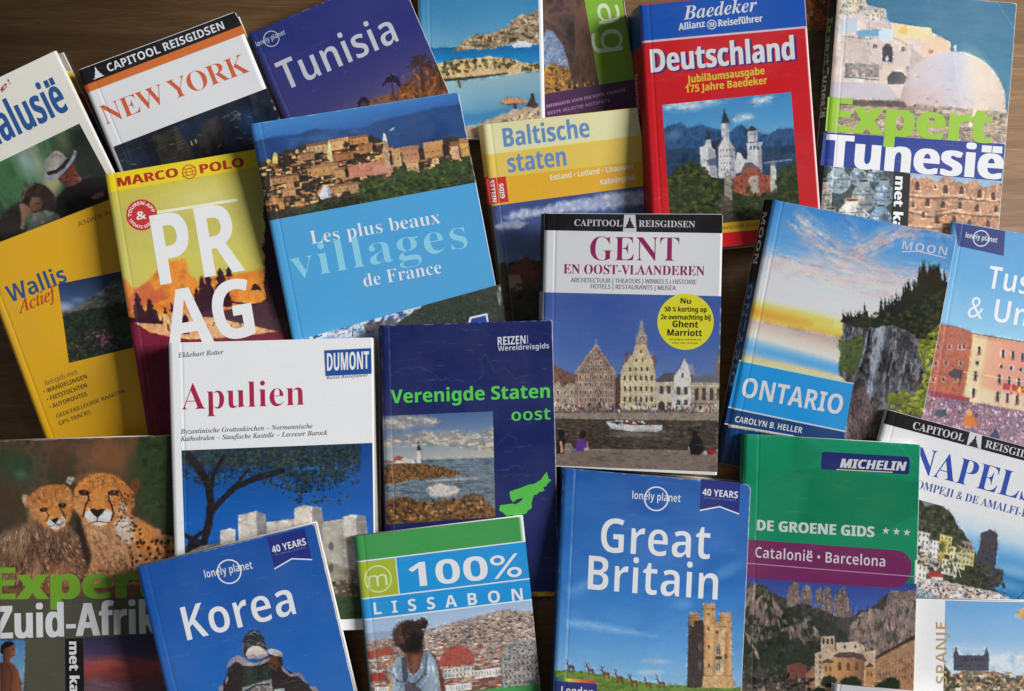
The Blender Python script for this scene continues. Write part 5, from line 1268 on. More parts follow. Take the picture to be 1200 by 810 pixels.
    for k in range(60): c.ell(rnd.uniform(94, 150), rnd.uniform(557, 571), .9, .8, (110, 62, 30), 0, 1, .6)
    for k in range(46): c.ell(rnd.uniform(138, 156), rnd.uniform(578, 610), rnd.uniform(.9, 1.5), rnd.uniform(.7, 1), (60, 38, 28), .8, 1, .8)
    # cub head
    c.poly([(25, 583), (26, 579), (30, 579), (37, 583), (36, 592), (30, 595), (27, 590)], nz(3, [(196, 150, 104), (150, 100, 62)], 6), 2); c.ell(29, 587, 2.4, 4, (214, 190, 160), -.3, 2, .8)
    c.poly([(32.6, 592), (37, 578), (48, 571), (60, 568), (76, 567.6), (84, 574), (86, 594), (81, 612), (74, 620), (64, 622.5), (54, 619), (46, 613), (37, 606)], nz(7, [(176, 106, 50), (198, 126, 66), (160, 94, 46)], 14), 3, 1, 1.5)
    c.ell(38, 600, 6, 10, (170, 126, 86), 0, 8, .7); c.poly([(60, 586), (68, 586), (72, 606), (58, 608)], (206, 136, 72), 5, .6); c.ell(50, 604, 5, 4, (206, 150, 98), 0, 4, .7)
    c.poly([(54, 612), (60, 608), (66, 611), (73, 605), (78, 608), (76, 616), (66, 621.5), (57, 618)], (208, 196, 184), 2.4)
    c.fur([(33, 592), (48, 571), (76, 568), (86, 594), (74, 610), (46, 610)], 330, 5, lambda x, y: math.atan2(y - 600, x - 62), .2, 8)
    for x, y, sg in ((51, 597.4, 1), (73, 592.6, -1)):
        c.poly([(x - 5, y - 1 + sg * .4), (x - 1, y - 2.6), (x + 4, y - 2.2), (x + 5, y - .6), (x + 2.6, y + 2.4), (x - 3, y + 2.4)], (28, 18, 16), 1.2); c.ell(x, y, 2, 1.5, (66, 40, 26)); c.ell(x + .6, y - .8, .5, .5, (190, 180, 170))
    c.line([(55, 599.6), (57, 604), (54, 611)], 1.4, (50, 30, 24), 1, .8); c.line([(71, 596), (74, 602), (77, 608)], 1.5, (40, 26, 22), 1, .9)
    c.poly([(59.6, 609), (64, 607.4), (69.6, 606.8), (67, 611), (65, 613.6), (62.6, 612.4)], (26, 20, 20), 1); c.line([(58, 617.4), (63, 616), (65.4, 614), (68, 615.4), (74, 613)], 1, (70, 50, 46), 1, .9)
    for x in (52, 58, 65): c.line([(x, 580), (x + 2, 588)], 1, (110, 64, 34), 1.4, .6)
    # lower half
    c.poly([(-20, 690), (220, 684), (220, 712), (-20, 714)], nz(8, [(96, 66, 46), (130, 86, 56), (80, 60, 42)], 15), 3)
    c.poly([(-20, 702), (220, 696), (224, 850), (-20, 850)], (80, 78, 64), 1.2)
    c.poly([(-20, 750), (29.5, 750), (27, 850), (-20, 850)], gr((10, 750), (10, 815), [(0, (70, 124, 170)), (1, (130, 170, 196))]), 1)
    c.poly([(-6, 850), (-8, 788), (-2, 778), (6, 774), (14, 777), (22, 786), (25, 800), (26, 850)], gr((-8, 800), (26, 806), [(0, (64, 36, 28)), (.5, (104, 60, 42)), (1, (140, 84, 58))]), 1.4); c.line([(8, 776), (14, 790), (12, 812)], 1.4, .7, 2)
    c.poly([(4, 776), (3, 768), (1, 762), (3, 756), (9, 752.6), (16, 755), (18, 760), (19, 764), (17.4, 769), (12, 772), (12, 778)], gr((0, 762), (19, 764), [(0, (60, 36, 30)), (.6, (110, 66, 48)), (1, (146, 92, 66))]), 1.2); c.poly([(0, 764), (1, 757), (6, 752), (13, 752), (17, 755), (12, 757), (5, 760), (3, 767)], (26, 20, 22), 1.4); c.line([(14, 761), (17, 761)], 1, (30, 20, 18)); c.line([(14, 768), (17, 768)], .9, (60, 30, 28))
    c.poly([(99, 747), (220, 742), (224, 850), (98, 850)], gr((150, 745), (150, 815), [(0, (44, 44, 76)), (.3, (74, 58, 92)), (.45, (140, 74, 82)), (.62, (136, 54, 50)), (.8, (104, 58, 66)), (1, (110, 84, 90))]), 1)
    c.wisp([(96, 784), (130, 778), (170, 784), (224, 776)], 9, (196, 84, 66), .8, 4, 14, 3); c.wisp([(96, 800), (150, 802), (224, 796)], 9, (120, 110, 130), .6, 5, 14, 3)
b.photo(None, art)
b.text('title', 'Zuid-Afrika', (-6, 748.5), (206, 741), 38, (212, 212, 212), 'bold', 1.0, off=.0002)
b.text('series_title', 'Expert', (-9, 702.5), (186, 700), 37, (112, 160, 44), 'bold', 1.9, off=.00016)
b.flat('black_strip', [(76.5, 748), (98.2, 747.4), (99, 838), (77, 838)], (26, 26, 30), .00014)
b.text('strip_lettering', 'met kaart', (81.2, 752), (82.4, 838), 11, (222, 222, 222), 'bold', .5, up=(1, -.01))

# ---- white art guide
b = Book([(197, 402), (437.4, 395.6), (440.5, 737.5), (207, 745)], 24, (226, 226, 234), (214, 214, 220),
         'white guidebook with crimson title and a dark tree over pale ruins', skew=-5, seed=25, crease=9, wear=.12)
b.text('author', 'Ekkehart Rotter', (208.5, 419.4), (262, 415.2), 5.8, (96, 98, 110), 'serifbi')
b.flat('logo_box', [(378.6, 409.6), (435.6, 406.8), (436.4, 439), (380.4, 442)], (222, 224, 232), .00008)
b.flat('logo_box', [(379.8, 410.6), (434.8, 407.9), (435.5, 438), (381.4, 440.9)], (24, 74, 144), .00013)
b.text('logo', 'DUMONT', (383.4, 434.6), (432.4, 432.0), 20.5, (220, 222, 230), 'bold', .15)
b.text('logo', 'Kunst-Reiseführer', (383, 444.6), (431.4, 441.2), 3.6, (110, 104, 130), 'boldi')
b.text('title', 'Apulien', (212.5, 480.5), (357, 474.6), 30, (164, 26, 66), 'serif')
b.text('subtitle', 'Byzantinische Grottenkirchen – Normannische', (211.5, 508.6), (366.5, 501.8), 5.6, (82, 86, 96), 'serifbi')
b.text('subtitle', 'Kathedralen – Staufische Kastelle – Lecceser Barock', (211.5, 517.2), (384, 509.6), 5.6, (82, 86, 96), 'serifbi')
def art(c):
    c.fill(gr((320, 525), (330, 740), [(0, (14, 64, 130)), (.35, (20, 86, 164)), (.7, (28, 98, 176)), (1, (50, 116, 184))]))
    F = [(18, 28, 30), (30, 42, 40), (24, 36, 44), (38, 50, 44), (28, 38, 34)]
    F += [(50, 58, 44), (62, 66, 48)]
    c.poly([(205, 515), (420, 512), (424, 530), (416, 546), (396, 556), (366, 562), (340, 560), (310, 552), (280, 546), (250, 550), (212, 545)], nz(7, F, 5), 8, .6, 9, 7)
    c.dots([(214, 560), (214, 526), (420, 522), (424, 542), (412, 560), (384, 574), (350, 578), (318, 568), (280, 560), (246, 572)], 1500, (.6, 1.9), F, 6, alpha=.7)
    c.dots([(216, 545), (216, 530), (414, 526), (416, 542), (396, 552), (340, 552), (280, 546)], 420, (.6, 1.8), [(74, 78, 56), (60, 70, 54), (40, 50, 40)], 16, alpha=.6)
    c.dots([(220, 560), (420, 540), (420, 566), (300, 572)], 150, (.8, 1.8), [(26, 84, 156), (34, 92, 164)], 17, alpha=.6)
    c.dots([(300, 560), (424, 545), (420, 575), (396, 592), (340, 590)], 110, (.8, 2.0), F, 7, alpha=.7)
    T = nz(3, [(22, 20, 26), (40, 36, 38)], 8)
    c.line([(226, 660), (238, 640), (245, 612), (247, 590), (244, 566), (232, 548), (222, 534)], 9, T); c.line([(246, 604), (256, 590), (274, 572), (296, 562), (330, 552)], 7, T); c.line([(214, 626), (226, 632), (240, 622)], 5, T); c.line([(246, 580), (250, 556), (262, 534)], 5, T); c.line([(270, 576), (290, 552)], 3, T)
    c.poly([(214, 650), (224, 628), (238, 634), (250, 650), (250, 664), (214, 668)], T, 3)
    st = nz(6, [(186, 178, 164), (204, 196, 182), (170, 160, 146)], 9); sh = nz(6, [(120, 116, 116), (146, 140, 136)], 10)
    c.poly([(214, 650), (236, 640), (262, 636), (300, 634), (300, 700), (214, 700)], nz(5, [(150, 140, 124), (120, 112, 100)], 11), 2)
    c.poly([(258, 622), (270, 619), (276, 621), (276, 652), (258, 652)], st); c.poly([(279, 604), (300, 599), (311, 603), (312, 640), (280, 644)], st); c.poly([(300, 599), (311, 603), (312, 640), (302, 640)], sh, 1)
    c.poly([(312, 612), (346, 608), (346, 668), (312, 668)], st)
    c.poly([(345, 596), (356, 592), (376, 595), (379, 612), (378, 690), (346, 690)], st); c.poly([(366, 593.5), (376, 595), (379, 612), (378, 690), (366, 690)], sh, 1)
    c.poly([(378, 612), (402, 608), (404, 700), (378, 700)], nz(5, [(150, 144, 134), (176, 170, 158)], 12))
    c.poly([(402, 606), (412, 603), (428, 605), (430, 625), (430, 700), (404, 700)], st); c.poly([(418, 604), (428, 605), (430, 625), (430, 700), (418, 700)], sh, 1)
    c.poly([(312, 650), (346, 646), (440, 676), (440, 700), (312, 700)], nz(5, [(120, 112, 100), (150, 142, 126)], 13), 3)
    c.poly([(214, 690), (260, 684), (330, 690), (392, 682), (440, 686), (442, 705), (214, 712)], nz(5, [(96, 84, 66), (70, 64, 50), (130, 116, 94)], 14), 2, 1, 3)
    c.poly([(214, 704), (440, 698), (444, 740), (214, 740)], nz(6, [(36, 52, 34), (52, 70, 42), (44, 60, 40)], 15, (1.6, .7)), 2)
    c.ell(388, 640, 3, 5, (84, 76, 70), 0, 2); c.ell(388, 666, 3, 5, (84, 76, 70), 0, 2); c.dots([(390, 680), (440, 680), (440, 700), (390, 700)], 50, (.8, 2.4), [(84, 74, 58), (140, 126, 104), (60, 56, 44)], 16)
b.photo([(212.6, 528), (436.4, 519), (439.4, 724.5), (219.4, 733)], art)

# ---- navy guidebook
b = Book([(446, 381.6), (647, 375), (655.4, 701), (455, 712)], 10, (34, 40, 100), (24, 28, 70),
         'navy guidebook with light green title, a lighthouse photo and a green map shape', skew=3, seed=26, crease=6, wear=.3)
def art(c):
    c.fill(nz(30, [(22, 32, 86), (30, 40, 96), (24, 34, 88)], 4))
    rnd = random.Random(2)
    L = (54, 62, 108)
    def coast(pts, seed):
        x, y = pts[0]; out = [pts[0]]; r = random.Random(seed)
        for (a, q), (e, g) in zip(pts[:-1], pts[1:]):
            n = max(2, int(math.hypot(e - a, g - q) / 3))
            for k in range(1, n + 1): out.append((a + (e - a) * k / n + r.uniform(-1.6, 1.6), q + (g - q) * k / n + r.uniform(-1.6, 1.6)))
        c.line(out, .8, L, .8, .8)
    coast([(456, 440), (474, 432), (490, 430), (505, 436), (516, 446), (530, 442), (545, 448), (552, 452)], 1)
    coast([(552, 452), (566, 440), (564, 424), (568, 414), (574, 426), (580, 436), (592, 430), (604, 444), (620, 440)], 2)
    coast([(584, 520), (596, 510), (606, 516), (600, 530), (590, 528)], 3)
    coast([(592, 556), (600, 546), (612, 548), (618, 540)], 4)
    c.poly([(440, 694.5), (660, 693.5), (660, 699), (440, 700)], (196, 140, 30), 1); c.poly([(440, 699.4), (660, 699), (660, 720), (440, 720)], (24, 26, 40), 1)
b.photo(None, art, 'cover_print', .000018)
b.text('publisher_mark', 'REIZEN', (583.4, 404.6), (616, 402.6), 9.6, (206, 210, 222), 'bold')
b.flat('publisher_mark', [(617.6, 393), (618.4, 393), (618.8, 402.6), (618, 402.6)], (170, 176, 196), .00012)
b.text('publisher_mark', 'Wereldreisgids', (583.6, 411.4), (643.4, 408), 6, (200, 204, 216), 'semi')
b.text('title', 'Verenigde Staten', (458, 472.6), (644.4, 465.8), 15.6, (84, 200, 74), 'bold', .15)
b.text('title', 'oost', (599.6, 493.4), (645, 491.4), 14, (84, 200, 74), 'semi')
def art(c):
    c.fill(gr((510, 485), (515, 545), [(0, (70, 100, 146)), (.5, (120, 140, 166)), (1, (196, 184, 160))]))
    c.poly([(446, 492), (470, 486), (500, 488), (520, 494), (505, 500), (470, 504), (446, 502)], nz(7, [(176, 170, 160), (130, 130, 134), (206, 196, 178)], 3, (1.4, .7)), 4, .9, 3)
    c.poly([(446, 516), (480, 508), (520, 504), (560, 508), (580, 500), (582, 530), (530, 524), (480, 522), (446, 526)], nz(7, [(150, 146, 140), (206, 192, 164), (120, 124, 132), (190, 176, 150)], 4, (1.8, .6)), 5, .9, 3)
    c.poly([(446, 540), (582, 536), (582, 610), (446, 616)], nz(5, [(76, 92, 108), (120, 134, 142), (96, 110, 122), (70, 84, 100)], 5, (2.2, .5)), 1.5)
    R = nz(3, [(84, 58, 34), (146, 104, 58), (110, 76, 44), (60, 44, 32), (170, 128, 76)], 6)
    c.poly([(446, 568), (448, 548), (466, 543), (484, 542), (500, 544), (520, 548), (540, 554), (536, 558), (514, 560), (490, 562), (468, 566)], R, 1.2, 1, 2)
    c.poly([(462, 543), (466, 538), (474, 536), (484, 539), (488, 543)], (206, 198, 188)); c.poly([(460, 539), (466, 534), (472, 536), (470, 540)], (150, 80, 60)); c.line([(454, 542), (462, 541)], 2, (170, 90, 66))
    c.poly([(488, 543), (489, 528), (492.4, 528), (494, 543)], (226, 222, 214)); c.poly([(488.4, 528), (488.8, 524), (490.6, 521), (492.6, 524), (493, 528)], (50, 44, 46)); c.line([(490.6, 522), (490.6, 517)], 1, (60, 56, 60))
    c.poly([(500, 572), (512, 566), (524, 570), (540, 572), (536, 580), (516, 584), (504, 580)], nz(3, [(206, 190, 170), (230, 220, 206), (150, 150, 150)], 7), 3, .95, 3); c.line([(500, 564), (560, 560)], 2, (200, 196, 186), 2, .7)
    c.poly([(446, 610), (450, 590), (466, 582), (484, 584), (498, 590), (520, 588), (540, 582), (556, 578), (566, 582), (576, 592), (582, 600), (582, 616), (446, 622)], R, 1.2, 1, 3, 5)
    c.dots([(452, 612), (456, 588), (480, 588), (560, 584), (578, 604)], 120, (1.2, 3), [(60, 42, 30), (160, 112, 62), (96, 66, 40), (44, 34, 28), (184, 138, 84)], 9, alpha=.7)
b.photo([(448.4, 487.6), (577.6, 482), (580.4, 605.6), (452.2, 615)], art, off=.00003)
b.flat('map_shape', [(585, 598), (586, 592), (602, 590), (598, 584), (597, 576), (606, 573), (612, 571), (619, 568), (626, 567), (634, 562), (638, 556), (641, 552.6), (641.6, 556), (643, 561), (646, 562.4), (642, 566), (640, 569.6), (636.6, 571), (638, 575), (632, 576.6), (628, 580), (626, 579.4), (624, 585), (622.6, 590), (623.4, 595), (619, 598), (616, 602), (610, 603), (606, 606.4), (600, 603.4), (594, 605), (590, 601)], (82, 186, 70), .00014)
b.flat('map_lake', [(600, 589.4), (606, 585), (613, 583), (611, 587), (604, 591)], (34, 40, 100), .00018)

# ---- blue-sky Tuscany guidebook (right edge)
b = Book([(1117, 260), (1327, 295), (1274, 610), (1064, 575)], 6, (92, 152, 196), (70, 120, 170),
         'sky-blue guidebook with brick palaces above a crowd, cut off by the right edge', seed=27, crease=8, wear=.2)
def art(c):
    c.fill(gr((1170, 262), (1158, 395), [(0, (78, 142, 190)), (.5, (92, 156, 200)), (1, (136, 184, 212))]))
    br = nz(3, [(150, 80, 62), (176, 100, 76), (140, 72, 56)], 3)
    c.poly([(1090, 384), (1103, 380), (1112, 381), (1126, 384), (1140, 390), (1142, 396), (1134, 470), (1070, 470)], br)
    for x in range(1102, 1140, 4): c.poly([(x, 381 + (x - 1102) * .24), (x + 2, 381.6 + (x - 1102) * .24), (x + 1.8, 384 + (x - 1102) * .24), (x, 384 + (x - 1102) * .24)], br)
    
    for y, xs in ((407, (1100, 1113, 1125, 1130)), (426, (1097, 1109, 1126)), (445, (1094, 1106, 1120))):
        for x in xs:
            c.poly([(x - 3, y - 3.4), (x + 3, y - 3), (x + 2.6, y + 3.4), (x - 3.4, y + 3)], (196, 170, 156), 1, .6); c.poly([(x - 1.6, y - 2.6), (x + 1, y - 2.4), (x + .8, y + 1.8), (x - 1.8, y + 1.6)], (76, 52, 56), .9); c.poly([(x + .4, y + .4), (x + 2.4, y + .6), (x + 2.2, y + 2.6), (x, y + 2.4)], (150, 90, 90), .9)
    c.line([(1088, 436), (1136, 444)], 1.2, .85, 1.4); c.fill(nz(40, [(150, 90, 80), (200, 140, 110)], 23), 0)
    ma = gr((1145, 400), (1240, 410), [(0, (206, 168, 132)), (.3, (208, 146, 120)), (1, (196, 124, 108))])
    c.poly([(1141, 392), (1240, 408), (1300, 420), (1290, 520), (1128, 480)], ma)
    c.line([(1140, 394), (1240, 410), (1300, 421)], 3, (196, 140, 110)); c.line([(1140, 391), (1300, 417.5)], 1.6, (130, 96, 84))
    c.poly([(1141, 394), (1157, 397), (1143, 486), (1128, 480)], (214, 196, 150), 5, .8); c.poly([(1132, 452), (1300, 482), (1290, 522), (1126, 484)], (206, 200, 160), 6, .7)
    for r, (y, h) in enumerate(((411, 4), (426, 1.6), (441, 4.6), (461, 5))):
        for k in range(12):
            if r == 3 and k > 8: continue
            x = (1147.6 if k == 0 else 1153 + k * 11.4) - r * 2.2; yy = y + k * 2
            if k == 1: continue
            c.poly([(x - 3, yy - h - 1.4), (x + 3, yy - h - .8), (x + 2.6, yy + h + 1), (x - 3.4, yy + h + .4)], (186, 176, 170), 1, .8)
            c.poly([(x - 1.5, yy - h), (x + 1.5, yy - h + .4), (x + 1.2, yy + h), (x - 1.8, yy + h - .4)], (46, 40, 48), .9); c.ell(x, yy - h, 1.5, 1, (46, 40, 48))
            if r in (0, 2, 3): c.poly([(x - 2.2, yy + h * .6), (x + 1.6, yy + h * .6 + .4), (x + 1.2, yy + h * .6 + 3.6), (x - 2.6, yy + h * .6 + 3)], (170, 60, 60), 1, .7)
    c.line([(1130, 436), (1300, 464)], 1, (236, 210, 170), 1, .7)
    for k in range(9): c.poly([(1176 + k * 10, 449 + k * 1.8), (1184 + k * 10, 450.4 + k * 1.8), (1183.4 + k * 10, 457 + k * 1.8), (1175.6 + k * 10, 456 + k * 1.8)], (176, 40, 44), 1, .9)
    c.dots([(1186, 452), (1215, 456), (1214, 470), (1184, 466)], 14, (1, 2.4), [(216, 190, 60), (180, 40, 46), (226, 214, 200)], 5)
    c.poly([(1111, 438), (1118, 432), (1128, 434), (1127, 444), (1116, 442)], (70, 66, 72)); c.line([(1126, 436), (1124, 452)], 1, (60, 50, 50))
    c.poly([(1060, 462), (1088, 458), (1133, 470), (1200, 482), (1300, 500), (1290, 620), (1050, 590)], nz(3, [(120, 90, 108), (150, 118, 132), (104, 84, 102), (170, 140, 148)], 6, (1, .6)), 2)
    c.dots([(1070, 466), (1090, 460), (1136, 471), (1240, 490), (1240, 550), (1060, 520)], 1100, (.6, 1.5), [(180, 150, 160), (104, 80, 102), (150, 100, 116), (206, 194, 198), (90, 84, 112), (170, 124, 126), (80, 64, 84), (190, 170, 160)], 7, (.7, 1.1), alpha=.85)
    c.poly([(1092, 458), (1136, 466), (1136, 471), (1090, 464)], (150, 46, 60), 1.5, .8)
    c.poly([(1094, 486), (1098, 480), (1108, 480), (1110, 486), (1102, 490)], (66, 74, 92)); c.poly([(1128, 500), (1130, 488), (1136, 484), (1142, 488), (1148, 500)], (190, 110, 50)); c.ell(1136, 484, 3.4, 3.4, (206, 140, 70)); c.poly([(1160, 512), (1166, 502), (1170, 506), (1172, 514)], (60, 64, 90))
b.photo(None, art)
b.band([(1118.4, 261), (1177.8, 270.8), (1176, 300), (1122.6, 288.4)], (42, 54, 112), 'logo_tab')
planet_logo(b, 1149.5, 279.5, 9.6, .165, (206, 210, 222))
b.text('title', 'Tuscany', (1156, 337.5), (1274, 357.4), 26.5, (222, 226, 232), 'semi')
b.text('title', '& Umbria', (1133, 371.6), (1276, 395.4), 26.5, (222, 226, 232), 'semi')

# ---- sunset cliff guidebook
def sp(t, w):
    k = np.zeros((len(t), 3)); k[:] = (12, 14, 18); k[t > .30] = (20, 52, 92); k[t > .72] = (14, 34, 64)
    return k
b = Book([(906, 234), (1121, 276.5), (1062, 586), (845, 543)], 12, (60, 120, 180), (20, 40, 70),
         'guidebook with a sunset sky, a pine-topped cliff and a blue title block', skew=9, seed=28, crease=7, spine_fn=sp, wear=.25)
def art(c):
    c.fill(gr((985, 250), (952, 440), [(0, (44, 124, 196)), (.25, (84, 150, 206)), (.42, (176, 196, 216)), (.58, (226, 220, 200)), (.68, (240, 206, 130)), (.74, (238, 160, 50)), (.80, (206, 170, 130)), (.88, (190, 176, 166)), (1, (216, 190, 150))]))
    C = nz(14, [(226, 176, 150), (206, 160, 166), (240, 204, 172), (190, 164, 186)], 4, (3, .6), .25); CL = nz(14, [(244, 214, 190), (236, 196, 172), (226, 200, 200)], 6, (3, .6), .2)
    c.wisp([(925, 250), (940, 268), (962, 286), (985, 300), (1000, 304)], 15, C, .75, 1, 18, 3.4); c.wisp([(940, 256), (962, 274), (986, 296)], 9, CL, .6, 2, 16, 2.6)
    c.wisp([(985, 304), (1010, 296), (1036, 282), (1064, 272), (1100, 272), (1124, 280)], 12, C, .75, 3, 18, 3); c.wisp([(992, 302), (1020, 288), (1046, 272), (1066, 258)], 9, C, .5, 7, 14, 3); c.wisp([(985, 255), (1000, 272), (1006, 294)], 10, C, .35, 8, 12, 3)
    c.wisp([(886, 300), (915, 310), (950, 318), (985, 322), (1020, 326), (1060, 334), (1110, 342)], 16, CL, .9, 4, 22, 3.6); c.wisp([(886, 304), (930, 316), (980, 326), (1030, 340), (1080, 352)], 10, C, .7, 5, 20, 3); c.wisp([(970, 310), (1030, 316), (1080, 322), (1118, 326)], 12, C, .6, 9, 18, 3)
    c.poly([(880, 322), (920, 334), (960, 346), (1000, 354), (1000, 372), (940, 362), (876, 346)], (206, 220, 228), 16, .45)
    c.ell(884, 361, 80, 7, (242, 160, 40), .2, 12, .8); c.ell(944, 374, 56, 5, (244, 186, 70), .2, 9, .7); c.ell(890, 367, 56, 4, (226, 124, 30), .2, 7, .7)
    c.poly([(870, 372), (990, 396), (990, 460), (850, 430)], gr((925, 384), (912, 432), [(0, (176, 156, 146)), (.2, (196, 182, 172)), (.4, (214, 204, 190)), (.55, (120, 170, 206)), (.7, (90, 156, 206)), (.85, (222, 190, 140)), (1, (232, 196, 120))]), 2)
    c.fill(nz(8, [(150, 150, 160), (220, 200, 170)], 9, (6, .4), .2), .10)
    c.poly([(866, 404), (900, 410), (950, 420), (985, 430), (985, 438), (930, 428), (862, 416)], (80, 156, 214), 6, .55)
    # cliff
    rock = nz(8, [(48, 50, 58), (92, 94, 102), (120, 118, 122), (66, 64, 70), (112, 100, 92)], 10, (.7, 1.5), .12)
    c.poly([(988, 376), (1000, 374), (1016, 380), (1040, 376), (1062, 372), (1090, 360), (1115, 340), (1120, 440), (1090, 560), (1010, 560), (990, 510), (996, 450), (983, 440), (986, 400)], rock, 1.2, 1, 2, 5)
    c.poly([(1026, 384), (1036, 378), (1038, 396), (1026, 440), (1018, 484), (1020, 500), (1014, 500), (1010, 470)], nz(5, [(120, 128, 146), (160, 164, 172), (96, 104, 120)], 12, (.5, 2)), 3, .9, 2)
    rnd = random.Random(5)
    for k in range(46):
        x = rnd.uniform(990, 1086); y0 = 378 + rnd.uniform(0, 50); L = rnd.uniform(20, 80); w = rnd.uniform(1.4, 5)
        L *= .5; y0 += rnd.uniform(0, 50)
        c.line([(x, y0), (x - L * .08 + rnd.uniform(-4, 4), y0 + L * .5), (x - L * .16 + rnd.uniform(-5, 5), y0 + L)], w, rnd.choice([.5, .6, .7, .8, 1.12]), rnd.uniform(1.5, 3), .8)
        q = [(x + rnd.uniform(-7, 7), y0 + 20 + rnd.uniform(-7, 7)) for _ in range(4)]; c.poly(q, rnd.choice([.7, .8, 1.14, 1.2]), 1.6, .7)
    c.poly([(1012, 384), (1022, 384), (1016, 430), (1006, 480), (1000, 500), (996, 470), (1004, 430)], .62, 4, .9); c.poly([(1040, 384), (1046, 384), (1036, 440), (1026, 500), (1020, 500), (1030, 430)], .7, 4, .9); c.poly([(1050, 390), (1070, 394), (1066, 420), (1052, 430)], .72, 6, .8); c.poly([(1046, 430), (1070, 440), (1062, 480), (1040, 480)], .8, 8, .8)
    for x, y0, y1 in ((1030, 388, 452), (1024, 392, 470), (1016, 390, 430), (1062, 412, 458), (1050, 400, 440), (1036, 384, 410)):
        c.line([(x, y0), (x - 3, (y0 + y1) / 2), (x - 9, y1)], 1.6, (158, 162, 172), 1.8, .7)
    c.fill(nz(5, [(40, 44, 54), (110, 106, 104)], 23, (.5, 2)), 0)
    c.poly([(984, 400), (1012, 392), (1010, 420), (1000, 440), (984, 436)], nz(4, [(60, 76, 40), (84, 100, 50), (46, 56, 36)], 13), 3, .85, 3)
    c.poly([(996, 470), (1010, 452), (1030, 480), (1052, 486), (1070, 470), (1085, 490), (1080, 560), (990, 560)], nz(5, [(70, 54, 52), (110, 92, 86), (56, 46, 48), (128, 104, 96)], 14, (.6, 1.6)), 3, .85, 3)
    G = [(30, 36, 30), (44, 52, 34), (36, 40, 32)]
    c.poly([(987, 378), (990, 370), (1004, 374), (1024, 374), (1034, 368), (1050, 364), (1064, 352), (1080, 340), (1092, 330), (1112, 330), (1106, 400), (1086, 408), (1072, 392), (1056, 384), (1040, 380), (1024, 384), (1004, 384)], nz(4, G + [(56, 60, 40)], 15), 1.5, 1, 3)
    c.treeline([(988, 374), (1000, 374), (1018, 372)], 3, (36, 34, 34), 1, 2.4, (8, 12)); c.treeline([(1013, 372), (1017, 372)], 3, (34, 36, 34), 8, 3, (16, 18))
    c.treeline([(1030, 370), (1046, 366), (1060, 358)], 4, (32, 36, 32), 2, 2.6, (12, 22)); c.treeline([(1044, 366), (1047, 366)], 4, (30, 34, 30), 9, 2, (19, 21)); c.treeline([(1058, 356), (1076, 346), (1090, 338), (1108, 336)], 6, (36, 38, 30), 3, 2.4, (14, 30)); c.treeline([(1076, 346), (1092, 338), (1104, 338)], 6, (46, 42, 30), 5, 3, (22, 40))
    c.dots([(1000, 372), (1060, 362), (1110, 336), (1108, 392), (1080, 398), (1050, 380), (1000, 382)], 160, (1.2, 3.2), G + [(66, 70, 40), (80, 60, 36)], 16, alpha=.75)
    c.dots([(1074, 400), (1104, 380), (1096, 440), (1086, 480), (1070, 474), (1084, 436)], 170, (1.4, 3.6), [(112, 126, 40), (140, 150, 56), (84, 100, 40), (96, 92, 44), (160, 160, 70)], 17, alpha=.85)
    c.dots([(1036, 466), (1060, 458), (1084, 470), (1080, 486), (1050, 482)], 110, (1.4, 3.4), [(120, 134, 40), (150, 160, 60), (90, 106, 40), (104, 100, 44)], 18, alpha=.85)
    c.poly([(836, 498), (930, 512), (990, 520), (990, 600), (830, 560)], gr((880, 505), (876, 545), [(0, (20, 62, 112)), (1, (18, 36, 62))]), 1.4)
    c.poly([(960, 506), (992, 512), (990, 530), (960, 526)], nz(3, [(60, 76, 80), (96, 110, 110), (40, 54, 62)], 19), 3)
    c.C = 128 + (c.C - 118) * 1.14  # print brightened in its inks to make up for shade on the tilted cover
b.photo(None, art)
b.band([(866.4, 423), (999.4, 449.6), (990.4, 504.6), (854, 477)], (34, 150, 226), 'title_block')  # block blue lightened too, against the same tilt shade
b.flat('title_rule', [(853.8, 476.8), (990.2, 504.4), (990, 506), (853.5, 478.4)], (196, 210, 224), .00014)
b.flat('title_rule', [(866.6, 422), (1000, 448.7), (999.8, 450), (866.3, 423.3)], (196, 214, 228), .00014)
b.band([(853.4, 478.6), (990, 506.2), (988, 520.6), (849.8, 497)], (28, 68, 122), 'author_band')
b.flat('title_rule', [(849.6, 496.4), (930, 510), (929.8, 511.2), (849.2, 497.8)], (206, 214, 224), .00014)
b.text('title', 'ONTARIO', (868, 464.6), (985, 485.6), 23, (226, 230, 236), 'bold')
b.text('author', 'CAROLYN B. HELLER', (861, 494.4), (939.4, 507.6), 7, (222, 226, 232), 'bold')
b.text('publisher_mark', 'MOON', (1056.5, 291.8), (1108.6, 299.4), 9.6, (206, 204, 216), 'semi', spacing=1.15)
b.flat('publisher_mark', [(1057, 294.4), (1076, 293.6), (1108.4, 301.6), (1108.2, 302.8), (1076, 295.2), (1057, 295.6)], (206, 204, 216), .00014)
b.spine_text('MOON', .045, .235, .62, .22, (196, 196, 200), 'bold')
b.spine_text('ONTARIO', .31, .70, .70, .18, (96, 130, 162), 'bold')

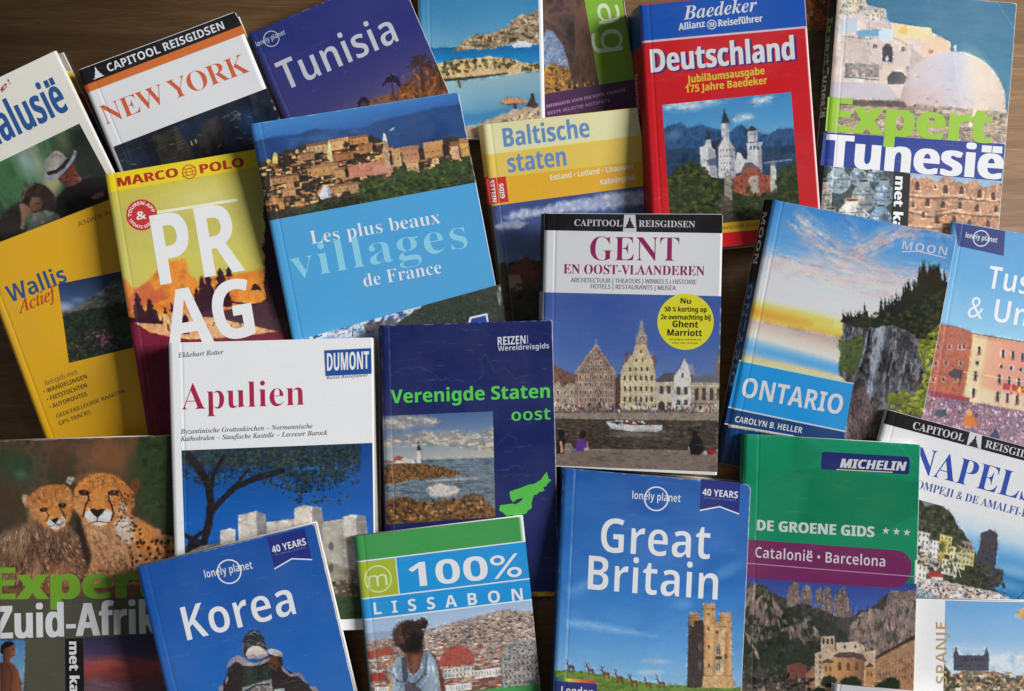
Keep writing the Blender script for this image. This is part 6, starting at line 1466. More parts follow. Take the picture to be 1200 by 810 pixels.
# ---- white Naples guidebook
b = Book([(1040, 480), (1247, 536), (1157, 869), (950, 813)], 6, (222, 222, 228), (190, 190, 194),
         'white guidebook with black head band, blue title and a coastal village photo', seed=29, crease=7, wear=.15)
b.band([(1040.4, 480.4), (1246.4, 536), (1242, 551), (1036, 496.6)], (28, 26, 28), 'title_band')
b.text('series_title', 'CAPITOOL', (1069, 502.4), (1129, 517.6), 8.6, (200, 198, 202), 'serifb')
b.flat('emblem_tile', [(1136.6, 506.4), (1150.8, 510), (1149.2, 527.8), (1132.4, 523.2)], (206, 206, 210), .00014)
tower_emblem(b, 1142.2, 516.6, 15, .26, (40, 40, 46))
b.text('series_title', 'REISGIDSEN', (1154, 524), (1226, 543.4), 8.6, (200, 198, 202), 'serifb')
b.text('title', 'NAPELS', (1066, 551.6), (1212, 590), 30, (44, 74, 166), 'serif', .2)
b.text('subtitle', 'POMPEJI & DE AMALFI-KUST', (1066, 569.6), (1226, 613), 9.4, (66, 84, 156), 'serif', .12)
def art(c):
    c.fill(gr((1122, 592), (1094, 690), [(0, (222, 224, 230)), (.22, (190, 210, 226)), (.42, (96, 160, 206)), (.65, (50, 124, 182)), (.85, (40, 116, 176)), (1, (96, 160, 200))]))
    c.ell(1190, 670, 30, 6, (150, 190, 216), .25, 8, .6); c.ell(1180, 686, 20, 5, (120, 170, 204), .25, 8, .6)
    G = [(40, 50, 34), (58, 66, 42), (70, 76, 54), (50, 46, 40), (92, 96, 72)]
    c.poly([(1030, 570), (1078, 579), (1090, 584), (1104, 592), (1116, 604), (1126, 620), (1134, 632), (1142, 644), (1150, 668), (1166, 690), (1178, 700), (1040, 720)], nz(5, G, 4), 1.5, 1, 3)
    c.dots([(1040, 580), (1080, 580), (1110, 600), (1130, 628), (1140, 650), (1080, 640)], 170, (1.4, 3.4), G, 5, alpha=.8)
    c.poly([(1078, 582), (1092, 580), (1098, 590), (1084, 594)], nz(3, [(110, 130, 150), (160, 170, 180), (90, 104, 120)], 6), 2, .8)
    c.poly([(1148, 640), (1150, 624), (1158, 622), (1160, 620), (1169, 626), (1168, 650), (1166, 666), (1176, 668), (1173, 684), (1164, 690), (1146, 680), (1142, 660)], nz(4, [(50, 50, 58), (74, 72, 78), (60, 58, 60)], 7), 1.2, 1, 1.2)
    c.dots([(1138, 660), (1170, 668), (1180, 696), (1140, 694)], 60, (1.4, 3), [(46, 50, 38), (70, 72, 50), (56, 52, 44)], 8)
    Wh = [(206, 206, 208), (226, 222, 214), (190, 186, 178)]
    def house(x, y, w, h, cl, nx=3, ny=3): c.wall((x, y), (x + w, y + w * .24), (x - h * .08, y + h), cl, (70, 66, 66), nx, ny, (.3, .66), (.3, .72)); c.line([(x - 1, y), (x + w + 1, y + w * .24)], 1, (150, 120, 100))
    house(1076, 622, 14, 30, Wh[0], 3, 4); house(1090, 632, 12, 26, Wh[1], 3, 4); house(1102, 626, 14, 22, (206, 196, 110), 3, 3); house(1100, 634, 8, 22, (176, 156, 80), 2, 3)
    house(1114, 640, 18, 24, (206, 200, 150), 4, 3); house(1124, 640, 18, 20, (196, 186, 130), 4, 3); house(1084, 652, 18, 20, Wh[2], 4, 2); house(1076, 646, 10, 22, (214, 190, 160), 2, 3); house(1128, 634, 12, 10, (150, 140, 130), 3, 1); house(1104, 654, 18, 18, (214, 206, 176), 4, 2); house(1072, 660, 14, 16, Wh[1], 3, 2)
    c.dots([(1074, 626), (1140, 640), (1142, 668), (1074, 668)], 44, (1.2, 3), G + [(76, 84, 50)], 9, alpha=.75)
    c.poly([(1086, 672), (1098, 668), (1108, 676), (1092, 680)], (150, 60, 56)); c.poly([(1092, 676), (1106, 677), (1104, 681), (1090, 680)], (200, 200, 204)); c.line([(1118, 678), (1122, 664), (1126, 676)], 1.2, (206, 206, 206))
    c.poly([(1060, 678), (1086, 678), (1110, 682), (1140, 688), (1166, 694), (1190, 704), (1180, 716), (1060, 716)], nz(3, [(196, 186, 176), (222, 216, 208), (160, 146, 136), (206, 196, 184)], 10), 1.5, 1, 2)
    c.dots([(1076, 680), (1140, 690), (1186, 704), (1080, 706)], 130, (.6, 1.6), [(120, 100, 92), (226, 220, 214), (90, 90, 96), (150, 90, 80), (60, 56, 56)], 11)
    c.poly([(1060, 694), (1080, 690), (1098, 700), (1100, 716), (1060, 716)], nz(3, [(60, 100, 140), (176, 190, 200), (40, 60, 80)], 12), 1.5)
    c.line([(1192, 702), (1204, 690)], 1.6, (60, 66, 80))
b.photo([(1019.6, 570), (1222.4, 625), (1156.6, 868.4), (950.6, 812.6)], art)

# ---- white-edged Spain guidebook (bottom right corner)
b = Book([(1060, 701.5), (1262, 706), (1256, 975), (1054, 970)], 8, (224, 224, 222), (206, 206, 204),
         'guidebook with a white side strip and a dark hilltop castle under blue sky', seed=30, crease=5, wear=.1)
def art(c):
    c.fill(gr((1150, 706), (1150, 780), [(0, (104, 160, 208)), (.6, (140, 180, 214)), (1, (190, 206, 220))]))
    c.poly([(1158, 772), (1180, 764), (1210, 766), (1270, 770), (1270, 790), (1160, 786)], nz(9, [(196, 206, 216), (220, 222, 224), (160, 186, 210)], 4), 6, .8, 3)
    c.ell(1130, 760, 20, 4, (176, 200, 220), 0, 8, .6)
    c.poly([(1106, 800), (1116, 790), (1140, 784), (1166, 786), (1190, 796), (1270, 800), (1270, 990), (1090, 990)], nz(4, [(120, 104, 84), (160, 142, 116), (92, 80, 66), (184, 166, 140)], 5), 2, 1, 3)
    D = nz(3, [(66, 66, 78), (84, 82, 92), (58, 58, 70)], 6)
    c.poly([(1117.5, 786), (1117.5, 766), (1118.5, 764), (1120.5, 757), (1122.6, 764), (1124, 768), (1153, 768), (1154, 764), (1156, 758), (1158, 764), (1159, 766), (1159, 786)], D, .9)
    c.wall((1124, 770), (1154, 770), (1124, 784), None, (50, 50, 60), 10, 2, (.3, .7), (.3, .7), .8)
    rnd = random.Random(8)
    for k in range(120):
        x, y = rnd.uniform(1108, 1250), rnd.uniform(788, 830); w = rnd.uniform(3, 8)
        cl = rnd.choice([(206, 186, 156), (180, 156, 124), (224, 210, 186), (150, 122, 96)]); c.poly([(x, y), (x + w, y), (x + w, y + 4), (x, y + 4)], cl); c.poly([(x - .5, y), (x + w + .5, y), (x + w, y - 1.6), (x + .5, y - 1.6)], (150, 104, 80))
    c.dots([(1108, 790), (1250, 796), (1250, 830), (1108, 830)], 170, (1, 3), [(50, 56, 40), (76, 78, 54), (64, 60, 46), (96, 90, 66)], 9, alpha=.8)
    c.poly([(1106, 778), (1114, 788), (1112, 800), (1104, 800)], (60, 66, 46), 3)
    c.poly([(1190, 722), (1196, 714), (1215, 708), (1230, 712), (1230, 726), (1194, 724)], nz(3, [(206, 150, 80), (220, 170, 100)], 10), 2)
b.photo([(1107.6, 703.6), (1261.6, 707), (1255.6, 974.4), (1102, 970.6)], art)
b.text('side_title', 'STEDEN - SPANJE', (1110, 900), (1109.4, 729), 12.6, (178, 146, 100), 'semi', up=(-1, -.01))

# ---- green guidebook
b = Book([(872, 508.6), (1078.6, 521), (1068, 896), (861, 885.8)], 10, (16, 132, 92), (12, 100, 70),
         'tall green guidebook with a plum title band above a rocky mountain and a monastery', seed=31, crease=10.5, round_=3.0, wear=.35, skew=2)
def art(c):
    c.fill(gr((975, 515), (972, 630), [(0, (18, 152, 106)), (.5, (12, 138, 94)), (1, (14, 144, 98))]))
    c.poly([(860, 590), (900, 566), (930, 552), (960, 548), (1000, 552), (1080, 566), (1080, 600), (1000, 640), (860, 640)], (8, 126, 84), 1.5, .8)
    c.poly([(862, 580), (890, 566), (930, 556), (945, 556), (940, 600), (900, 640), (862, 640)], (24, 148, 104), 14, .55)
    c.poly([(930, 505), (962, 530), (940, 560), (926, 540)], (8, 122, 82), 8, .45)
b.photo([(872.3, 508.9), (1078.2, 521.3), (1075.2, 628), (868.9, 615.7)], lambda c: art(c), 'green_panel', .000018)
b.photo([(868.9, 615.7), (1075.2, 628), (1074.4, 656), (868, 643.7)], lambda c: c.fill((14, 144, 98)), 'green_panel', .000018)
def art(c):
    c.fill(gr((970, 680), (968, 740), [(0, (52, 74, 152)), (.5, (70, 98, 172)), (1, (120, 140, 184))]))
    G = [(34, 44, 34), (48, 58, 42), (40, 48, 40), (60, 66, 48)]
    rk = nz(6, [(124, 104, 98), (150, 130, 120), (100, 86, 84), (166, 146, 136), (80, 72, 72)], 5, (.6, 1.7))
    c.poly([(862, 690), (880, 682), (892, 686), (904, 694), (922, 702), (932, 706), (950, 710), (980, 720), (996, 722), (1010, 716), (1022, 712), (1036, 700), (1042, 696), (1080, 692), (1080, 830), (860, 830)], nz(5, [(64, 60, 56), (90, 80, 74), (50, 52, 46), (110, 98, 90)], 6, (.7, 1.5)), 2, 1, 3)
    for pts in ([(921, 712), (924, 688), (930, 682), (936, 686), (938, 708)], [(938, 706), (941, 688), (946, 684), (951, 692), (952, 710)], [(956, 712), (957, 692), (962, 688), (964, 704)], [(962, 714), (966, 686), (972, 688), (976, 706), (974, 720)], [(976, 722), (978, 700), (984, 690), (990, 688), (994, 702), (998, 724)], [(1038, 726), (1039, 702), (1044, 692), (1056, 694), (1080, 690), (1080, 740)]):
        c.poly(pts, rk, 1.2, 1, 1.6, 4, int(pts[0][0]))
    c.poly([(998, 730), (1010, 718), (1024, 714), (1040, 716), (1060, 706), (1080, 700), (1080, 770), (1020, 775), (990, 760)], rk, 2, 1, 3)
    c.poly([(864, 700), (884, 692), (900, 700), (926, 716), (960, 722), (990, 740), (1000, 764), (990, 780), (860, 780)], nz(5, G, 7), 3, .75, 5)
    for x, y, r in ((884, 706, 9), (896, 722, 8), (910, 712, 6), (948, 726, 5), (920, 730, 6)): c.poly([(x - r * .6, y + r * 1.6), (x - r * .5, y - r * .4), (x, y - r), (x + r * .5, y), (x + r * .6, y + r * 1.6)], rk, 2, .8, 2.5, 4, int(x))
    P = [(150, 126, 118), (168, 144, 134), (128, 108, 104)]
    c.dots([(868, 690), (900, 696), (918, 720), (900, 750), (880, 770), (868, 720)], 60, (1.4, 4.6), P, 21, (.4, .8), alpha=.75, jit=.5); c.dots([(910, 724), (950, 728), (962, 748), (930, 752)], 40, (1.4, 4), P, 22, (.5, .9), alpha=.7, jit=.5)
    c.dots([(996, 734), (1020, 718), (1076, 700), (1076, 750), (1020, 768), (1000, 752)], 120, (1.6, 5), [(156, 132, 122), (176, 152, 140), (136, 114, 106), (166, 138, 124)], 23, (.5, .9), alpha=.6, jit=.5)
    for k in range(34):
        q = random.Random(k); x, y = q.uniform(1000, 1074), q.uniform(704, 756); c.line([(x, y), (x + q.uniform(-5, 3), y + q.uniform(5, 14))], q.uniform(.8, 1.8), .55, 1.4, .8)
    c.dots([(866, 720), (910, 720), (960, 730), (1000, 750), (990, 790), (866, 800)], 170, (1.6, 4), G + [(70, 70, 56), (44, 40, 38)], 8, alpha=.7)
    c.dots([(1004, 730), (1070, 712), (1070, 756), (1020, 762)], 30, (1.6, 3.4), [(60, 58, 50), (84, 76, 70), (150, 132, 120), (46, 52, 42)], 9, (.4, .8), alpha=.6)
    # monastery
    wl = nz(4, [(196, 166, 134), (214, 186, 154), (180, 148, 118)], 10)
    lng = nz(5, [(164, 120, 88), (186, 142, 106), (150, 108, 80)], 11)
    c.poly([(1024, 771), (1070, 748), (1080, 744), (1080, 830), (1030, 830), (1022, 800)], lng, 1.2); c.poly([(1022, 772), (1066, 747), (1080, 741), (1080, 746), (1066, 752), (1024, 774)], (60, 48, 44), 1.2)
    for y in (780, 790, 800): c.wall((1026, y), (1070, y - 12), (1026, y + 7), None, (100, 66, 52), 12, 1, (.35, .65), (.2, .8), .7)
    c.line([(1024, 785), (1072, 770)], 1, (206, 166, 130), 1, .7)
    c.poly([(954, 812), (955, 766), (962, 763), (962, 746), (978, 745), (979, 764), (1000, 752), (1012, 756), (1014, 764), (1026, 762), (1024, 812)], wl, 1)
    for x in (965, 970, 975): c.poly([(x - 1.3, 755), (x - 1.3, 748.6), (x + 1.3, 748.4), (x + 1.3, 755)], (56, 44, 50))
    c.poly([(980, 764), (980, 753), (1004, 752), (1008, 760), (1012, 770), (990, 768)], (216, 196, 170)); c.ell(990, 758, 1.4, 2, (90, 66, 56)); c.ell(1002, 758, 1.2, 2, (90, 66, 56))
    c.poly([(977, 768), (984, 764.6), (1000, 764), (1012, 768), (1016, 774), (1014, 776), (1000, 771), (984, 771), (977, 770)], (96, 74, 70))
    c.poly([(977, 770), (984, 771), (1000, 771), (1013, 775), (1012, 806), (978, 800)], gr((976, 785), (1014, 785), [(0, (206, 156, 96)), (.5, (190, 136, 90)), (1, (130, 92, 70))]), 1)
    for x in (984, 994, 1004): c.poly([(x - 2, 786), (x - 2, 778), (x, 775.6), (x + 2, 778), (x + 2, 786)], (120, 74, 46))
    for x in (981, 989, 1001): c.ell(x, 768.6, 1.2, 1, (70, 52, 50))
    c.poly([(964, 775), (970, 772), (977, 774.6), (977, 777), (964, 777)], (90, 70, 70)); c.poly([(965, 777), (977, 777), (977, 796), (965, 794)], (206, 152, 92)); c.ell(968, 784, 1.2, 3, (120, 76, 50)); c.ell(973, 784, 1.2, 3, (120, 76, 50))
    c.poly([(1014, 781), (1019, 778), (1024, 780), (1024, 804), (1013, 802)], (196, 144, 92)); c.poly([(1013, 782), (1019, 777), (1025, 781)], (90, 66, 60)); c.ell(1017, 790, 1, 3, (120, 76, 50)); c.ell(1021, 790, 1, 3, (120, 76, 50))
    for y in (770, 776, 782, 788, 796): c.ell(961, y, 1, 1.8, (110, 84, 74))
    c.poly([(922, 780), (936, 776), (946, 780), (946, 794), (922, 796)], nz(3, [(130, 84, 70), (106, 66, 60)], 12)); c.poly([(944, 790), (954, 780), (956, 812), (944, 812)], (160, 116, 90))
    c.dots([(866, 792), (950, 792), (962, 800), (960, 830), (866, 830)], 120, (1.4, 3), [(60, 50, 46), (100, 84, 74), (44, 46, 40), (150, 130, 116), (34, 38, 34)], 13)
    for x, y, r in ((971, 799, 9), (997, 802, 12), (1044, 803, 11), (1034, 808, 10), (1010, 810, 9), (960, 812, 8)):
        c.ell(x, y, r, r * .8, nz(2.4, [(24, 34, 22), (40, 52, 32), (30, 40, 28)], int(x)), 0, 2, 1, 2.5, 3)
b.photo([(867.2, 671.7), (1074, 684), (1067.6, 895.4), (861.4, 885.4)], art)
b.flat('title_band', [(868.6, 631.6), (1048, 644.5), (1057, 646), (1064, 651), (1068, 659), (1068, 668), (1065, 678), (1060, 685.4), (1050, 689), (1040, 689), (867.4, 676.7)], (122, 42, 94), .00012)
b.flat('title_rule', [(868, 659), (1073.6, 675.2), (1073.5, 676.3), (868, 660.1)], (186, 140, 170), .00016)
b.flat('logo_box', [(963, 530.6), (966, 529.4), (1063.6, 535.4), (1066, 538), (1065.4, 554.6), (1062.6, 556), (964.6, 550), (962, 548)], (32, 44, 112), .00011)
b.text('logo', 'MICHELIN', (984.5, 548), (1062, 552), 10.6, (216, 220, 228), 'boldi', .5)
b.flat('logo_rule', [(980, 549.6), (1046, 553), (1046, 554.2), (980, 550.8)], (206, 206, 150), .00015)
b.text('series_title', 'DE GROENE GIDS', (887, 621.4), (1024, 629.4), 12.2, (210, 222, 216), 'bold', .5)
for x, y in ((1038, 622), (1050.4, 623), (1062.6, 624)):
    b.flat('star', [(x + (4.6 if k % 2 == 0 else 1.9) * math.sin(k * math.pi / 5 + .06), y - (4.6 if k % 2 == 0 else 1.9) * math.cos(k * math.pi / 5 + .06)) for k in range(10)], (206, 218, 210), .00014)
b.text('title', 'Catalonië • Barcelona', (885, 653.4), (1037, 664.2), 12.4, (220, 212, 218), 'semi')

# ---- blue Great Britain guidebook
def castle(c):
    d = nz(4, [(44, 36, 34), (66, 54, 48), (52, 44, 42)], 5)
    c.poly([(805, 806), (807, 724), (808, 719), (819.6, 719), (820.6, 727), (827, 726), (827, 806)], d, 1)
    c.poly([(807.4, 733), (807.6, 719.4), (820, 719.4), (820.4, 727), (814, 728), (813, 735)], gr((807, 724), (820, 724), [(0, (130, 100, 72)), (1, (176, 136, 96))]), 1); c.line([(806.6, 721), (821, 721)], 1, (110, 84, 62))
    c.ell(820.6, 758, 2.2, 5, (92, 90, 92), 0, 1.4, .9); c.ell(820, 780, 2.2, 5, (92, 90, 92), 0, 1.4, .9); c.ell(813, 798, 1, 2, (100, 92, 86), 0, 1, .8)
    lit = gr((823, 760), (860, 762), [(0, (150, 108, 70)), (.12, (190, 144, 96)), (.3, (206, 162, 112)), (.42, (170, 126, 84)), (.5, (200, 166, 118)), (.68, (206, 172, 124)), (.74, (160, 118, 78)), (.9, (204, 160, 110)), (1, (150, 112, 76))])
    c.poly([(824.6, 806), (825, 728), (838, 728), (838.6, 731), (850, 731), (850, 728), (857, 728), (858, 790), (861, 806)], lit, 1)
    c.poly([(823.4, 716), (823.4, 708.4), (838, 708.4), (838.4, 716), (837.6, 732), (824.4, 732)], gr((823, 715), (838, 715), [(0, (160, 118, 78)), (.4, (206, 162, 112)), (1, (170, 126, 84))]), 1); c.poly([(843, 726), (842.6, 719), (857, 719), (857.4, 725), (857, 740), (850, 740), (849, 732), (844, 730)], gr((843, 722), (857, 722), [(0, (150, 112, 76)), (.5, (200, 156, 108)), (1, (160, 120, 82))]), 1)
    c.poly([(838.4, 738), (838.6, 730), (842, 728), (849.6, 730), (850, 738)], (186, 148, 104), 1)
    c.fill(nz(2.2, [(150, 110, 74), (226, 190, 146)], 8), 0)
    for x0, x1, y in ((823.2, 838.2, 708.6), (842.6, 857.2, 719.2), (807.4, 820.2, 719.4), (838.8, 850, 730)):
        n = 5
        for k in range(n): x = x0 + (x1 - x0) * (k + .1) / n; c.poly([(x, y + 1), (x, y - 1.9), (x + (x1 - x0) / n * .62, y - 1.9), (x + (x1 - x0) / n * .62, y + 1)], (186, 142, 98), .9)
        c.line([(x0 - .6, y + 4.6), (x1 + .6, y + 4.6)], 1, .72, 1)
    c.poly([(823, 806), (824, 792), (858, 792), (861.6, 806)], nz(3, [(176, 136, 92), (206, 170, 122)], 9), 1.2); c.line([(824, 792), (858.4, 792)], 1, .75, 1)
    for x, y, w, h in ((830.4, 719.6, .9, 1.6), (830.6, 737, 1, 2.2), (830.6, 757.6, 1, 2.2), (830.8, 780, 1, 2.4), (840.6, 741, 1.3, 2), (835.6, 714, .8, 1.4), (851, 769, 1.2, 3)):
        c.poly([(x - w, y + h), (x - w, y - h * .6), (x, y - h), (x + w, y - h * .6), (x + w, y + h)], (70, 48, 38), .9)
    for y, h in ((760, 7), (780.6, 5)):
        c.poly([(839, y + h), (839, y - h * .5), (842, y - h), (845, y - h * .5), (845, y + h)], (150, 138, 118), 1); c.poly([(840, y + h), (840, y - h * .4), (842, y - h * .8), (844, y - h * .4), (844, y + h)], (96, 92, 92), 1); c.line([(842, y - h * .8), (842, y + h)], .7, (176, 160, 136), .8)
    c.poly([(838.6, 769), (846, 769), (846, 772.6), (838.6, 772.6)], (60, 46, 42), 1)
    c.fur([(824, 712), (857, 722), (860, 804), (824, 804)], 330, 1.8, 0, .16, 11, 1, .1)
b = Book([(660, 548.5), (879.6, 568), (864.5, 901), (645, 886)], 32, (44, 98, 170), (30, 70, 134),
         'thick blue guidebook with a stone tower and a row of deer below large white title', seed=32, crease=8.5, round_=4.0, wear=.5, skew=2, bulge=.8)
def art(c):
    c.fill(gr((772, 560), (760, 800), [(0, (28, 80, 152)), (.3, (34, 94, 168)), (.55, (48, 116, 186)), (.78, (96, 156, 208)), (.92, (140, 190, 218)), (1, (170, 204, 218))]))
    c.fill(nz(46, [(30, 84, 158), (58, 122, 190), (40, 102, 174)], 4, (1.6, .8)), .35)
    W = (150, 190, 222)
    c.poly([(664, 726), (690, 728), (720, 734), (752, 742), (770, 746), (740, 744), (700, 738), (664, 734)], W, 7, .55, 2); c.poly([(664, 690), (690, 678), (706, 676), (690, 690), (668, 700)], W, 10, .35, 3); c.ell(770, 775, 14, 2, (190, 190, 200), .05, 4, .6); c.ell(762, 788, 12, 2.6, (206, 206, 214), 0, 4, .6); c.ell(850, 670, 20, 6, W, -.5, 8, .25); c.ell(800, 708, 10, 6, W, 0, 7, .3)
    c.ell(790, 640, 50, 16, (76, 130, 198), -.1, 20, .4)
    c.poly([(640, 786), (664, 786), (690, 787.6), (716, 792), (740, 797), (760, 800), (790, 803), (830, 804), (880, 806), (880, 910), (630, 910)], nz(5, [(92, 120, 48), (112, 142, 58), (80, 108, 44), (120, 132, 60)], 6, (1.6, .7)), 1.5, 1, 1)
    for x, y, s, d in ((668, 784.6, .85, 1), (691, 788.4, .85, 1), (709, 793, .9, 1), (725, 798, .95, 1), (742, 802.4, .9, 1), (759, 804, .75, 1), (774, 804, .9, 1)):
        K = (104, 58, 46)
        c.poly([(x - 3 * s, y - 6 * s), (x + 5 * s, y - 5.6 * s), (x + 6 * s, y - 3 * s), (x + 4 * s, y - 1.6 * s), (x - 2 * s, y - 2 * s)], K, .8)
        for q in (-2.2, -.6, 4, 5.4): c.line([(x + q * s, y - 3 * s), (x + q * s + .3, y + 2.4 * s)], 1, K, .7)
        hx = x - 4 * s if d > 0 else x - 4.5 * s
        c.line([(x - 2 * s, y - 4.6 * s), (hx, y - 9 * s)], 2 * s, K, .7); c.line([(hx, y - 9 * s), (hx - 1.6, y - 8.4 * s)], 1.4 * s, K, .7)
        c.line([(hx, y - 9.6 * s), (hx - 1.4 * s, y - 13 * s), (hx - .6 * s, y - 14.4 * s)], .8, K, .7); c.line([(hx + .6, y - 9.6 * s), (hx + 1.8 * s, y - 13 * s)], .8, K, .7)
        c.ell(x + 1 * s, y - 4.6 * s, 2 * s, .8, (140, 84, 64), 0, .8, .7)
    castle(c)
b.photo(None, art)
planet_logo(b, 769, 584.5, 14.5, .07)
ribbon(b, (821.6, 561.4), (867.6, 565.6), 36, '40 YEARS')
b.text('title', 'Great', (703.5, 647), (831.5, 655.6), 40, (220, 222, 226), 'semi')
b.text('title', 'Britain', (688.5, 691), (840.5, 703.4), 40, (220, 222, 226), 'semi')
b.flat('corner_tab', [(650.6, 797), (697, 800.2), (699.8, 803), (698, 840), (648.6, 836)], (40, 50, 116), .00012)
b.band([(650.6, 794), (697.6, 797.4), (698.4, 801), (650.4, 798)], lambda c: c.fill(gr((652, 796), (697, 799), [(0, (36, 90, 150)), (.2, (60, 130, 70)), (.3, (222, 200, 60)), (.6, (220, 120, 50)), (1, (190, 50, 60))])), 'rainbow_strip', .00015)
b.text('tab_lettering', 'London', (657.6, 814), (695, 816.6), 10, (222, 224, 230), 'semi')

# ---- blue Korea guidebook
b = Book([(160, 665), (368.6, 613.4), (444, 930), (236, 982)], 15, (42, 96, 180), (30, 70, 140),
         'blue guidebook with white title and a figure in a black hat and pale collar', seed=33, crease=7, wear=.1)
def art(c):
    c.fill(gr((262, 640), (300, 800), [(0, (22, 72, 148)), (.5, (26, 86, 164)), (1, (38, 102, 178))]))
    c.fill(nz(60, [(22, 74, 150), (36, 98, 174)], 3), .3)
    # a bulky guard seen from behind: netted dark hat, pale cloth, padded dark coat with pale edges, a square patch
    coat = nz(6, [(34, 28, 30), (52, 42, 40), (40, 34, 36), (60, 50, 44)], 5)
    c.poly([(258, 820), (261, 804), (268, 782), (278, 774), (300, 778), (318, 766), (330, 770), (332, 782), (346, 790), (358, 800), (370, 808), (374, 820)], coat, 1.6)
    c.poly([(255.6, 820), (256.6, 805), (260, 802), (262, 806), (260, 820)], (140, 132, 136), 1.4); c.poly([(264, 800), (266, 792), (267.4, 796), (265, 802)], (160, 154, 158), 1.2)
    c.poly([(265.4, 781), (270, 773), (278, 768), (283, 770), (290, 775), (282, 777), (276, 775), (270, 780), (267, 783)], gr((266, 776), (288, 772), [(0, (120, 112, 120)), (1, (150, 142, 146))]), 1.4)
    c.poly([(286, 780), (300, 783), (316, 778), (320, 798), (322, 820), (282, 820)], nz(4, [(32, 44, 40), (46, 58, 50), (56, 56, 48), (28, 36, 36)], 8), 2)
    for x in (298, 302, 306): c.line([(x, 783), (x + 1, 796)], 1.2, .7, 1.4)
    c.poly([(316, 770), (326, 768), (328, 780), (322, 786), (314, 780)], nz(3, [(70, 46, 36), (96, 64, 46), (50, 36, 32)], 9), 1.6)
    c.poly([(313.6, 762), (318, 760), (327, 762), (332, 767), (330.6, 770), (322, 768.6), (315, 766)], gr((314, 762), (330, 769), [(0, (196, 186, 182)), (1, (150, 140, 138))]), 1.3)
    c.poly([(329, 780), (334, 784), (340, 790), (352, 788), (359, 799), (360, 802), (354, 797), (350, 792), (340, 793), (332, 787)], (132, 118, 128), 1.3); c.poly([(362, 804), (370, 805), (375, 812), (372, 814), (364, 808)], (140, 122, 130), 1.3)
    c.poly([(284, 806), (294, 803), (318, 795.6), (319.6, 812), (320, 822), (284, 822)], (134, 142, 134), 1.2); c.poly([(287, 808.6), (296, 805), (316, 799.6), (317, 822), (287, 822)], nz(2.6, [(150, 120, 130), (70, 80, 76), (176, 156, 160), (96, 90, 92)], 10), 1.2); c.line([(288, 810), (300, 803), (315, 802)], 2, (44, 48, 50), 1.2)
    c.poly([(321, 808), (333, 806.6), (334, 812), (322, 814)], (170, 176, 170), 1.4)
    c.poly([(280.4, 776.6), (284, 775), (300, 777), (312, 772), (316.6, 770.4), (315, 775), (306, 779), (294, 781), (284, 780)], gr((284, 776), (314, 778), [(0, (136, 128, 124)), (.5, (176, 168, 160)), (1, (140, 132, 128))]), 1.2)
    c.poly([(284, 770), (284, 752), (287, 744), (291, 740), (296, 738), (303, 740), (309, 747), (313, 760), (311, 768), (300, 772)], nz(3, [(26, 30, 32), (46, 50, 50), (34, 38, 40)], 11), 1.2)
    for k in range(9):
        q = random.Random(k); x, y = q.uniform(288, 309), q.uniform(741, 757); c.line([(x - 4, y + 1.4), (x, y), (x + 4, y + 2)], .9, (110, 116, 112), 1, .7)
    c.line([(294, 742), (298, 740.6), (303, 743)], 1.4, (130, 134, 130), 1.2, .8)
    c.poly([(287.4, 768), (290, 761), (296, 757), (302, 757), (309, 760), (313.4, 764), (313, 769), (306, 772), (292, 772.4)], gr((298, 757), (301, 773), [(0, (206, 194, 182)), (.6, (196, 184, 178)), (1, (140, 128, 128))]), 1.6); c.line([(291, 769), (297, 768), (300, 770), (308, 768)], 1.2, .8, 1.6); c.line([(285, 754), (284.6, 768), (287, 771)], 1.4, (120, 122, 118), 1.2, .7)
b.photo(None, art)
planet_logo(b, 268.6, 669.6, 14.6, -.2)
ribbon(b, (313, 629.6), (357, 618.6), 37, '40 YEARS')
b.text('title', 'Korea', (220, 751), (347.5, 719.4), 40, (220, 222, 228), 'semi')

# ---- thin Lisbon guidebook
b = Book([(415.6, 628.6), (612.6, 605), (640, 870), (443, 894)], 9, (60, 146, 74), (40, 110, 150),
         'thin guidebook with green top, percent title and a woman above red roofs', seed=34, crease=6, round_=1.6, wear=.25)
b.band([(418.6, 658.6), (615.6, 634), (623, 702.4), (426.2, 727.2)], (28, 140, 206), 'title_band', .00008)
b.band([(418.8, 659.6), (463, 654), (467.4, 697.4), (423.4, 703)], (158, 174, 44), 'logo_square', .00012)
b.flat('title_rule', [(418.4, 657.8), (615.4, 633.2), (615.6, 634.6), (418.6, 659.3)], (214, 222, 226), .00016)
b.flat('title_rule', [(423.2, 701.6), (620.4, 677), (620.6, 678.5), (423.4, 703.2)], (206, 218, 226), .00016)
b.flat('title_rule', [(426, 726), (622.8, 701.4), (623, 703), (426.2, 727.8)], (206, 218, 226), .00016)
b.flat('title_rule', [(463, 654), (464.2, 653.9), (468.6, 697.4), (467.4, 697.6)], (206, 218, 226), .00016)
b.circle('logo_ring', 443, 678.6, 16, (206, 214, 170), .00016, 14.6)
b.text('logo', 'm', (431.6, 688.4), (454.4, 685.6), 17.5, (206, 214, 170), 'sans')
b.text('title', '100%', (480.6, 688), (612, 674.6), 28, (220, 226, 232), 'bold')
b.text('title', 'LISSABON', (438.6, 720.6), (613, 702.6), 14, (214, 222, 230), 'bold', spacing=2.1)
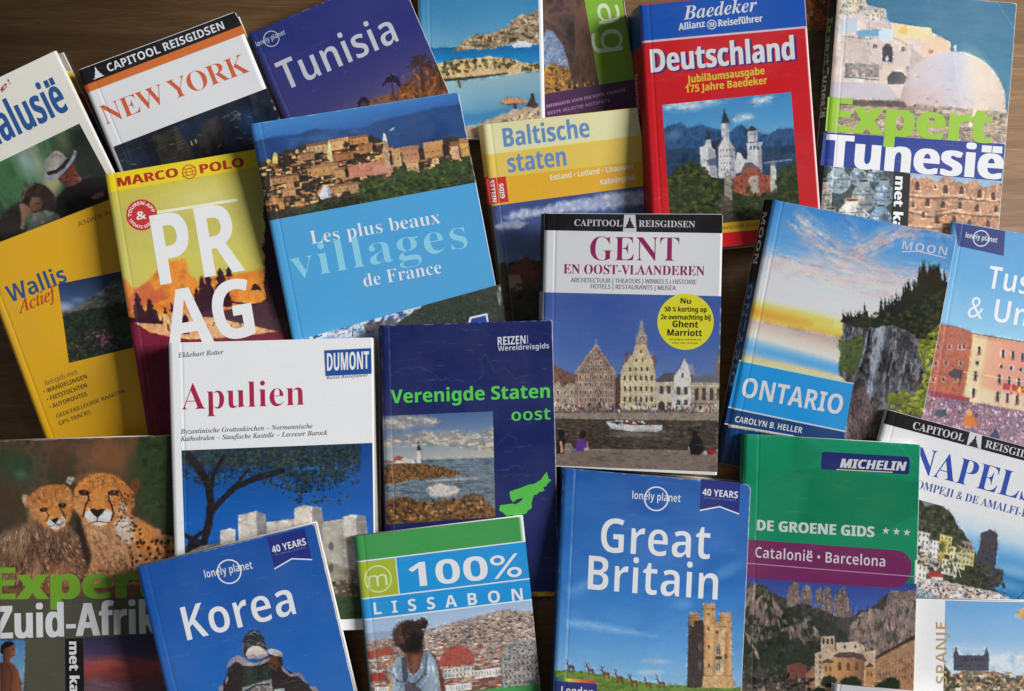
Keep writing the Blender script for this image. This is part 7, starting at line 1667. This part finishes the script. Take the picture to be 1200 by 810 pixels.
def art(c):
    c.fill(gr((520, 715), (524, 745), [(0, (150, 176, 206)), (1, (176, 190, 206))]))
    c.poly([(426, 742), (470, 738), (472, 752), (428, 758)], (140, 158, 180), 2)
    c.poly([(500, 738), (530, 730), (560, 722), (590, 714), (612, 716), (630, 716), (640, 830), (430, 830), (426, 752), (460, 748)], nz(4, [(150, 130, 120), (176, 160, 148), (120, 100, 92), (196, 184, 170)], 4, (1.4, .7), -.1), 2)
    rnd = random.Random(6)
    items = []
    for k in range(1100):
        x, y = rnd.uniform(424, 640), rnd.uniform(722, 815)
        top = 752 - (x - 430) * .1 if x < 500 else 742 - (x - 500) * .23
        if y > top: items.append((y, x))
    for y, x in sorted(items):
        top = 752 - (x - 430) * .1 if x < 500 else 742 - (x - 500) * .23
        s = .25 + (y - top) / 62; w, h = rnd.uniform(4, 10) * s, rnd.uniform(2.6, 5) * s
        wc = rnd.choice([(196, 186, 176), (170, 158, 148), (214, 208, 200), (186, 168, 142), (150, 140, 134), (120, 108, 104)]); rc = rnd.choice([(140, 78, 62), (116, 62, 52), (156, 92, 72), (126, 88, 78), (100, 62, 56), (150, 120, 106)])
        c.poly([(x, y), (x + w, y - w * .1), (x + w, y + h - w * .1), (x, y + h)], wc, 1)
        c.poly([(x - .4, y), (x + w * .25, y - h * .55), (x + w * .9, y - h * .6), (x + w + .4, y - w * .1)], rc, 1)
        if s > .7:
            for q in range(int(w / 2.4)): c.ell(x + 1.4 + q * 2.4, y + h * .5, .4 * s, .8 * s, (90, 82, 82), 0, .8, .8)
    c.dots([(500, 745), (560, 728), (630, 716), (632, 740), (520, 760)], 90, (.6, 1.6), [(70, 72, 66), (96, 92, 84), (60, 60, 58)], 7, (1, 2.4))
    c.poly([(516, 770), (524, 760), (536, 756), (548, 760), (556, 768), (556, 778), (516, 782)], nz(4, [(150, 66, 56), (170, 84, 68), (130, 58, 52)], 7), 1.4); c.poly([(430, 764), (458, 758), (464, 766), (432, 772)], (156, 78, 62)); c.poly([(430, 790), (450, 788), (452, 798), (430, 800)], (150, 60, 52)); c.wall((520, 784), (556, 780), (520, 796), (206, 196, 184), (110, 100, 96), 8, 2)
    c.poly([(586, 770), (598, 752), (630, 748), (640, 760), (640, 812), (590, 814)], nz(3, [(96, 92, 92), (140, 134, 130), (176, 168, 160), (70, 68, 70)], 8), 1.5); c.wall((584, 770), (636, 764), (586, 806), None, (70, 68, 72), 10, 5, (.3, .7), (.3, .7), .8)
    c.wall((556, 786), (586, 782), (557, 796), (222, 218, 212), (140, 134, 130), 9, 1); c.wall((440, 806), (462, 804), (440, 812), (216, 214, 210), (120, 116, 114), 8, 1); c.wall((520, 804), (552, 800), (521, 812), (222, 216, 206), (130, 124, 120), 10, 1)
    # woman from behind: brown curls, sleeveless grey-blue top, dark strap
    sk = nz(6, [(120, 76, 58), (150, 100, 78), (104, 66, 52)], 9)
    c.poly([(458, 776), (466, 768), (500, 762), (510, 768), (517, 784), (523, 815), (523, 822), (452, 822), (458, 796)], gr((456, 790), (522, 790), [(0, (196, 166, 120)), (.12, (130, 96, 76)), (.6, (96, 60, 48)), (.9, (110, 64, 52)), (1, (84, 50, 42))]), 1.4)
    sh = gr((458, 790), (518, 790), [(0, (150, 164, 178)), (.2, (130, 146, 162)), (.5, (110, 126, 144)), (.8, (140, 156, 172)), (1, (120, 136, 152))])
    c.poly([(459, 782), (465, 770), (472, 768), (475, 780), (484, 792), (492, 784), (495, 764), (503, 763), (511, 774), (515, 796), (517, 822), (459, 822), (460, 800)], sh, 1.4)
    c.fur([(459, 776), (512, 768), (517, 820), (460, 820)], 90, 12, 1.7, .16, 12, 2.2, .5)
    for pts, w, f in (([(474, 776), (480, 790), (488, 790)], 1.6, 1.3), ([(494, 768), (494, 782), (486, 792)], 1.8, 1.3), ([(500, 768), (498, 790), (486, 802), (478, 800)], 2.2, .62), ([(503, 772), (502, 792), (492, 806)], 1.2, 1.35), ([(460, 790), (466, 798), (474, 800)], 1.6, .65), ([(462, 784), (464, 794)], 1.6, 1.3), ([(508, 780), (512, 812)], 1.6, 1.2)):
        c.line(pts, w, f, 1.6)
    c.poly([(470, 772), (476, 770), (478, 790), (476, 800), (472, 798)], (60, 56, 58), 1.6, .8); c.poly([(474, 802), (482, 800), (494, 808), (492, 820), (474, 820)], (70, 58, 66), 2, .8)
    c.poly([(476, 764), (478, 750), (494, 750), (496, 766), (492, 780), (485, 787), (479, 778)], gr((476, 768), (496, 768), [(0, (64, 42, 34)), (.5, (130, 82, 60)), (1, (90, 56, 44))]), 1.6)
    hair = nz(5, [(30, 22, 20), (46, 34, 28), (38, 28, 24), (54, 38, 32)], 12)
    c.ell(479, 747, 17, 18, hair, -.2, 2, 1, 3.4, 5); c.ell(469, 742, 9, 13, nz(4, [(66, 46, 38), (86, 60, 48), (50, 36, 30)], 13), .3, 3, .8, 3, 4); c.ell(494, 731, 7.5, 6.4, hair, 0, 1.8, 1, 3, 3); c.ell(482, 738, 12, 11, hair, 0, 2, 1, 3, 3); c.ell(486, 754, 11, 13, (26, 20, 20), 0, 5, .7)
    for k in range(60):
        q = random.Random(k); a = q.uniform(2.4, 6.2); r = q.uniform(14, 20); x, y = 479 + r * math.cos(a), 746 + r * math.sin(a) * 1.02; c.line([(x, y), (x + q.uniform(-2, 2), y + q.uniform(-2.4, 2))], .9, (60, 42, 34), 1, .8)
    for k in range(40):
        q = random.Random(k + 99); x, y = q.uniform(464, 492), q.uniform(732, 764); c.line([(x, y), (x + q.uniform(-2, 2), y + q.uniform(1, 3))], 1, q.choice([.7, 1.5, 1.3]), 1, .7)
    c.ell(492, 728, 3, 2, (84, 58, 46), 0, 2, .7)
    c.poly([(430, 830), (432, 822), (520, 814), (560, 808.6), (634, 801), (660, 800), (660, 900), (430, 900)], (60, 146, 74), 1)
b.photo([(426.4, 727.4), (623, 702.8), (639.6, 869.4), (443.4, 893.4)], art)

# ---- pale booklet, only its rounded corner in view at the foot
b = Book([(977.5, 802), (1125, 816.5), (1112, 960), (966, 948)], 5, (216, 214, 216), (200, 198, 200),
         'pale booklet whose rounded corner overlaps the foot of the tall green guidebook', seed=35, crease=4, round_=3.0)
b.rc = 0.003
